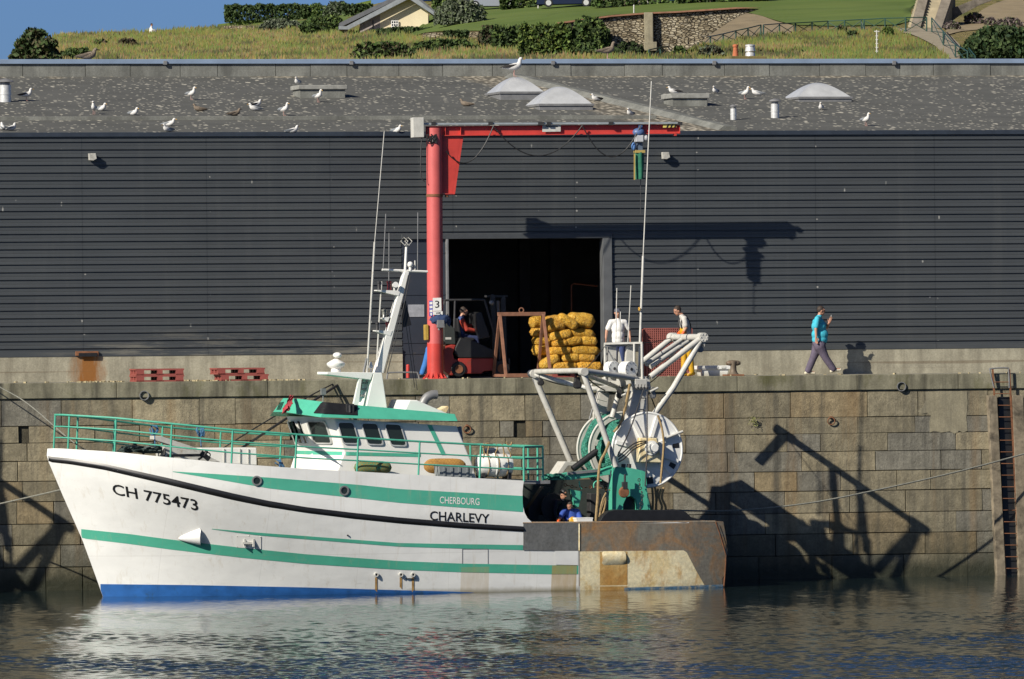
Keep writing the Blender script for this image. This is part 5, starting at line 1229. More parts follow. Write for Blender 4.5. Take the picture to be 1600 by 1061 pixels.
# rigging, hoses and small gear around the mast box
rg = random.Random(31)
for a, c, r_, m_ in ((( 985, 600, -1.1), (944, 613, 1.0), .02, M_DARK), ((993, 594, -1.15), (960, 560, -.7), .014, M_DARK), ((1010, 590, -1.12), (1060, 545, -1.12), .018, M_BLACK), ((840, 588, 1.7), (905, 603, .6), .014, M_DARK), ((915, 588, -1.85), (945, 610, -.4), .018, M_BLACK), ((1000, 536, -1.0), (1048, 528, 1.0), .01, M_DARK), ((946, 540, -.6), (912, 579, -1.85), .01, M_DARK), ((1070, 540, -.3), (1013, 600, -.6), .014, M_BLACK)):
    p, q = aB(*a), aB(*c); b = MB(); b.tube(sag(p, q, rg.uniform(.02, .10), 8), r_, 6); bpart(b, 'rigging_line', m_, smooth=True)
for px, py, w_ in ((968, 612, -.6), (1020, 612, -1.15), (1094, 540, -1.0), (953, 604, .2), (845, 592, 1.6)): block(aB(px, py + 6, w_), M_GREY if px > 1000 else M_DARK, .7)
for a, c in (((1016, 612, -1.25), (1028, 606, -1.25)), ((985, 612, -1.25), (972, 618, -1.0)), ((925, 600, .4), (918, 612, .4))): pole('lug_bar', [aB(*a), aB(*c)], .03)
for y in (622, 640, 660, 682, 705): pole('tower_step', [aB(1003 - (y - 612) * .13, y, -1.16), aB(1012 - (y - 612) * .12, y, -1.16)], .014, M_GREY)
b = MB(); b.box(aB(1001, 600, -1.18), (.34, .08, .26)); bpart(b, 'valve_chest', M_TW, bevel=.02)
for k in range(5): b = MB(); q = aB(991 + k * 5, 606, -1.22); b.cyl(q, q + V3((0, -.05, 0)), .022, None, 8); b.cyl(q + V3((0, -.04, 0)), q + V3((.01, -.06, .09)), .009, None, 6); bpart(b, 'valve_lever', M_DARK, smooth=True)
# --- net drum
ax = V3((0, 1, 0)); DC = aB(1011, 703, -1.3); zD = DC.z
def dpt(w, r, a): return V3((DC.x + math.cos(a) * r, w, zD + math.sin(a) * r))
RD = .945
dr = MB(); dr.cyl(V3((DC.x, -1.25, zD)), V3((DC.x, 1.35, zD)), .36, None, 32); drum = bpart(dr, 'drum_core', M_TW, smooth=True)
def flange(w, r, full, ri=.3):
    b = MB(); b.ring(V3((DC.x, w, zD)), ax, r * .985, ri, .03, 64); fo = bpart(b, 'drum_flange', M_HULL if full else M_TW, drum, smooth=30)
    b = MB(); b.torus(V3((DC.x, w + .015, zD)), ax, r, .032, 72, 10); bpart(b, 'flange_rim', M_HULL if full else M_TW, drum, smooth=True); return fo
flange(-1.32, RD, True); flange(.42, RD, False, .80); flange(1.33, RD, False)
for k in range(5): a = .4 + k * 1.2566; b = MB(); b.bar(dpt(.43, .4, a), dpt(.43, .82, a), .16, .03, ax); bpart(b, 'flange_spoke', M_TW, drum)
for k, a in enumerate((.45, 1.25, 2.05, -.35, -.75, 2.9)):
    b = MB(); b.bar(dpt(-1.345, .34, a), dpt(-1.345, RD * .93, a), .09, .05, ax); bpart(b, 'flange_spoke', M_HULL, drum)
for a0, a1 in ((.05, .20), (-.62, -.46), (-1.62, -1.38)):
    b = MB(); rows = [[dpt(-1.327, RD * q, a0 + (a1 - a0) * i / 5) for i in range(6)] for q in (.74, .92)]; b.grid(rows); bpart(b, 'flange_cutout', M_BLACK, drum)
pole('drum_stay', [aB(1067, 674, -1.45), aB(1036, 686, -1.4)], .035, parent=drum)
M_NETG = None
def mat_net(name, a, b_):
    t = NT(name); v = t.mapped((26, 26, 26), (.5, .3, .7)); c = t.mix(t.ramp(t.noise(1.0, 5, .75, t.mapped((10, 4, 10))), [(.35, 0.0), (.65, 1.0)]), a, b_)
    c = t.mix(1.0, c, t.ramp(t.vor(1.0, v), [(.1, 1.25), (.6, .55)]), 'MULTIPLY'); t.bump(t.math('ADD', t.vor(1.0, v), t.noise(8, 5, .7)), .9, .03); return t.done(c, .9, 0, .15)
M_NETG = mat_net('green_netting', (.035, .20, .15), (.085, .33, .24)); M_NETB = mat_net('brown_netting', (.16, .115, .06), (.25, .20, .12)); M_NETBL = mat_net('blue_netting', (.06, .20, .34), (.10, .30, .40))
def bulk(w0, w1, r, mat, seed, amp=.05, nm='wound_net'):
    b = MB(); rows = []; n = 64; m = 14
    for i in range(m + 1):
        w = w0 + (w1 - w0) * i / m; e = 1 - .10 * (abs(i / m - .5) * 2) ** 3
        rows.append([dpt(w, r * e + amp * noise.noise((math.cos(a) * 2.5 + seed, math.sin(a) * 2.5, w * 3)) + amp * .6 * math.sin(w * 21 + 4 * a + seed), a) for a in (2 * PI * j / n for j in range(n))])
    b.grid(rows, wrap=True); b.add(rows[0], [tuple(range(n))]); b.add(rows[-1], [tuple(range(n))]); return bpart(b, nm, mat, drum, smooth=50)
bulk(.48, 1.28, .92, M_NETG, 2, .06); bulk(-1.24, -.55, .70, M_NETB, 5, .06); bulk(-.54, .38, .77, M_NETG, 8, .07)
b = MB(); rows = []
for i in range(13):
    t = i / 12; a = PI * .53 + t * PI * .30
    rows.append([dpt(.5 + .42 * j / 5 + .03 * math.sin(i), .90 + .03 * math.sin(j * 1.7 + i * .8), a) for j in range(6)])
b.grid(rows); bpart(b, 'blue_net_fold', M_NETBL, drum, smooth=60)
# loose bights of net and rope hanging on the drum
rng = random.Random(12)
b = MB()
b.tube(smooth_curve([dpt(.9, .9, PI * .62), dpt(.9, .93, PI * .75), dpt(.8, .92, PI * .9), dpt(.8, .9, PI * 1.05), dpt(.9, .88, PI * 1.2)], 6), .05, 8); bpart(b, 'net_bight', M_NETG, drum, smooth=True)
b = MB(); b.tube(smooth_curve([dpt(.75, .9, PI * .55), dpt(.6, .93, PI * .72), dpt(.7, .95, PI * .95), dpt(.6, .9, PI * 1.15)], 6), .045, 8); bpart(b, 'net_bight', M_NETG, drum, smooth=True)
for k in range(7):
    b = MB(); w = -1.2 + k * .11; a0 = PI * .55 + rng.uniform(-.1, .1); b.tube(smooth_curve([dpt(w + rng.uniform(-.04, .04), .68 + rng.uniform(0, .05), a0 + t * .28) for t in range(5)], 4), .022, 6); bpart(b, 'wound_rope', M_ROPE if k % 3 else M_NETB, drum, smooth=True)
b = MB(); rows = []
fq = aBf(-1.55)
for i in range(8):
    t = i / 7; y = 690 + t * 34; rows.append([fq(lerp(933, 936, t) + j * lerp(3.6, 2.2, t) + 1.2 * math.sin(i * 1.3 + j), y - (3 if 0 < j < 5 and i == 0 else 0)) + V3((0, -.05 - .05 * math.sin(j * 1.6), 0)) for j in range(6)])
b.grid(rows); bpart(b, 'hanging_net', M_NETG, smooth=60)
# motor on the near flange
fm = aBf(-1.62); b = MB(); b.prism([fm(1000, 684), fm(1028, 684.5), fm(1034, 723), fm(998, 722)], (0, .22, 0)); mo = bpart(b, 'drum_motor', M_CREAM2, bevel=.02)
b = MB(); c = fm(1018, 700); b.cyl(c, c + V3((0, -.2, 0)), .13, None, 22); b.cyl(c + V3((0, -.2, 0)), c + V3((0, -.26, 0)), .09, None, 18); b.ring(c + V3((0, -.03, 0)), ax, .19, .12, .03, 24); bpart(b, 'motor_hub', M_HULL, mo, smooth=True)
for o in (0, 5, 10):
    b = MB(); f = aBf(-1.75 - o * .01); b.tube(smooth_curve([f(1012, 689 + o * .25), f(1000, 690 + o * .7), f(988, 695 + o * .9), f(975, 706 + o * 1.1), f(966, 714 + o * .8)], 5), .016, 8); bpart(b, 'hydraulic_hose', M_BLACK, mo, smooth=True)
# --- green bed of the drum
fg = aBf(-1.75)
b = MB(); b.prism([fg(858, 745), fg(886, 738), fg(960, 730), fg(960, 741), fg(892, 750), fg(858, 750)], (0, .14, 0)); bpart(b, 'drum_bed', M_GREEN, bevel=.01)
b = MB(); b.prism([fg(886, 737.6), fg(934, 733), fg(936, 737), fg(886, 742)], (0, -.05, 0)); bpart(b, 'wear_plate', M_GREY)
def arch(nm, out, hole, w, th, mat):
    b = MB(); f = aBf(w); o_ = [f(*p) for p in out]; h_ = [f(*p) for p in hole]
    ring = o_ + h_; b.prism(ring, (0, th, 0)); return bpart(b, nm, mat, bevel=.008)
arch('drum_stand', [(973, 815), (957, 815), (957, 729), (985, 731), (1006, 736), (1013, 775), (1019, 815), (996, 815)], [(996, 790), (993, 780), (986, 775), (979, 777), (974, 788)], -1.8, .3, M_GREEN)
b = MB(); f = aBf(-1.62); b.prism([f(972, 816), f(972, 775), f(998, 775), f(998, 816)], (0, .05, 0)); bpart(b, 'cutout_shade_sheet', M_BLACK)  # added black sheet paints the darkness seen through the arch cut-out
b = MB(); b.prism([aB(891, 764, -1.6), aB(898, 766, -1.6), aB(910, 768, -1.6), aB(904, 792, -1.6), aB(900, 794, -1.6)], (0, .2, 0)); bpart(b, 'bed_gusset', M_GREEN)
b = MB(); b.prism([fg(1000, 736), fg(1008, 737), fg(1012, 800), fg(1004, 800)], (0, -.06, 0)); bpart(b, 'stand_rib', M_GREEN)
b = MB(); f = aBf(-1.5); b.tube([f(895, 733), f(931, 706)], .085, 16); b.cyl(f(930, 707), f(934, 703.5), .045, None, 10); bpart(b, 'hydraulic_ram', M_BLACK, smooth=True)
b = MB(); f = aBf(.9); b.prism([f(869, 742), f(883, 721), f(908, 722), f(908, 728), f(888, 728), f(878, 742)], (0, .6, 0)); bpart(b, 'warp_guide', M_TW, bevel=.015)
pole('bed_pipe', [fg(938, 735), fg(948, 731), fg(960, 728)], .028, M_GREEN)
for q in ([(905, 752), (906, 760), (909, 764)], [(928, 762), (928, 756), (932, 752), (940, 751)]): pole('bed_hook', smooth_curve([fg(*p) for p in q], 4), .018, M_GREEN)
for x in (974, 983): b = MB(); b.cyl(fg(x, 731), fg(x, 725), .055, None, 14); bpart(b, 'bollard_pin', M_DARK, smooth=True)
b = MB(); c = aB(975, 769, -2.0); b.cyl(c + V3((0, -.05, 0)), c + V3((0, .05, 0)), .12, None, 24); b.torus(c, ax, .115, .03, 24, 8); bk = bpart(b, 'lead_block', M_RUST, smooth=True)
b = MB(); b.box(c + V3((.02, 0, .17)), (.12, .12, .18)); b.tube([c + V3((.02, 0, .2)), c + V3((.03, 0, .45))], .03, 8); bpart(b, 'block_shackle', M_DARK, bk, smooth=True)
# bed deck clutter: ropes, chains, boards
def chain(pts, r, name, mat=M_DARK, parent=None):
    b = MB(); L = 0
    P_ = smooth_curve(pts, 10); acc = 0; k = 0
    for p, q in zip(P_, P_[1:]):
        acc += (q - p).length
        if acc > r * 2.6:
            acc = 0; k += 1; d = (q - p).normalized(); up = V3((0, 1, 0)) if k % 2 else d.cross(V3((0, 1, 0)))
            b.torus(p, up, r, r * .32, 8, 5)
    return bpart(b, name, mat, parent, smooth=True)
f = aBf(-1.95); chain([f(998, 745), f(1000, 760), f(1004, 775), f(1001, 790), f(1000, 800)], .035, 'hanging_chain')
chain([aB(880, 757, -1.6), aB(905, 762, -1.6), aB(930, 761, -1.6), aB(955, 766, -1.6)], .035, 'slack_chain', M_RUST)
def rope(pts, r, name='hanging_rope', mat=M_ROPE, n=7, s=6): b = MB(); b.tube(smooth_curve(pts, s), r, n); return bpart(b, name, mat, smooth=True)
f = aBf(-2.05)
rope([f(952, 690), f(946, 706), f(938, 722), f(935, 745), f(934, 775), f(932, 800), f(931, 815)], .035)
rope([f(947, 770), f(942, 780), f(938, 797), f(940, 806), f(945, 792), f(946, 778), f(941, 790), f(936, 808)], .024)
rope([f(1028, 649), f(1034, 668), f(1037, 690), f(1036, 712), f(1032, 755)], .03); rope([aB(984, 600, -1.4), aB(976, 640, -1.4), aB(969, 662, -1.4), aB(959, 675, -1.4)], .035)
rope([aB(1011, 612, -1.5), aB(1011, 700, -1.9), aB(1008, 760, -1.9)], .018, 'wire_warp', M_DARK); rope([aB(1006, 607, -1.3), aB(985, 670, -1.6), aB(965, 712, -1.9)], .018, 'wire_warp', M_DARK)
rope([aB(955, 735, -1.9), aB(949, 770, -1.9), aB(948, 798, -1.9)], .018, 'wire_warp', M_GREY); rope([aB(1015, 614, -.9), aB(1025, 640, -.6), aB(1032, 660, -.5)], .016, 'wire_warp', M_DARK)
rng = random.Random(21)
for k in range(5):
    x = 1019 + k * 4.5; rope([aB(x, 764 + rng.uniform(-4, 4), -1.3), aB(x + rng.uniform(-3, 3), 778, -1.4), aB(x + rng.uniform(-3, 3), 792, -1.4), aB(x + rng.uniform(-4, 4), 803, -1.4)], .03, 'rope_bundle')
b = MB(); f = aBf(-2.3)
b.prism([f(937, 815), f(942, 806), f(950, 799), f(962, 796.5), f(1062, 797), f(1072, 800), f(1080, 808), f(1094, 811.5), f(1094, 815.5), f(937, 816.5)], (0, .35, 0)); bpart(b, 'rubber_skid', M_BLACK, bevel=.04)
b = MB(); f = aBf(-.6); b.prism([f(826, 795), f(850, 760), f(862, 762), f(840, 812), f(826, 812)], (0, .3, 0)); bpart(b, 'deck_winch_frame', M_DARK, bevel=.01)
b = MB(); c = aB(856, 792, -.4); b.cyl(c + V3((0, -.5, 0)), c + V3((0, .5, 0)), .22, None, 20); b.cyl(c + V3((0, -.52, 0)), c + V3((0, -.47, 0)), .36, None, 24); bpart(b, 'deck_winch', M_DARK, smooth=True)
b = MB(); c = aB(928, 792, .3); b.box(c, (.3, .3, .7)); b.cyl(c + V3((.5, 0, -.1)), c + V3((.5, .6, -.1)), .26, None, 20); bpart(b, 'deck_machinery', M_DARK, bevel=.02)
# turquoise scraps of rope and net at the after end of the boat deck
b = MB(); f = aBf(-1.8)
for k in range(7): b.tube(smooth_curve([f(846 + rng.uniform(0, 5), 748 + rng.uniform(-3, 2)), f(858 + rng.uniform(-3, 3), 744 + rng.uniform(-3, 4)) + V3((0, rng.uniform(-.2, .2), .02)), f(872 + rng.uniform(-3, 6), 742 + rng.uniform(-3, 3)), f(884, 744 + rng.uniform(-4, 5))], 4), .03, 6)
bpart(b, 'net_scraps', M_NETG, smooth=True)
# the tall whip aerial
pole('long_aerial', [aB(998, 592, -.9), aB(1000, 535, -.9), aB(1005, 400, -.9)], .032, M_WHITE2); pole('long_aerial', [aB(1005, 400, -.9), aB(1011, 270, -.9), aB(1018, 127, -.9)], .016, M_WHITE2)
for a, c in (((962, 537), (964, 450)), ((969, 537), (969.5, 487)), ((981, 537), (986, 446))): pole('short_aerial', [aB(*a, -.5), aB(*c, -.5)], .013, M_WHITE2)
b = MB(); c = aB(999, 483, -.95); b.torus(c, (1, 0, .2), .035, .02, 12, 6); bpart(b, 'aerial_clip', pm('yellow_clip', (.55, .30, .03), .5), smooth=True)
# liferaft and lashed gear on the boat deck aft
f = aBf(-1.7); c = f(772, 727); b = MB(); b.lathe((0, 0, 0), [(.12, -.46), (.26, -.43), (.29, -.35), (.29, -.02), (.31, -.015), (.31, .015), (.29, .02), (.29, .35), (.26, .43), (.12, .46)], 24)
lr_ = MB(); lr_.add([V3((v[2], v[1], v[0])) + c for v in b.v], b.f); raft = bpart(lr_, 'liferaft_canister', M_HULL, smooth=35)
for dx in (-.25, .02, .26): b = MB(); b.torus(c + V3((dx, 0, 0)), (1, .1, .0), .298, .012, 26, 5); bpart(b, 'raft_lashing', M_ROPE, raft, smooth=True)
for dx in (-.36, .34): b = MB(); b.box(c + V3((dx, 0, -.27)), (.08, .5, .16)); bpart(b, 'raft_cradle', M_DARK, raft)
f = aBf(-1.2); b = MB(); b.tube([f(757, 712), f(796, 708)], .14, 14); bpart(b, 'rolled_tarpaulin', pm('grey_tarpaulin', (.26, .25, .22), .8, var=.25, vs=9), smooth=40)
b = MB(); b.tube([f(755, 704), f(798, 700)], .05, 10); bpart(b, 'stowed_pole', M_WHITE2, smooth=True)
for k in range(5):
    b = MB(); x = 756 + k * 9.5; ff = aBf(-2.36); b.tube(smooth_curve([ff(x, 694), ff(x + rng.uniform(-3, 4), 700), ff(x + rng.uniform(-4, 4), 709), ff(x + rng.uniform(-3, 3), 716)], 4), .018, 6); bpart(b, 'rail_lashing', M_ROPE, smooth=True)
b = MB(); pts = [aB(752 + 46 * t + 2.5 * math.sin(t * 40), 696 - t * 3 + 3 * math.cos(t * 53), -2.36) for t in (i / 60 for i in range(61)) if t < .22 or t > .85]
b.tube(pts[:14], .022, 6); bpart(b, 'rail_lashing', M_ROPE, smooth=True); b = MB(); b.tube(pts[14:], .022, 6); bpart(b, 'rail_lashing', M_ROPE, smooth=True)
for px, py, nm in ((241, 671, 0), (313, 673, 0), (437, 724, 1)):
    b = MB(); c = aB(px, py, -1.6 if not nm else -2.2)
    for k in range(4): b.tube(smooth_curve([c + V3((rng.uniform(-.1, .1), 0, .1)), c + V3((rng.uniform(-.12, .12), -.04, 0)), c + V3((rng.uniform(-.1, .14), 0, -.14)), c + V3((rng.uniform(-.12, .12), .03, .02))], 4), .017, 6)
    if not nm: b.tube([c, c + V3((.02, 0, -.42))], .014, 6)
    bpart(b, 'blue_rope_coil', M_ROPEB, smooth=True)

# ------------------------------------------------------------------ the second trawler, moored ahead, out of view: only its shadow and reflection show
tr2 = None
def second_trawler():
    c = bo.copy(); C.objects.link(c); c.location = BO + V3((-22.3, .35, 0))
    skip = ('lettering',)
    def rec(o, par):
        for ch in list(o.children):
            if ch.name.split('.')[0] in skip: continue
            k = ch.copy(); C.objects.link(k); k.parent = par; rec(ch, k)
    rec(bo, c); c['label'] = 'second white trawler moored ahead, just beyond the left edge of the frame'
    bo['group'] = 'trawlers moored along the quay'; c['group'] = bo['group']
    return c
second_trawler()

# ------------------------------------------------------------------ loose gear on deck: things of their own
def W(p): return BM @ V3(p)
def deck_thing(b, name, label, cat, mat, group=None, smooth=40):
    b.v = [tuple(W(v)) for v in b.v]; lo = min(b.v, key=lambda v: v[2]); cx = sum(v[0] for v in b.v) / len(b.v); cy = sum(v[1] for v in b.v) / len(b.v)
    return setp(b.build(name, mat, loc=(cx, cy, lo[2]), smooth=smooth), label, cat, group)
def fender(px0, px1, py, r, w, mat, name, label):
    f = aBf(w); a, c = f(px0, py), f(px1, py); b = MB(); d = (c - a); n = 22; prof = []
    pts = [a + d * (i / n) for i in range(n + 1)]; rs = [r * max(.06, (1 - abs(2 * i / n - 1) ** 4.5) ** .5) for i in range(n + 1)]
    b.tube(pts, rs, 18); return deck_thing(b, name, label, 'fender', mat, 'net covered fenders on the boat deck')
def mat_fender(name, base, net):
    t = NT(name); v = t.mapped((16, 16, 16), (0, .78, 0)); c = t.mix(t.ramp(t.vor(1.0, v, 'DISTANCE_TO_EDGE', rnd=.25), [(.04, 1.0), (.10, 0.0)]), base, net); c = t.mix(t.ramp(t.noise(4, 5, .7), [(.5, 0.0), (.7, .6)]), c, (.16, .10, .04)); return t.done(c, .75)
fender(553, 612, 730.5, .165, -2.2, mat_fender('green_netted_fender', (.20, .165, .045), (.03, .20, .12)), 'fender', 'long dull yellow fender in a green net lying on the boat deck')
fender(652, 730, 728, .28, -1.72, mat_fender('ochre_netted_fender', (.42, .22, .05), (.30, .15, .035)), 'fender', 'fat orange fender beside the grey crate on the boat deck')
b = MB(); f = aBf(-2.52); b.prism([f(686, 728), f(739, 730), f(737, 747.5), f(688, 745.5)], (0, .42, 0)); b.prism([f(685, 725.5), f(740, 727.5), f(740, 730), f(685, 728)], (0, .44, 0))
for x in (694, 706, 718, 730): b.bar(f(x, 730) + V3((0, -.012, 0)), f(x, 744) + V3((0, -.012, 0)), .05, .02, (0, 1, 0))
deck_thing(b, 'fish_crate', 'grey plastic fish crate standing in front of the fat orange fender', 'crate', pm('grey_crate_plastic', (.21, .23, .24), .5, var=.1), smooth=0)
# red cloth on the wheelhouse roof corner
b = MB(); rows = []
for i in range(15):
    t = i / 14; r = []
    for j in range(7):
        s = j / 6; px = lerp(lerp(452, 458, s), lerp(439, 452, s), t) + 1.2 * math.sin(i * 1.1 + j * 2); py = lerp(618 + s * 2, 649 - 6 * s - 4 * abs(s - .4), t) + .8 * math.sin(j * 2.4 + i)
        wq = lerp(-.5, -1.35, min(1, t * 1.6)); r.append(aB(px, py, wq) + V3((0, -.05 - .05 * math.sin(j * 1.9 + i * .4), .02)))
    rows.append(r)
b.grid(rows); b.grid([[p + V3((.01, .02, -.01)) for p in r] for r in rows])
deck_thing(b, 'red_net_cloth', 'crumpled red net cloth hanging over the front corner of the wheelhouse roof', 'cloth', pm('red_net_fabric', (.32, .035, .045), .9, var=.4, vs=14, bump=.02, bs=40), smooth=70)
# white fish box on the bulwark
b = MB(); f = aBf(-2.3); b.prism([f(901, 810.5), f(926, 810), f(926, 817), f(902, 817.5)], (0, .4, 0)); b.prism([f(900.5, 809), f(926.6, 808.6), f(926.6, 810.6), f(900.5, 811)], (0, .42, 0))
deck_thing(b, 'fish_box', 'small white fish box beside the man at the bulwark', 'box', M_WHITE, smooth=0)

# ------------------------------------------------------------------ mooring lines
def line(name, label, pts, r, mat, s=8): b = MB(); b.tube(smooth_curve(pts, s), r, 7); p = pts[0]; return setp(b.build(name, mat, smooth=True, loc=tuple(p)), label, 'rope')
line('mooring_rope', 'long grey stern line sagging from the trawler to the right past the ladder', [W(aB(1040, 797, -1.2)), at(1140, 798, -2.6), at(1250, 788, -2.2), at(1340, 772, -1.9), at(1480, 741, -1.3), at(1605, 708, -.6), at(1700, 680, -.15)], .022, M_ROPEG)
line('mooring_rope', 'thick double bow rope running from the quay at far left down to the bow rail', [at(-60, 572, -.3), at(0, 605, -1.0), at(45, 632, -1.8), W(aB(112, 689, -.15)), W(aB(150, 712, .3))], .015, M_ROPEG)
line('mooring_rope', 'thin bow rope crossing the quay wall low beside the stem', [at(-40, 794, -1.2), at(0, 787, -2.0), W(aB(96, 765, .15))], .02, M_ROPEG)
line('mooring_rope', 'upper dark rope from the bow rail up to the quay behind the wheelhouse', [W(aB(330, 712, .9)), at(400, 668, -2.6), at(480, 621, -1.0), at(531, 594.5, .25)], .018, M_DARK)
line('mooring_rope', 'thicker dark rope below the upper one, running up to the quay behind the radar', [W(aB(360, 712, 1.4)), at(420, 672, -2.4), at(490, 626, -1.0), at(537, 595.5, .25)], .034, M_DARK)
# ------------------------------------------------------------------ quayside: crane, forklift, pallets, sacks
YC = .95
cr = thing('jib_crane', 'red quayside jib crane with the number 3 sign on its column', 'crane', tuple(at(679, 592, YC)))
def cx_(px, py): return at(px, py, YC)
colx = lambda y: lerp(678.6, 680.3, (y - 213) / 380)
rr = .208
b = MB(); b.cyl(cx_(colx(537), 537), cx_(colx(200), 200), rr, None, 36); col_ = b.build('column', M_REDF, cr, smooth=True)
b = MB(); b.cyl(cx_(680, 592.5), cx_(680, 537), rr + .004, None, 36); b.build('column_base', M_RED, cr, smooth=True)
b = MB(); p = cx_(680, 592.8); b.cyl(p, p + V3((0, 0, .03)), .34, None, 32)
for k in range(12):
    a = k * PI / 6; d = V3((math.cos(a), math.sin(a), 0)); s = V3((-d.y, d.x, 0)) * .01
    q = p + V3((0, 0, .03)); b.prism([q + d * .2 - s, q + d * .32 - s, q + d * .2 + V3((0, 0, .16)) - s], s * 2); b.cyl(q + d * .29 + s * 6, q + d * .29 + s * 6 + V3((0, 0, .03)), .02, None, 8)
b.build('base_flange', M_RED, cr, smooth=30)
b = MB(); p = cx_(colx(306), 307.5); b.cyl(p, p + V3((0, 0, .07)), rr + .012, None, 32); b.build('column_collar', M_RUST, cr, smooth=True)
# boom: an I beam with web stiffeners
l0, l1 = cx_(665, 205), cx_(1061, 201.5); hgt = .235
b = MB(); b.bar(l0, l1, .012, hgt, (0, 0, 1)); b.bar(l0 + V3((0, 0, hgt / 2)), l1 + V3((0, 0, hgt / 2)), .16, .018); b.bar(l0 - V3((0, 0, hgt / 2)), l1 - V3((0, 0, hgt / 2)), .16, .022)
for px in (668, 695, 719): q = cx_(px, 205); b.box(q, (.012, .155, .23))
b.box(l1, (.016, .16, .27)); boom = b.build('boom', M_RED, cr)
b = MB()
for x0, x1, t in ((695, 696.4, 0), ): pass
b.prism([at(695, 213, YC - .01), at(719.5, 213, YC - .01), at(706.5, 302, YC - .01), at(695.5, 302, YC - .01)], (0, .02, 0))
b.bar(cx_(719.5, 213), cx_(706.5, 302), .15, .016, (0, 1, 0)); b.bar(cx_(695.5, 213), cx_(695.8, 302), .15, .016, (0, 1, 0)); b.box(cx_(700, 303), (.34, .16, .02)); b.build('boom_bracket', M_RED, cr)
b = MB(); b.cyl(cx_(698, 304), cx_(698, 308), .05, None, 12); b.build('bracket_pin', M_RUST, cr, smooth=True)
b = MB(); b.prism([at(645, 183.5, YC - .25), at(662.5, 183.5, YC - .25), at(663, 214.5, YC - .25), at(645.5, 215, YC - .25)], (0, .3, 0)); b.build('control_box', pm('pale_grey_box', (.50, .49, .45), .6, var=.15, vs=4), cr, bevel=.015)
b = MB(); b.tube(smooth_curve([at(659, 214, YC - .2), at(657.5, 240, YC - .2), at(658, 275, YC - .2), at(664, 284, YC - .18)], 5), .014, 6); b.build('control_cable', M_DARK, cr, smooth=True)
b = MB(); rng = random.Random(4)
for k in range(9): b.tube(smooth_curve([at(664 + rng.uniform(0, 20), 212 + rng.uniform(-3, 2), YC - .2), at(666 + rng.uniform(0, 18), 220 + rng.uniform(-4, 5), YC - .24), at(666 + rng.uniform(0, 18), 214 + rng.uniform(-2, 8), YC - .2)], 5), .016, 6)
b.build('cable_tangle', M_BLACK, cr, smooth=True)
yr = YC - .12
b = MB(); b.bar(at(658, 193.6, yr), at(1066, 192, yr), .05, .045); b.build('cable_rail', pm('galvanised_rail', (.40, .44, .45), .45, .4), cr)
for px in (677, 766, 845, 857, 954, 1062): b = MB(); q = at(px, 193, yr); b.box(q + V3((0, -.01, .0)), (.12 if px != 845 else .16, .09, .09)); b.box(q + V3((0, .06, -.02)), (.05, .16, .03)); b.build('rail_hanger', M_DARK, cr)
def droop(a, c, low):
    P0, P1 = at(*a, yr - .03), at(*c, yr - .03); d = (P0.z + P1.z) / 2 - at((a[0] + c[0]) / 2, low, yr - .03).z
    b = MB(); b.tube(sag(P0, P1, d, 22), .016, 6); b.build('festoon_cable', M_BLACK, cr, smooth=True)
droop((771, 197), (910, 196), 243.5); droop((910, 196), (1001, 196), 245); droop((697, 236), (771, 197), 252)
b = MB(); f = lambda x, y: at(x, y, YC - .085); b.prism([f(847.5, 195.5), f(876, 195), f(876, 205.5), f(847.5, 206)], (0, .012, 0)); pl = b.build('maker_plate', pm('white_plate', (.55, .54, .50), .6, var=.2, vs=6), cr)
b = MB()
for i in range(9): b.bar(at(853 + i * 2.1, 197.5, YC - .088), at(854.3 + i * 2.1, 197.4, YC - .088), .01, .03, (0, 0, 1))
b.build('plate_marks', M_BLACK, pl)
b = MB(); f = lambda x, y: at(x, y, YC - .10); b.prism([f(1036, 194), f(1057, 193.5), f(1057, 199), f(1036, 199.5)], (0, .01, 0)); pl = b.build('hazard_plate', pm('hazard_yellow', (.60, .48, .12), .6), cr)
for i in range(3): b = MB(); x = 1041 + i * 6; f = lambda x, y: at(x, y, YC - .104); b.prism([f(x, 199.2), f(x + 2.6, 199.1), f(x + 5.2, 193.9), f(x + 2.6, 194)], (0, .003, 0)); b.build('hazard_stripe', M_BLACK, pl)
b = MB(); q = at(1056, 206, YC); b.box(q - V3((.03, 0, .06)), (.06, .18, .09)); b.build('end_stop', M_RED, cr)
# chain hoist with its green chain bag
f = lambda x, y, d=0: at(x, y, YC - .05 + d)
b = MB(); b.ball(f(998, 207), (.17, .13, .12), 16, 10); b.box(f(1000, 199), (.1, .12, .14)); ho = b.build('hoist_trolley', pm('blue_motor_paint', (.07, .12, .26), .45, var=.2), cr, smooth=True)
b = MB(); b.prism([f(994, 211, -.1), f(1006, 211, -.1), f(1006, 222, -.1), f(994, 222, -.1)], (0, .24, 0)); b.cyl(f(1006, 216), f(1011, 216), .09, None, 14); b.build('hoist_body', pm('hoist_pale_grey', (.45, .46, .48), .45, var=.12), ho, bevel=.02)
b = MB(); b.ball(f(990, 229), (.06, .07, .11), 14, 10); b.build('hoist_motor', pm('blue_motor_cap', (.10, .22, .48), .4), ho, smooth=True)
b = MB(); b.prism([f(996, 222), f(1004, 222), f(1005, 237), f(996, 237)], (0, .12, 0)); b.build('hoist_frame', pm('hoist_slate', (.09, .12, .17), .5), ho, bevel=.01)
b = MB(); rows = []
for i in range(13):
    t = i / 12; y = 238 + t * 42; hw = lerp(7.5, 6.5, t) / 59.5; d = .11 * (1 - .15 * t)
    c = at(lerp(998.4, 999, t), y, YC - .02); rows.append([c + V3((math.cos(a) * hw * (1 + .10 * math.sin(3 * a + i * .5)), math.sin(a) * d * (1 + .14 * math.sin(4 * a)), 0)) for a in (2 * PI * k / 20 for k in range(20))])
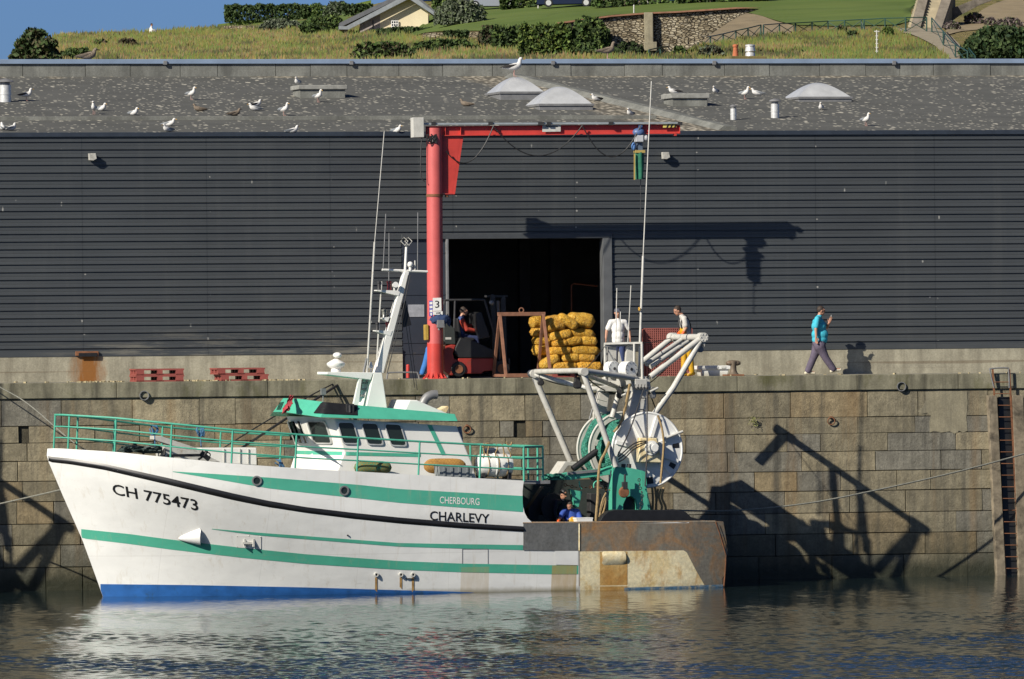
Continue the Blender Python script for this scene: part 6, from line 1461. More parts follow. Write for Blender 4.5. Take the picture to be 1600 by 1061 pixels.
b.grid(rows, wrap=True); b.add(rows[-1], [tuple(range(20))]); b.build('chain_bag', pm('green_bag_fabric', (.018, .145, .085), .8, var=.3, vs=8), ho, smooth=50)
b = MB(); c = at(999, 238, YC - .02); b.box(c + V3((0, 0, .02)), (.26, .22, .07)); b.bar(at(991.5, 240, YC - .14), at(991.5, 281, YC - .14), .04, .03); b.build('bag_frame', pm('yellow_bag_trim', (.38, .28, .08), .7), ho)
b = MB(); b.cyl(at(1001, 280, YC), at(1001, 335, YC), .010, None, 6); b.build('hoist_chain', M_DARK, ho)
# signs, box and cloth on the column
ys = YC - rr
b = MB(); f = lambda x, y, d=.02: at(x, y, ys - d); b.prism([f(676.3, 465.5), f(689.3, 465.2), f(689.8, 485.5), f(676.6, 486)], (0, .012, 0)); sg = b.build('number_sign', M_WHITE, cr)
lettering('3', M_BAND, [(679.7, 480.8), (686.3, 480.6)], 11, 11, .0, sg, lambda x, y: WM[cr.name].inverted() @ at(x, y, ys - .026))
b = MB(); f = lambda x, y: at(x, y, ys - .02); b.prism([f(676.5, 486.6), f(691.5, 486.2), f(691.8, 491.5), f(676.7, 492)], (0, .012, 0)); sg = b.build('small_sign', M_WHITE, cr)
lettering('LOM', M_BAND, [(681.5, 490.3), (688, 490.1)], 2.6, 2.6, .02, sg, lambda x, y: WM[cr.name].inverted() @ at(x, y, ys - .026))
b = MB(); f = lambda x, y: at(x, y, ys + .02); b.prism([f(670.8, 470), f(676, 469.8), f(676.2, 494), f(671, 494.3)], (0, .012, 0)); sg = b.build('blue_sign', pm('blue_sign_enamel', (.035, .05, .42), .4), cr)
for q in ([(671.2, 471.6), (675.5, 471.4), (675.6, 475.6), (671.3, 475.8)], [(671.3, 477.8), (675.6, 477.6), (675.7, 481.6), (671.4, 481.8)], [(671.4, 484), (675.7, 483.8), (675.8, 487.8), (671.5, 488)], [(672.1, 489.2), (675.2, 489), (675.2, 492.2), (673.7, 493.6), (672.2, 492.3)]):
    b = MB(); b.prism([at(x, y, ys + .016) for x, y in q], (0, .003, 0)); b.build('sign_symbol', M_WHITE, sg)
b = MB(); b.prism([at(664, 507.5, YC - .16), at(669.4, 507, YC - .16), at(669.8, 531, YC - .16), at(664.6, 531.5, YC - .16)], (0, .2, 0)); b.build('junction_box', pm('ochre_box', (.42, .27, .05), .5, var=.2, vs=8), cr, bevel=.01)
b = MB(); b.prism([at(684, 500, ys - .15), at(694, 500, ys - .15), at(695, 512, ys - .15), at(684, 512, ys - .15)], (0, .15, 0)); b.cyl(at(686, 512, ys - .08), at(686, 516, ys - .08), .03, None, 10); b.cyl(at(694, 512, ys - .08), at(697, 505, ys - .08), .015, None, 8); b.build('hand_winch', M_GREY, cr, bevel=.01)
b = MB(); rows = []
for i in range(12):
    t = i / 11; r = []
    for j in range(15):
        a = PI * (1.02 + .96 * j / 14); y = lerp(491.5, 507.5 - 2.5 * math.cos(j * 1.3) - (2 if j < 4 else 0), t); c = at(685.5 + t * 1.2, y, YC)
        r_ = rr * (1.08 + .36 * math.sin(t * 2.6) + .06 * math.sin(j * 2.1 + i * .8)); r.append(c + V3((math.cos(a) * r_ * 1.02, math.sin(a) * r_ * 1.0, .02 * math.sin(i * 1.7 + j))))
    rows.append(r)
b.grid(rows); b.grid([[p + V3((0, .03, -.005)) for p in r] for r in rows])
setp(b.build('blue_jacket', pm('navy_work_cloth', (.022, .045, .115), .9, var=.35, vs=12, bump=.03, bs=18), smooth=60, loc=tuple(at(685, 508, ys))), 'crumpled navy work jacket draped over the crane column below the number sign', 'jacket')
# small quay fittings near the crane
b = MB(); b.cyl(at(637.3, 590.5, 1.1), at(637.3, 571, 1.1), .045, None, 16); b.ball(at(637.3, 571, 1.1), (.045, .045, .03), 16, 6)
setp(b.build('marker_post', M_RED, smooth=True, loc=tuple(at(637.3, 590.5, 1.1))), 'short red post standing on the quay left of the crane', 'post')
b = MB(); b.tube(smooth_curve([at(604.5, 592, .5), at(605.5, 585, .5), at(609, 582.3, .5), at(648, 582, .5), at(653, 584.5, .5), at(655, 591.5, .5)], 5), .022, 8)
setp(b.build('hoop_rail', M_GREY, smooth=True, loc=tuple(at(640, 592, .5))), 'low bent steel tube rail at the quay edge left of the crane', 'rail')

# forklift
FY = 1.95
fk = thing('forklift', 'red forklift truck with dark cab and mast parked in front of the warehouse door', 'forklift', tuple(at(745, 589, FY)))
f = lambda x, y, d=0: at(x, y, FY + d)
M_FRED = pm('forklift_red', (.30, .035, .025), .4, var=.15, vs=3, dirt=(.12, .06, .03), ds=4, dth=.58); M_FBLK = pm('forklift_black', (.016, .016, .017), .5, var=.3)
b = MB(); b.prism([f(692, 542), f(706, 538), f(713, 539), f(708, 552), f(710, 561), f(716, 562), f(716, 585), f(704, 587), f(694, 580)], (0, 1.05, 0)); b.build('counterweight', M_FRED, fk, bevel=.03)
b = MB(); b.prism([f(716, 560), f(771, 560), f(771, 579), f(757, 580), f(752, 584), f(726, 584), f(716, 576)], (0, 1.0, 0)); b.build('chassis', M_FRED, fk, bevel=.02)
b = MB(); b.prism([f(711, 543), f(719, 527), f(742, 533), f(770, 546), f(772, 559.5), f(717, 559.5), f(710, 552)], (0, .98, 0)); b.build('engine_hood', M_FBLK, fk, bevel=.03)
b = MB(); b.prism([f(693, 508), f(702, 506), f(711, 514), f(712, 538), f(694, 538)], (0, .7, 0)); bx = b.build('rear_box', pm('dark_green_grey_box', (.035, .04, .035), .5), fk, bevel=.02)
b = MB(); b.prism([at(696, 527, FY - .006), at(705, 527, FY - .006), at(705, 530.5, FY - .006), at(696, 530.5, FY - .006)], (0, .004, 0)); b.build('pale_label', M_WHITE2, bx)
for d in (.04, .94):
    b = MB(); b.tube(smooth_curve([f(694, 476, d), f(695, 471, d), f(700, 469, d), f(756, 468.5, d)], 4), .03, 8); b.tube([f(711, 469, d), f(709.5, 516, d)], .028, 8); b.tube([f(757, 468, d), f(772, 522, d), f(775, 545, d)], .03, 8); b.build('overhead_guard', M_DARK, fk, smooth=True)
b = MB()
for i in range(5): b.bar(f(703 + i * 12, 469, .04), f(703 + i * 12, 469, .94), .04, .03)
b.build('guard_bars', M_DARK, fk)
for d in (.2, .62):
    b = MB(); b.prism([f(767, 461, d), f(774, 461, d), f(777, 586, d), f(770, 586, d)], (0, .12, 0)); b.prism([f(783, 466, d), f(790, 466, d), f(793, 586, d), f(786, 586, d)], (0, .1, 0)); b.build('mast_channel', M_FBLK, fk)
for y in (463, 500, 560): b = MB(); b.bar(f(770, y, .2), f(770, y, .75), .08, .1); b.bar(f(787, y + 2, .2), f(787, y + 2, .75), .08, .1); b.build('mast_crossmember', M_FBLK, fk)
b = MB(); b.bar(f(759, 463, .45), f(792, 463, .45), .3, .05); b.build('mast_head', M_DARK, fk)
b = MB(); b.cyl(f(778, 470, .45), f(781, 580, .45), .04, None, 12); b.build('lift_cylinder', M_GREY, fk, smooth=True)
b = MB(); b.prism([f(744, 490), f(752, 487), f(766, 527), f(752, 530), f(745, 515)], (0, .9, 0)); b.build('dashboard', M_FBLK, fk, bevel=.02)
b = MB(); c = f(746, 513, .35); b.torus(c, (.6, 0, .8), .15, .014, 24, 6); b.tube([c, f(752, 526, .35)], .02, 6); b.build('steering_wheel', M_FBLK, fk, smooth=True)
b = MB(); b.prism([f(714, 498, .2), f(717, 497, .2), f(721, 526, .2), f(741, 528, .2), f(741, 532, .2), f(716, 532, .2)], (0, .5, 0)); b.build('seat', M_FBLK, fk, bevel=.02)
b = MB(); b.ball(f(768, 473, .05), (.07, .09, .07), 12, 8); b.build('work_lamp', M_GREY, fk, smooth=True)
for px, r in ((784, .215), (717, .2)):
    for d in (-.04, .85):
        c = f(px, 588.6 - r * 59.2, d); b = MB(); b.cyl(c, c + V3((0, .2, 0)), r, None, 28); wl = b.build('wheel', M_BLACK, fk, bevel=.02, smooth=True)
        b = MB(); b.cyl(c + V3((0, -.012, 0)), c, r * .52, None, 20); b.ring(c + V3((0, -.02, 0)), (0, 1, 0), r * .55, r * .4, .02, 24); b.build('wheel_rim', M_RUST, wl, smooth=True)
for d in (.25, .7): b = MB(); b.bar(f(793, 586, d), f(850, 586, d), .1, .035); b.bar(f(795, 586, d), f(795, 560, d), .1, .04); b.build('fork', M_DARK, fk)

# rusty lifting frame
lf = thing('lifting_frame', 'rusty steel lifting frame with two splayed legs at each end standing by the forklift', 'steel frame', tuple(at(800, 590, 1.2)))
M_RF = pm('rust_brown_paint', (.21, .095, .055), .8, var=.3, vs=6, dirt=(.30, .25, .2), ds=9, dth=.66)
aL, aR = at(781, 491, 1.25), at(848.5, 490.5, 1.25)
b = MB(); b.bar(aL - V3((.06, 0, 0)), aR + V3((.06, 0, 0)), .09, .1); b.build('top_beam', M_RF, lf, bevel=.008)
feet = []
for q in (aL, aR):
    for Yf in (.5, 2.0):
        z = QZ + .02; e = V3((q.x + (-.02 if q is aL else .02), Yf, z)); feet.append(e); b = MB(); b.bar(q, e, .075, .075, (1, 0, 0)); b.build('leg', M_RF, lf, bevel=.006)
b = MB(); b.bar(feet[0] + V3((0, 0, .05)), feet[1] + V3((0, 0, .05)), .07, .07); b.build('foot_rail', M_RF, lf); b = MB(); b.bar(feet[2] + V3((0, 0, .05)), feet[3] + V3((0, 0, .05)), .07, .07); b.build('foot_rail', M_RF, lf)
b = MB(); b.bar(feet[1] + V3((0, 0, .05)), feet[3] + V3((0, 0, .05)), .07, .07); b.build('base_rail', M_RF, lf); b = MB(); b.bar(feet[0] + V3((0, 0, .05)), feet[0] + V3((.95, 0, .05)), .07, .1); b.build('base_rail', M_RF, lf)
b = MB(); b.torus((aL + aR) / 2 + V3((0, 0, .10)), (0, 1, 0), .06, .016, 18, 6); b.build('lifting_eye', M_RF, lf, smooth=True)

# plastic pallets
M_PAL = pm('dull_red_plastic', (.26, .062, .05), .6, var=.16, vs=5, dirt=(.34, .20, .15), ds=6, dth=.64)
def pallet_mesh():
    b = MB(); L, D_, H_ = 1.27, .95, .165
    b.box((0, 0, H_ - .02), (L, D_, .04))
    for x in (-L / 2 + .12, 0, L / 2 - .12):
        b.box((x, 0, .0175), (.2, D_, .035))
        for y in (-D_ / 2 + .09, 0, D_ / 2 - .09): b.box((x, y, .08), (.2 if x else .14, .18, .09))
    for y in (-D_ / 2 + .06, D_ / 2 - .06): b.box((0, y, .0172), (L - .02, .12, .0335))
    return b
pal0 = None
def pallet(px, py, Y, label, dz=0, rz=0):
    global pal0
    P = at(px, py, Y)
    if pal0 is None: pal0 = pallet_mesh().build('plastic_pallet', M_PAL, loc=(0, 0, 0)); o = pal0
    else: o = pal0.copy(); C.objects.link(o)
    o.location = (P.x, P.y, QZ + .004 + dz); o.rotation_euler = (0, 0, rz); return setp(o, label, 'pallet', 'dull red plastic pallets on the quay')
pallet(245, 597, .65, 'lower red plastic pallet of the left, neatly aligned stack', 0, 0); pallet(245, 597, .65, 'upper red plastic pallet of the left, neatly aligned stack', .167, 0)
pallet(377, 596, .75, 'lower red plastic pallet of the right, crooked stack', 0, 0); pallet(371, 596, .75, 'upper red plastic pallet of the right stack, shifted to the left', .167, .02)
pallet(889, 585, 2.0, 'red plastic pallet under the pile of yellow sacks', 0, 0)
# mesh pallet standing on edge
b = MB(); P0, P1 = at(1007, 513.5, 1.75), at(1080, 588, 1.75); w_, h_ = P1.x - P0.x, P0.z - QZ; n, m = 22, 22
for i in range(n + 1): x = P0.x + w_ * i / n; b.box((x, 1.75, QZ + h_ / 2 + .006), (.028, .10, h_))
for j in range(m + 1): z = QZ + .012 + (h_ - .012) * j / m; b.box((P0.x + w_ / 2, 1.752, z), (w_, .094, .026))
b.box((P0.x + w_ / 2, 1.80, QZ + h_ / 2 + .006), (w_, .03, h_)); b.box((P0.x - .0, 1.80, QZ + h_ / 2), (.07, .2, h_ - .02)); b.box((P1.x, 1.80, QZ + h_ / 2), (.07, .2, h_ - .02))
setp(b.build('mesh_pallet', pm('faded_red_mesh_plastic', (.27, .085, .07), .65, var=.2, vs=3), loc=(P0.x + w_ / 2, 1.75, QZ)), 'large red mesh plastic pallet standing upright on edge behind the man in yellow', 'pallet')

# yellow sacks
def mat_sack():
    t = NT('golden_net_sack'); v = t.vor(34, None); c = t.mix(1.0, t.ramp(t.vor(30, None, 'F1', 'Color'), [(.1, (.55, .27, .025)), (.5, (.73, .41, .045)), (.9, (.80, .53, .13))]), t.ramp(v, [(.1, 1.1), (.8, .62)]), 'MULTIPLY')
    c = t.mix(t.ramp(t.noise(5, 5, .7), [(.52, 0.0), (.72, .55)]), c, (.40, .26, .10)); oi = t.n('ShaderNodeObjectInfo').outputs['Random']; c = t.mix(1.0, c, t.ramp(oi, [(0, (.78, .74, .62)), (.4, (1.0, 1.0, 1.0)), (.75, (1.0, .88, .75)), (1, (.88, .84, .9))]), 'MULTIPLY'); t.bump(v, 1.0, .03); return t.done(c, .75, 0, .25)
M_SACK = mat_sack(); SZ = lambda x, y: (820 + x / 8.84, 480 + y / 8.84)
def sack(x0, x1, y0, y1, Y, tilt, label, seed, dep=.42, ends=(1, 1)):
    rng = random.Random(seed); a, c = SZ(x0, y0), SZ(x1, y1); k = 1 / 59.2; w_, h_ = (c[0] - a[0]) * k * 1.17, (c[1] - a[1]) * k * 1.10
    P = at((a[0] + c[0]) / 2, (a[1] + c[1]) / 2, Y); b = MB(); rows = []; m, n = 22, 24
    if abs(tilt) > .3: h_ *= .62
    for i in range(m + 1):
        t = -1 + 2 * i / m; e = (1 - abs(t) ** 5) ** .5 if abs(t) < 1 else 0
        if (t < 0 and ends[0]) or (t > 0 and ends[1]):
            q = min(1.0, max(0, (abs(t) - .70) / .30)); e = max(e * (1 - q) ** .7, .09 * (1 - .4 * q)) if q > 0 else e
        e = max(e, .05); r = []
        for j in range(n):
            an = 2 * PI * j / n; cy_, sz = math.cos(an), math.sin(an)
            cy_ = math.copysign(abs(cy_) ** .7, cy_); sz = math.copysign(abs(sz) ** .72, sz)
            l = 1 + .09 * noise.noise((t * 2.4 + seed, cy_ * 1.5, sz * 1.5 + seed)) + .035 * noise.noise((t * 9 + seed, cy_ * 6, sz * 6))
            r.append(V3((t * w_ / 2, cy_ * dep / 2 * e * l, sz * h_ / 2 * e * l + (.02 * abs(t) ** 6 * rng.uniform(.5, 1) if False else 0))))
        rows.append(r)
    M = Matrix.Rotation(-tilt, 3, 'Y'); rows = [[P + M @ v for v in r] for r in rows]
    b.grid(rows, wrap=True); b.add(rows[0], [tuple(range(n))]); b.add(rows[-1], [tuple(range(n))])
    return setp(b.build('net_sack', M_SACK, smooth=70, loc=tuple(P - V3((0, 0, h_ / 2)))), label, 'sack', 'yellow net sacks piled on the pallet')
for i, s in enumerate(((450, 735, 100, 300, 1.52, -.55, 'yellow net sack on top of the pile slumped steeply down to the right', .4, (0, 1)), (600, 950, 85, 275, 1.75, -.08, 'topmost yellow net sack at the right end of the pile', .5, (0, 1)), (270, 545, 122, 325, 1.62, .14, 'fat yellow top sack behind the right leg of the rusty frame', .5, (0, 0)), (65, 290, 130, 280, 1.95, .1, 'yellow net sack at the top left, its tied end sticking out to the left', .5, (1, 0)),
        (345, 630, 320, 450, 1.6, .18, 'greyish yellow sack of the second layer, sloping up to the right', .42, (0, 0)), (610, 955, 302, 422, 1.68, -.1, 'dull yellow sack at the right end of the second layer', .42, (0, 1)), (80, 350, 285, 410, 1.95, -.05, 'yellow sack at the left end of the second layer', .5, (1, 0)),
        (385, 575, 447, 545, 1.58, .05, 'small sack in the third layer, left of its two neighbours', .4, (0, 0)), (555, 775, 408, 525, 1.6, .1, 'lumpy sack in the middle of the third layer', .4, (0, 0)), (760, 990, 405, 530, 1.62, -.12, 'sack at the right end of the third layer', .4, (0, 1)), (110, 390, 400, 530, 1.95, -.05, 'sack at the left end of the third layer, partly behind the frame leg', .5, (1, 0)),
        (330, 630, 545, 662, 1.6, .05, 'long yellow sack in the fourth layer, left of the pointed one', .42, (0, 0)), (645, 1025, 540, 660, 1.6, -.03, 'long pointed yellow sack at the right of the fourth layer', .42, (0, 1)), (105, 350, 522, 665, 1.95, 0, 'sack at the left end of the fourth layer', .5, (1, 0)),
        (205, 485, 640, 860, 1.6, .55, 'big sack tilted up to the right low down at the left of the pile', .5, (0, 1)), (505, 735, 638, 757, 1.6, .02, 'plump sack in the fifth layer, left of the one with the tied right end', .42, (0, 0)), (718, 975, 640, 757, 1.6, -.08, 'sack with a tied right end in the fifth layer', .42, (0, 1)),
        (360, 710, 758, 890, 1.58, 0, 'bottom yellow sack lying left on the pallet', .46, (0, 0)), (703, 1065, 755, 888, 1.58, -.03, 'bottom yellow sack lying right on the pallet, its tied tip pointing right', .46, (0, 1)))):
    sack(s[0], s[1], s[2], s[3], s[4], s[5], s[6], i * 3 + 1, s[7], s[8])
b = MB(); c0, c1 = at(840, 575, 2.2), at(918, 500, 2.2); b.box(((c0.x + c1.x) / 2, 2.25, (c0.z + c1.z) / 2), (c1.x - c0.x - .1, .55, c1.z - c0.z))
setp(b.build('net_sack', M_SACK, bevel=.12, loc=((c0.x + c1.x) / 2, 2.25, QZ + .17)), 'sacks in the hidden back row of the pile', 'sack', 'yellow net sacks piled on the pallet')

# white fish tote, bollard
f = lambda x, y, d=0: at(x, y, 1.25 + d)
tt = thing('fish_tote', 'white plastic fish tote on the quay left of the iron bollard', 'crate', tuple(f(1116, 588)))
b = MB(); b.prism([f(1096, 577), f(1139, 576.5), f(1136, 588.3), f(1098, 588.6)], (0, .55, 0)); b.build('tub', M_HULL, tt, bevel=.012)
b = MB(); b.prism([f(1091, 571.5, -.04), f(1142, 571, -.04), f(1142, 577, -.04), f(1091, 577.5, -.04)], (0, .64, 0)); b.build('rim', M_HULL, tt, bevel=.012)
for x in (1095, 1107, 1115, 1127): b = MB(); b.prism([f(x, 572.5, -.052), f(x + 7, 572.4, -.052), f(x + 7, 575.5, -.052), f(x, 575.6, -.052)], (0, .01, 0)); b.build('rim_recess', pm('pale_grey_plastic', (.60, .60, .57), .5), tt)
P = at(1146, 588.4, .55); b = MB(); z = 1 / 59.5
b.box(P + V3((0, 0, .03)), (.5, .4, .06)); bb = thing('mooring_bollard', 'rusty iron mooring bollard with a T shaped head on the quay edge', 'bollard', tuple(P))
b.build('base_plate', M_RUST, bb, bevel=.015)
M_IRON = pm('worn_iron', (.16, .125, .09), .65, .3, var=.25, vs=6, dirt=(.20, .09, .04), ds=5, dth=.55)
b = MB(); b.lathe(P, [(.15, .06), (.11, .1), (.085, .16), (.08, .3), (.1, .36), (.1, .4), (.05, .42)], 20); b.build('post', M_IRON, bb, smooth=True)
b = MB(); q = P + V3((0, 0, .36)); n = 16; pts = [q + V3((-.19 + .38 * i / n, 0, -.02 * abs(i / n - .5))) for i in range(n + 1)]; b.tube(pts, [.075 * max(.3, (1 - abs(2 * i / n - 1) ** 4)) ** .5 for i in range(n + 1)], 14); b.build('head', M_IRON, bb, smooth=True)
# debris along the foot of the plinth and quay edge
rng = random.Random(6); b = MB()
for k in range(170):
    px = rng.choice([rng.uniform(120, 190), rng.uniform(300, 340), rng.uniform(405, 480), rng.uniform(0, 1600)]); q = at(px, 590, rng.uniform(.1, .5)); b.box((q.x, rng.uniform(.05, 3.1) if rng.random() < .3 else rng.uniform(.03, .4), QZ + .015), (rng.uniform(.02, .09), rng.uniform(.02, .08), rng.uniform(.015, .045)), Matrix.Rotation(rng.uniform(0, 3), 3, 'Z'))
setp(b.build('shell_debris', pm('shell_and_stone_bits', (.36, .30, .18), .9, var=.4, vs=9)), 'loose shells and stone bits scattered along the quay edge', 'debris', kind='stuff')
# ------------------------------------------------------------------ people
def remesh(b, vox, it=3):
    me = bpy.data.meshes.new('tmp'); me.from_pydata([tuple(v) for v in b.v], [], b.f); fix_normals(me, False)
    o = bpy.data.objects.new('tmp', me); C.objects.link(o)
    m = o.modifiers.new('r', 'REMESH'); m.mode = 'VOXEL'; m.voxel_size = vox
    s = o.modifiers.new('s', 'SMOOTH'); s.iterations = it; s.factor = .5
    dg = bpy.context.evaluated_depsgraph_get(); dg.update(); r = bpy.data.meshes.new_from_object(o.evaluated_get(dg))
    out = MB(); out.v = [tuple(v.co) for v in r.vertices]; out.f = [tuple(p.vertices) for p in r.polygons]; out.m = [0] * len(out.f); out.c = [None] * len(out.f)
    bpy.data.objects.remove(o); bpy.data.meshes.remove(me); bpy.data.meshes.remove(r); return out
def limb(b, pts, rs, n=12):
    pts = [V3(p) for p in pts]
    for i in range(len(pts) - 1):
        b.tube([pts[i], pts[i + 1]], [rs[i], rs[i + 1]], n)
    for p, r in zip(pts, rs): b.ball(p, r, 12, 8)
def hand(b, wrist, d, up, s=1.0, curl=.5):
    """palm, four unequal bent fingers, thumb from the side of the palm"""
    d = V3(d).normalized(); up = V3(up); up = (up - d * up.dot(d)).normalized(); sd = d.cross(up)
    k = .19 * s
    for j in (-1, 0, 1): limb(b, [wrist + d * .01 + sd * j * .016 * s, wrist + d * k * .5 + sd * j * .024 * s], [.018 * s, .017 * s], 8)
    for j, L in ((-1.5, .34), (-.5, .42), (.5, .45), (1.5, .40)):
        p = wrist + d * k * .5 + sd * j * .02 * s; q = p + (d * math.cos(curl * .6) - up * math.sin(curl * .6)) * k * L * .55; e = q + (d * math.cos(curl * 1.6) - up * math.sin(curl * 1.6)) * k * L * .5
        limb(b, [p, q, e], [.0098 * s, .009 * s, .008 * s], 8)
    p = wrist + d * k * .14 + sd * .03 * s; q = p + (d * .6 + sd * .7 - up * .2) * k * .22; e = q + (d * .85 + sd * .15 - up * .3) * k * .2; limb(b, [p, q, e], [.012 * s, .0105 * s, .009 * s], 8)
SKIN = pm('skin', (.42, .215, .14), .5, var=.08, vs=8)
def cloth_mat(name, col, vs=7): return pm(name, col, .85, var=.16, vs=vs, bump=.012, bs=22)
def rotz(v, a): return V3((v[0] * math.cos(a) - v[1] * math.sin(a), v[0] * math.sin(a) + v[1] * math.cos(a), v[2]))
def person(label, base, J, face, M, head_pitch=0.0, shirt_fat=1.0, belly=0.0, bald=False, cap=None, vox=.011, group=None, hands='skin', sleeves='short', xf=None, bib=None, curl=.5, baggy=1.0):
    """J: world joints; face: yaw of the facing direction (0 = +X); M: materials"""
    t = thing('person', label, 'person', tuple(base), 0, group)
    fd = V3((math.cos(face), math.sin(face), 0)); ld = V3((-fd.y, fd.x, 0)); RM = Matrix.Rotation(face, 3, 'Z')
    H = J['head']; nk = J['neck']; ch = (J['shl'] + J['shr']) / 2; pv = J['pelvis']
    RP = RM @ Matrix.Rotation(head_pitch, 3, 'Y')
    def hp(x, y, z): return H + RP @ V3((x, y, z))
    b = MB()
    b.ball(hp(-.005, 0, .02), (.098, .076, .105), 20, 14, rot=RP); b.ball(hp(.028, 0, -.045), (.066, .058, .07), 16, 10, rot=RP); b.ball(hp(.05, 0, -.088), (.032, .036, .024), 12, 8, rot=RP)
    b.ball(hp(.098, 0, -.018), (.022, .013, .016), 10, 6, rot=RP); limb(b, [hp(.088, 0, .022), hp(.104, 0, -.018)], [.010, .014], 8)
    for s in (-1, 1): b.ball(hp(-.005, s * .078, -.008), (.02, .010, .032), 10, 6, rot=RP); b.ball(hp(.078, s * .034, .030), (.018, .026, .010), 8, 6, rot=RP)
    b.ball(hp(.083, 0, -.056), (.012, .026, .008), 8, 6, rot=RP)
    limb(b, [H + RP @ V3((-.02, 0, -.06)), nk, ch + V3((0, 0, -.02))], [.056, .055, .075])
    # trunk under the clothes
    b.ball(ch.lerp(pv, .25), (.11, .15, .17), 16, 10, rot=RM); b.ball(ch.lerp(pv, .62), (.11 + belly * .4, .135, .16), 16, 10, rot=RM); b.ball(pv, (.11, .15, .12), 16, 10, rot=RM)
    for s in ('l', 'r'):
        limb(b, [J['sh' + s], J['el' + s], J['wr' + s]], [.055, .042, .030])
        d = J['hd' + s] - J['wr' + s]; hand(b, J['wr' + s], d, J.get('hu' + s, V3((0, 0, 1)) if abs(d.normalized().z) < .8 else ld), 1.0, curl)
        limb(b, [J['hp' + s], J['kn' + s], J['an' + s]], [.085, .058, .042]); limb(b, [J['an' + s], J['to' + s]], [.042, .035])
    remesh(b, .0085, 2).build('body', M['skin'] if 'skin' in M else SKIN, t, smooth=True)
    # eyes
    for s in (-1, 1): e = MB(); e.ball(hp(.087, s * .031, .014), .007, 8, 6); e.build('eye', M_BLACK, t, smooth=True)
    # hair or cap
    b = MB(); b.ball(hp(-.018, 0, .034), (.100, .083, .103), 24, 16, rot=RP)
    keep = []
    inv = RP.inverted()
    for f in b.f:
        c = sum((V3(b.v[i]) for i in f), V3()) / len(f); q = inv @ (c - H)
        ok = q.z > (.066 if q.x > .03 else .02 + .55 * q.x if q.x > -.05 else -.045)
        if bald and q.z > .06 and q.x > -.06: ok = False
        if ok: keep.append(f)
    b.f = keep; b.m = [0] * len(keep); b.c = [None] * len(keep)
    used = sorted({i for f in keep for i in f}); mp = {i: k for k, i in enumerate(used)}; b.v = [b.v[i] for i in used]; b.f = [tuple(mp[i] for i in f) for f in keep]
    ho = b.build('hair', M.get('hair', M_BLACK), t, smooth=True)
    if cap:
        b = MB(); b.ball(hp(-.012, 0, .052), (.106, .088, .080), 20, 12, rot=RP); b.prism([hp(.06, -.06, .055), hp(.06, .06, .055), hp(.165, .05, .035), hp(.165, -.05, .035)], RP @ V3((0, 0, .012))); remesh(b, .010, 2).build('cap', cap, t, smooth=True)
    # shirt
    k = shirt_fat; b = MB()
    b.ball(ch + (pv - ch) * .10, (.105 * k, .17, .09), 18, 12, rot=RM); b.ball(ch.lerp(pv, .3) + fd * belly * .35, (.13 * k + belly * .3, .175, .19), 18, 12, rot=RM); b.ball(ch.lerp(pv, .62) + fd * belly * .7, (.135 * k + belly * .7, .165 + belly * .3, .19), 18, 12, rot=RM); b.ball(ch.lerp(pv, .82) + fd * belly * .5, (.132 * k + belly * .5, .163 + belly * .25, .15), 18, 12, rot=RM)
    limb(b, [nk - V3((0, 0, .03)), ch], [.07, .09])
    for s in ('l', 'r'):
        A, E, Wt = J['sh' + s], J['el' + s], J['wr' + s]
        if sleeves == 'short': limb(b, [ch.lerp(A, .55), A, A.lerp(E, .72)], [.085, .078, .068])
        else: limb(b, [ch.lerp(A, .55), A, E, E.lerp(Wt, .85)], [.085, .078, .06, .048])
    if sleeves == 'vest':
        pass
    remesh(b, .014, 3).build('shirt', M['shirt'], t, smooth=True)
    if 'sleeve' in M:
        for s in ('l', 'r'):
            b = MB(); A, E, Wt = J['sh' + s], J['el' + s], J['wr' + s]; limb(b, [A.lerp(E, .1), E, E.lerp(Wt, .9)], [.084, .068, .052]); remesh(b, .012, 2).build('sleeve', M['sleeve'], t, smooth=True)
    # trousers
    b = MB(); b.ball(pv + V3((0, 0, .02)), (.125 * k + belly * .15, .168, .12), 18, 12, rot=RM)
    for s in ('l', 'r'):
        hp_, kn, an = J['hp' + s], J['kn' + s], J['an' + s]
        limb(b, [hp_, hp_.lerp(kn, .5), kn, kn.lerp(an, .5), an.lerp(kn, .05)], [.112 * k ** .5 * baggy, .10 * baggy, .082 * baggy, .08 * baggy, .074 * baggy])
    remesh(b, .014, 3).build('trousers', M['trousers'], t, smooth=True)
    for s in ('l', 'r'):
        b = MB(); an, to = J['an' + s], J['to' + s]; d = (to - an); d.z = 0; d = d.normalized() if d.length > 1e-3 else fd
        heel = an - d * .06; heel.z = an.z - .05; tip = V3(to); limb(b, [heel, an + V3((0, 0, -.03)), tip], [.042, .05, .036]); limb(b, [heel + V3((0, 0, -.012)), tip + V3((0, 0, -.008))], [.034, .036])
        if 'boot' in M: limb(b, [an, an.lerp(J['kn' + s], .45)], [.07, .075])
        remesh(b, .010, 2).build('boot' if 'boot' in M else 'shoe', M.get('boot', M.get('shoe', M_BLACK)), t, smooth=True)
    if 'glove' in M:
        for s in ('l', 'r'):
            b = MB(); d = J['hd' + s] - J['wr' + s]; hand(b, J['wr' + s] - d * .1, d, J.get('hu' + s, V3((0, 0, 1))), 1.28, curl); limb(b, [J['wr' + s].lerp(J['el' + s], .25), J['wr' + s]], [.048, .042]); remesh(b, .010, 1).build('glove', M['glove'], t, smooth=True)
    return t, fd, ld, RM
def JJ(Y, d):
    return {k: at(v[0], v[1], Y + (v[2] if len(v) > 2 else 0)) for k, v in d.items()}

HB_ = pm('dark_brown_hair', (.035, .022, .015), .7, var=.3, vs=30)
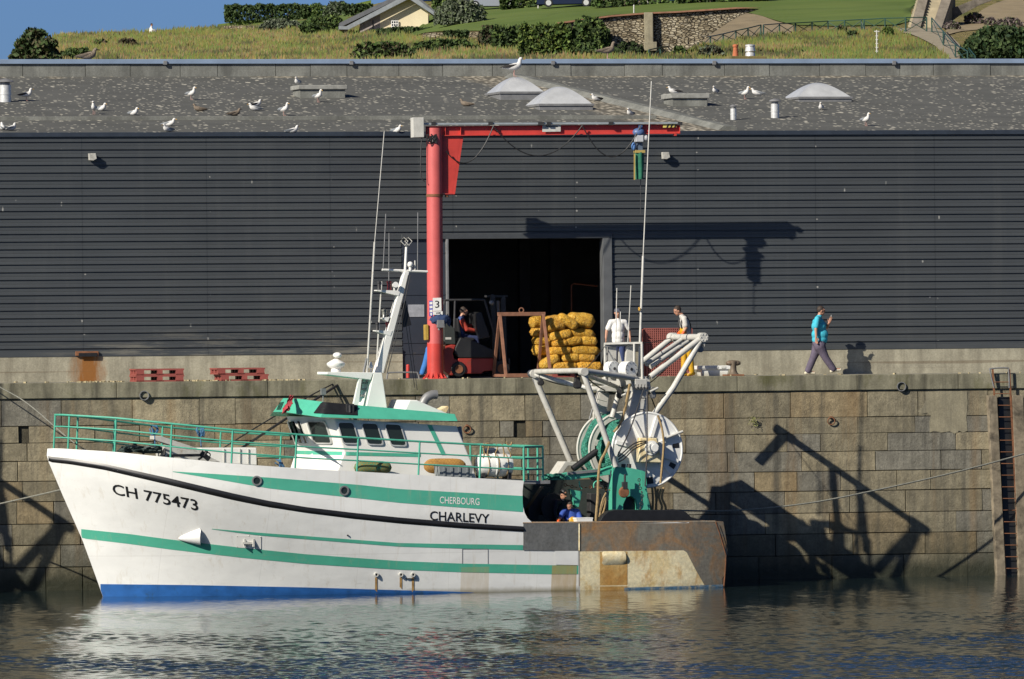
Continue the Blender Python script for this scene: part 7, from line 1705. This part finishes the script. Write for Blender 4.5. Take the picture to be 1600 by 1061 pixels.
# the walker
YW = 2.42
J = JJ(YW, dict(head=(1283.2, 485.6), neck=(1280.5, 492.5), shl=(1279, 498, .17), shr=(1277, 498.5, -.19), ell=(1292, 511.5, .15), wrl=(1295.5, 504.5, -.02), hdl=(1298, 497.5, -.02), elr=(1274.8, 514.5, -.22), wrr=(1275.3, 527, -.24), hdr=(1275.8, 537, -.24),
    pelvis=(1280, 537.5), hpl=(1278, 541, .09), knl=(1270.3, 560.5, .1), anl=(1262.4, 579.8, .08), tol=(1272.5, 582.6, .07), hpr=(1281, 541, -.09), knr=(1290.2, 559.5, -.1), anr=(1302.3, 577, -.1), tor=(1313, 577.5, -.1)))
M = dict(shirt=cloth_mat('turquoise_tshirt', (.045, .40, .52)), trousers=cloth_mat('purple_grey_trousers', (.095, .078, .115)), shoe=pm('cream_shoe', (.60, .55, .42), .7), hair=HB_)
pw, fd, ld, RM = person('man in turquoise T-shirt striding right past the warehouse wall, one hand raised', at(1281, 585, YW), J, 0.0 - .1, M, .05, 1.45, .045, baggy=1.22)
b = MB(); b.cyl(J['hdl'] + V3((0, -.02, .0)), J['hdl'] + V3((.01, -.02, .09)), .006, None, 6); setp(b.build('cigarette', M_WHITE, loc=tuple(J['hdl'])), 'thin white cigarette in the raised hand of the man in turquoise', 'cigarette')
# man in yellow oilskins
YY = .85
J = JJ(YY, dict(head=(1058.6, 485.8), neck=(1064.8, 491.8), shl=(1067, 498, .17), shr=(1069.5, 498, -.19), ell=(1066, 513, .2), wrl=(1060, 522.5, .08), hdl=(1055, 526, .02), elr=(1072, 512.5, -.22), wrr=(1066.5, 522, -.2), hdr=(1059.5, 526, -.16),
    pelvis=(1073.5, 529), hpl=(1071.5, 532, .10), knl=(1069, 557, .1), anl=(1068.5, 581.5, .1), tol=(1061, 586, .1), hpr=(1075, 532, -.10), knr=(1078.5, 557.5, -.1), anr=(1081, 580.5, -.1), tor=(1075.5, 585.3, -.12)))
YEL = pm('yellow_oilskin', (.52, .29, .012), .45, var=.12, vs=6, bump=.015, bs=14, dirt=(.10, .06, .02), ds=3, dth=.6)
M = dict(shirt=cloth_mat('pale_grey_tshirt', (.50, .48, .45)), trousers=YEL, boot=YEL, hair=HB_, glove=pm('orange_rubber_glove', (.70, .115, .02), .5))
py_, fd, ld, RM = person('man in yellow oilskin bib trousers and orange gloves looking down at the quay edge', at(1072, 588, YY), J, PI + .15, M, .45, .95)
ch = (J['shl'] + J['shr']) / 2; pv = J['pelvis']
b = MB(); b.ball(ch.lerp(pv, .62) + fd * .03, (.135, .155, .17), 18, 12, rot=RM); b.ball(ch.lerp(pv, .88), (.15, .175, .12), 18, 12, rot=RM); remesh(b, .014, 2).build('bib', YEL, py_, smooth=True)
for s in (-.085, .085):
    b = MB(); q = [ch.lerp(pv, .5) + fd * .14 + ld * s, ch.lerp(pv, .2) + fd * .135 + ld * s, ch + V3((0, 0, .095)) + ld * s, ch.lerp(pv, .25) - fd * .135 + ld * s * .7, ch.lerp(pv, .7) - fd * .13 + ld * s * .3]; b.tube(smooth_curve(q, 5), .016, 6); b.build('brace', M_DARK, py_, smooth=True)
# man in white T-shirt
YT = 1.25
J = JJ(YT, dict(head=(964.8, 488.8, -.03), neck=(965.2, 498), shl=(976, 503.5), shr=(954.6, 503.5), ell=(983, 517, .03), wrl=(984.5, 528, -.05), hdl=(984.8, 536, -.08), elr=(948, 517, .03), wrr=(946.8, 527.5, -.05), hdr=(946.8, 535.5, -.08),
    pelvis=(965.8, 538), hpl=(970.5, 541), knl=(972, 563), anl=(972.5, 584, .03), tol=(973.5, 588, -.16), hpr=(961, 541), knr=(959.8, 563), anr=(959.5, 584, .03), tor=(958.5, 588, -.16)))
M = dict(shirt=cloth_mat('white_tshirt', (.74, .73, .70)), trousers=cloth_mat('navy_trousers', (.045, .065, .16)), hair=HB_, shoe=M_BLACK)
person('man in white T-shirt and dark cap standing behind the boat\'s hauling sheaves', at(965, 590, YT), J, -PI / 2, M, .1, 1.12, .02, cap=pm('dark_cap', (.07, .075, .10), .8))
# forklift driver
YD = 2.42
J = JJ(YD, dict(head=(725, 487), neck=(721.5, 494.5), shl=(720.5, 499, .19), shr=(720, 499.5, -.2), ell=(730, 511, .2), wrl=(741, 508, .1), hdl=(746, 509.5, .08), elr=(729, 514.5, -.22), wrr=(743, 517, -.15), hdr=(749.5, 517.5, -.12),
    pelvis=(719.5, 526), hpl=(722, 527, .1), knl=(744, 528, .1), anl=(748, 551, .1), tol=(757, 554, .1), hpr=(722, 527.5, -.1), knr=(744, 529, -.12), anr=(748, 552, -.12), tor=(757, 555, -.12)))
M = dict(shirt=cloth_mat('blue_body_warmer', (.055, .085, .22)), sleeve=cloth_mat('red_sleeve_fabric', (.42, .05, .03)), trousers=cloth_mat('dark_blue_trousers', (.02, .03, .09)), hair=HB_)
person('driver in blue body warmer with red sleeves sitting in the forklift', at(722, 530, YD), J, -.1, M, .1, 1.0)
# person stooping behind the crane column
YB = 1.75
J = JJ(YB, dict(head=(690, 540), neck=(686, 540.5), shl=(683, 541, .18), shr=(683, 541.5, -.18), ell=(684, 553, .18), wrl=(685, 565, .12), hdl=(685, 572, .12), elr=(684, 553, -.18), wrr=(685, 565, -.12), hdr=(685, 572, -.12),
    pelvis=(672, 548), hpl=(672, 550, .1), knl=(674, 567, .1), anl=(674, 584, .1), tol=(680, 587.5, .1), hpr=(671, 550, -.1), knr=(665, 567.5, -.1), anr=(659.5, 583.5, -.1), tor=(664.5, 587.5, -.12)))
M = dict(shirt=cloth_mat('dark_work_shirt', (.03, .04, .09)), trousers=cloth_mat('bright_blue_trousers', (.035, .15, .42)), hair=HB_)
person('person in bright blue trousers stooping behind the crane column, only one leg showing', at(667, 588, YB), J, -.1, M, .5, 1.0)
# deckhand at the bulwark and the dark figure behind him
def JB(d): return {k: W(aB(*v)) for k, v in d.items()}
J = JB(dict(head=(889.6, 789.3, -2.0), neck=(891, 795, -1.92), shl=(902, 799.5, -1.9), shr=(881, 799.5, -1.9), ell=(907.5, 812, -2.0), wrl=(901, 818, -2.25), hdl=(896, 820, -2.35), elr=(874.5, 810, -2.0), wrr=(872.5, 815.5, -2.32), hdr=(870, 818.5, -2.42),
    pelvis=(892, 829, -1.85), hpl=(897, 832, -1.85), knl=(897, 850, -1.85), anl=(897, 868, -1.85), tol=(897, 872, -2.0), hpr=(887, 832, -1.85), knr=(887, 850, -1.85), anr=(887, 868, -1.85), tor=(887, 872, -2.0)))
M = dict(shirt=cloth_mat('royal_blue_tshirt', (.03, .075, .34)), trousers=YEL, boot=YEL, hair=HB_, glove=pm('orange_glove_deck', (.60, .10, .02), .5))
pd, fd, ld, RM = person('deckhand in blue T-shirt and yellow bib bending over the trawler bulwark', W(aB(892, 872, -1.85)), J, -PI / 2 + BYAW, M, .75, 1.0)
ch = (J['shl'] + J['shr']) / 2; pv = J['pelvis']; b = MB(); b.ball(ch.lerp(pv, .55) + fd * .06, (.12, .13, .19), 18, 12, rot=RM); b.ball(ch.lerp(pv, .85), (.15, .175, .12), 18, 12, rot=RM); remesh(b, .014, 2).build('bib', YEL, pd, smooth=True)
J = JB(dict(head=(880.5, 772.5, -1.1), neck=(879, 779.5, -1.05), shl=(886, 785, -.9), shr=(869, 785, -1.15), ell=(889, 799, -.95), wrl=(884, 808, -1.2), hdl=(880, 812, -1.25), elr=(866, 800, -1.2), wrr=(870, 811, -1.35), hdr=(873, 816, -1.4),
    pelvis=(877, 818, -1.0), hpl=(881, 821, -.95), knl=(881, 843, -.95), anl=(881, 864, -.95), tol=(884, 869, -1.1), hpr=(873, 821, -1.05), knr=(873, 843, -1.05), anr=(873, 864, -1.05), tor=(874, 869, -1.2)))
M = dict(shirt=cloth_mat('black_navy_jersey', (.012, .014, .028)), trousers=cloth_mat('dark_oilskin', (.02, .02, .03)), hair=M_BLACK)
person('dark clothed deckhand standing in the shade behind the man in blue', W(aB(877, 869, -1.0)), J, -PI / 2 + .6, M, .3, 1.0, sleeves='long')
# walker far off on the hill, sitting on the crest
P = CAM + F0 * 676 + R0 * ((240.5 - 800) * 676 / FPX); P.z = hill_z(P.x, P.y)
o = lambda x, z, d=0: P + R0 * x + F0 * d + V3((0, 0, z))
J = dict(head=o(.05, .86), neck=o(.03, .72), shl=o(.02, .64, .17), shr=o(0, .64, -.17), ell=o(.12, .40, .2), wrl=o(.32, .36, .12), hdl=o(.42, .38, .1), elr=o(.12, .40, -.2), wrr=o(.32, .36, -.12), hdr=o(.42, .38, -.1), pelvis=o(-.05, .14), hpl=o(0, .14, .1), knl=o(.36, .38, .12), anl=o(.5, .06, .12), tol=o(.62, .04, .12), hpr=o(0, .14, -.1), knr=o(.36, .38, -.12), anr=o(.5, .06, -.12), tor=o(.62, .04, -.12))
person('distant person in a white top sitting on the crest of the hill', P, J, -PSI, dict(shirt=cloth_mat('white_top', (.75, .74, .72)), trousers=cloth_mat('grey_shorts', (.2, .2, .2)), hair=HB_), 0, 1.1, .03, sleeves='long')

# ------------------------------------------------------------------ gulls
M_GW = pm('gull_white', (.60, .59, .57), .8, var=.05); M_GG = pm('gull_grey_wing', (.25, .27, .29), .8, var=.12); M_GD = pm('gull_dark_wing', (.035, .032, .032), .8, var=.2); M_GB = pm('gull_brown', (.17, .135, .10), .85, var=.4, vs=30); M_BK = pm('gull_beak', (.55, .32, .05), .5); M_LEGP = pm('gull_leg', (.45, .26, .22), .6)
def gull_proto(sit, kind):
    dz = -.155 if sit else 0; t = thing('gull', 'gull', 'gull', (0, 0, 0)); body = M_GB if kind == 'brown' else M_GW; wing = {'grey': M_GG, 'dark': M_GD, 'brown': M_GB}[kind]
    b = MB(); up = .0 if sit else .05
    pts = [(-.30, 0, .21), (-.22, 0, .225), (-.10, 0, .235), (.02, 0, .25), (.11, 0, .285), (.15, 0, .335 + up * .4), (.165, 0, .385 + up), (.195, 0, .405 + up), (.235, 0, .395 + up)]
    b.tube([V3(p) + V3((0, 0, dz)) for p in smooth_curve(pts, 3)], [interp([(0, .012), (3, .035), (6, .075), (9, .095), (12, .085), (15, .055), (18, .043), (21, .043), (24, .014)], i) for i in range(25)], 12); b.build('body', body, t, smooth=True)
    b = MB(); b.tube([(.225, 0, .40 + up + dz), (.27, 0, .393 + up + dz), (.295, 0, .382 + up + dz)], [.014, .012, .004], 6); b.build('beak', M_BK if kind != 'brown' else M_BLACK, t, smooth=True)
    for s in (-1, 1):
        b = MB(); rows = []
        for i in range(9):
            q = i / 8; x = lerp(.10, -.36, q); z = lerp(.285, .235, q) + dz; hh = .075 * math.sin(PI * min(1, .12 + q * .8)) ** .6 * (1 - q ** 5) + .006; y = s * (.082 * math.sin(PI * (.2 + .75 * q)) + .012)
            rows.append([V3((x, y * (1 - .45 * abs(j / 3 - .2)) + s * .012, z + hh * (.5 - j / 3))) for j in range(4)])
        b.grid(rows); b.grid([[v - V3((0, s * .012, 0)) for v in r] for r in rows]); b.build('wing', wing, t, smooth=True)
        if not sit: b = MB(); b.tube([(.01, s * .03, .19), (.0, s * .032, .10), (.005, s * .032, .012), (.06, s * .034, .006)], .008, 6); b.build('leg', M_LEGP, t, smooth=True)
    return t
PROTO = {}
def gull(px, py, kind, sit, ang, label, where='roof', sc_=.74):
    key = (kind, sit)
    if key not in PROTO: PROTO[key] = gull_proto(sit, kind); o = PROTO[key]
    else: o = copy_tree(PROTO[key])
    if where == 'roof': P = at_roof(px, py)
    elif where == 'coping': P = at(px, py, YP + .1); P.z = zp + .50
    else: P = at(px, py, where[0]); P.z = where[1] if where[1] is not None else P.z
    o.location = P; o.rotation_euler = (0, 0, R(ang)); o.scale = (sc_,) * 3; setp(o, label, 'gull', 'gulls resting on the warehouse roof'); return o
LX = lambda x: 0
for g in ((147, 179, 'grey', 0, 250, 'standing white gull directly left of a sitting one, on the left half of the roof'), (159, 173, 'grey', 1, 300, 'sitting gull tucked right behind a standing gull on the left of the roof'), (209, 180, 'grey', 1, -60, 'small sitting gull alone just above the roof kerb at left'), (299, 156, 'grey', 0, -60, 'standing gull alone between the long hatch and the left edge of the roof'),
          (265, 197, 'grey', 1, -35, 'upper gull of the close pair sitting below the roof kerb'), (262, 206, 'grey', 1, 215, 'lower gull of the close pair sitting below the roof kerb'), (398, 173, 'grey', 1, 185, 'low lying white gull with its head tucked, left of the standing gull by the hatch'), (400, 167, 'dark', 1, 20, 'dark winged gull lying behind the white tucked one'), (444, 181, 'grey', 0, -60, 'standing gull with grey wings below the long roof hatch'),
          (497, 160, 'grey', 0, -65, 'standing gull in front of the right end of the long roof hatch'), (457, 208, 'grey', 1, 10, 'white gull lying at the roof edge below the long hatch'), (41, 158, 'dark', 0, 0, 'dark plumaged gull beside the metal flue at far left'), (311, 174, 'brown', 1, 180, 'brown young gull lying in the middle of the left roof'), (367, 181, 'brown', 1, 10, 'brown young gull crouching at the roof kerb'),
          (620, 207.5, 'grey', 1, -60, 'small white gull at the roof edge left of the crane'), (728, 166, 'brown', 1, 160, 'pale brown gull left of the twin skylights'), (932, 158, 'dark', 1, 200, 'dark winged gull crouching right of the twin skylights'), (985, 181, 'grey', 1, 230, 'gull by the roof kerb above the crane boom'),
          (1118, 146, 'grey', 1, 235, 'sitting gull right of the square roof hatch, near the parapet'), (1164, 155, 'grey', 0, -60, 'standing gull left of the preening gull on the right of the roof'), (1183, 149, 'grey', 1, 170, 'white preening gull lying on the roof above the flues'), (1283, 172, 'grey', 1, 250, 'grey backed gull lying below the single big skylight'), (1353, 197, 'grey', 0, -70, 'standing gull alone at lower right of the roof'), (4, 203, 'grey', 1, 90, 'gull cut by the left edge of the frame at the eaves'), (18, 204, 'grey', 1, 40, 'little gull at the eaves next to the frame edge')):
    gull(*g)
gull(465, 132, 'grey', 1, -120, 'gull perched on top of the long roof hatch', (at_roof(465, 153).y + .5, None))
gull(1053, 146.5, 'dark', 1, 180, 'dark backed gull sitting on the square roof hatch', (at_roof(1053, 166).y + .4, None))
gull(803, 119.5, 'dark', 0, 0, 'dark winged gull standing on top of the left skylight', (at_roof(803, 156).y + .9, None), 1.1)
gull(138, 94, 'brown', 1, 0, 'brownish gull resting on the parapet at the left end', 'coping', 1.15)
gull(949, 94, 'brown', 0, 0, 'pale speckled gull standing on the parapet in front of the dark bush', 'coping', 1.05)
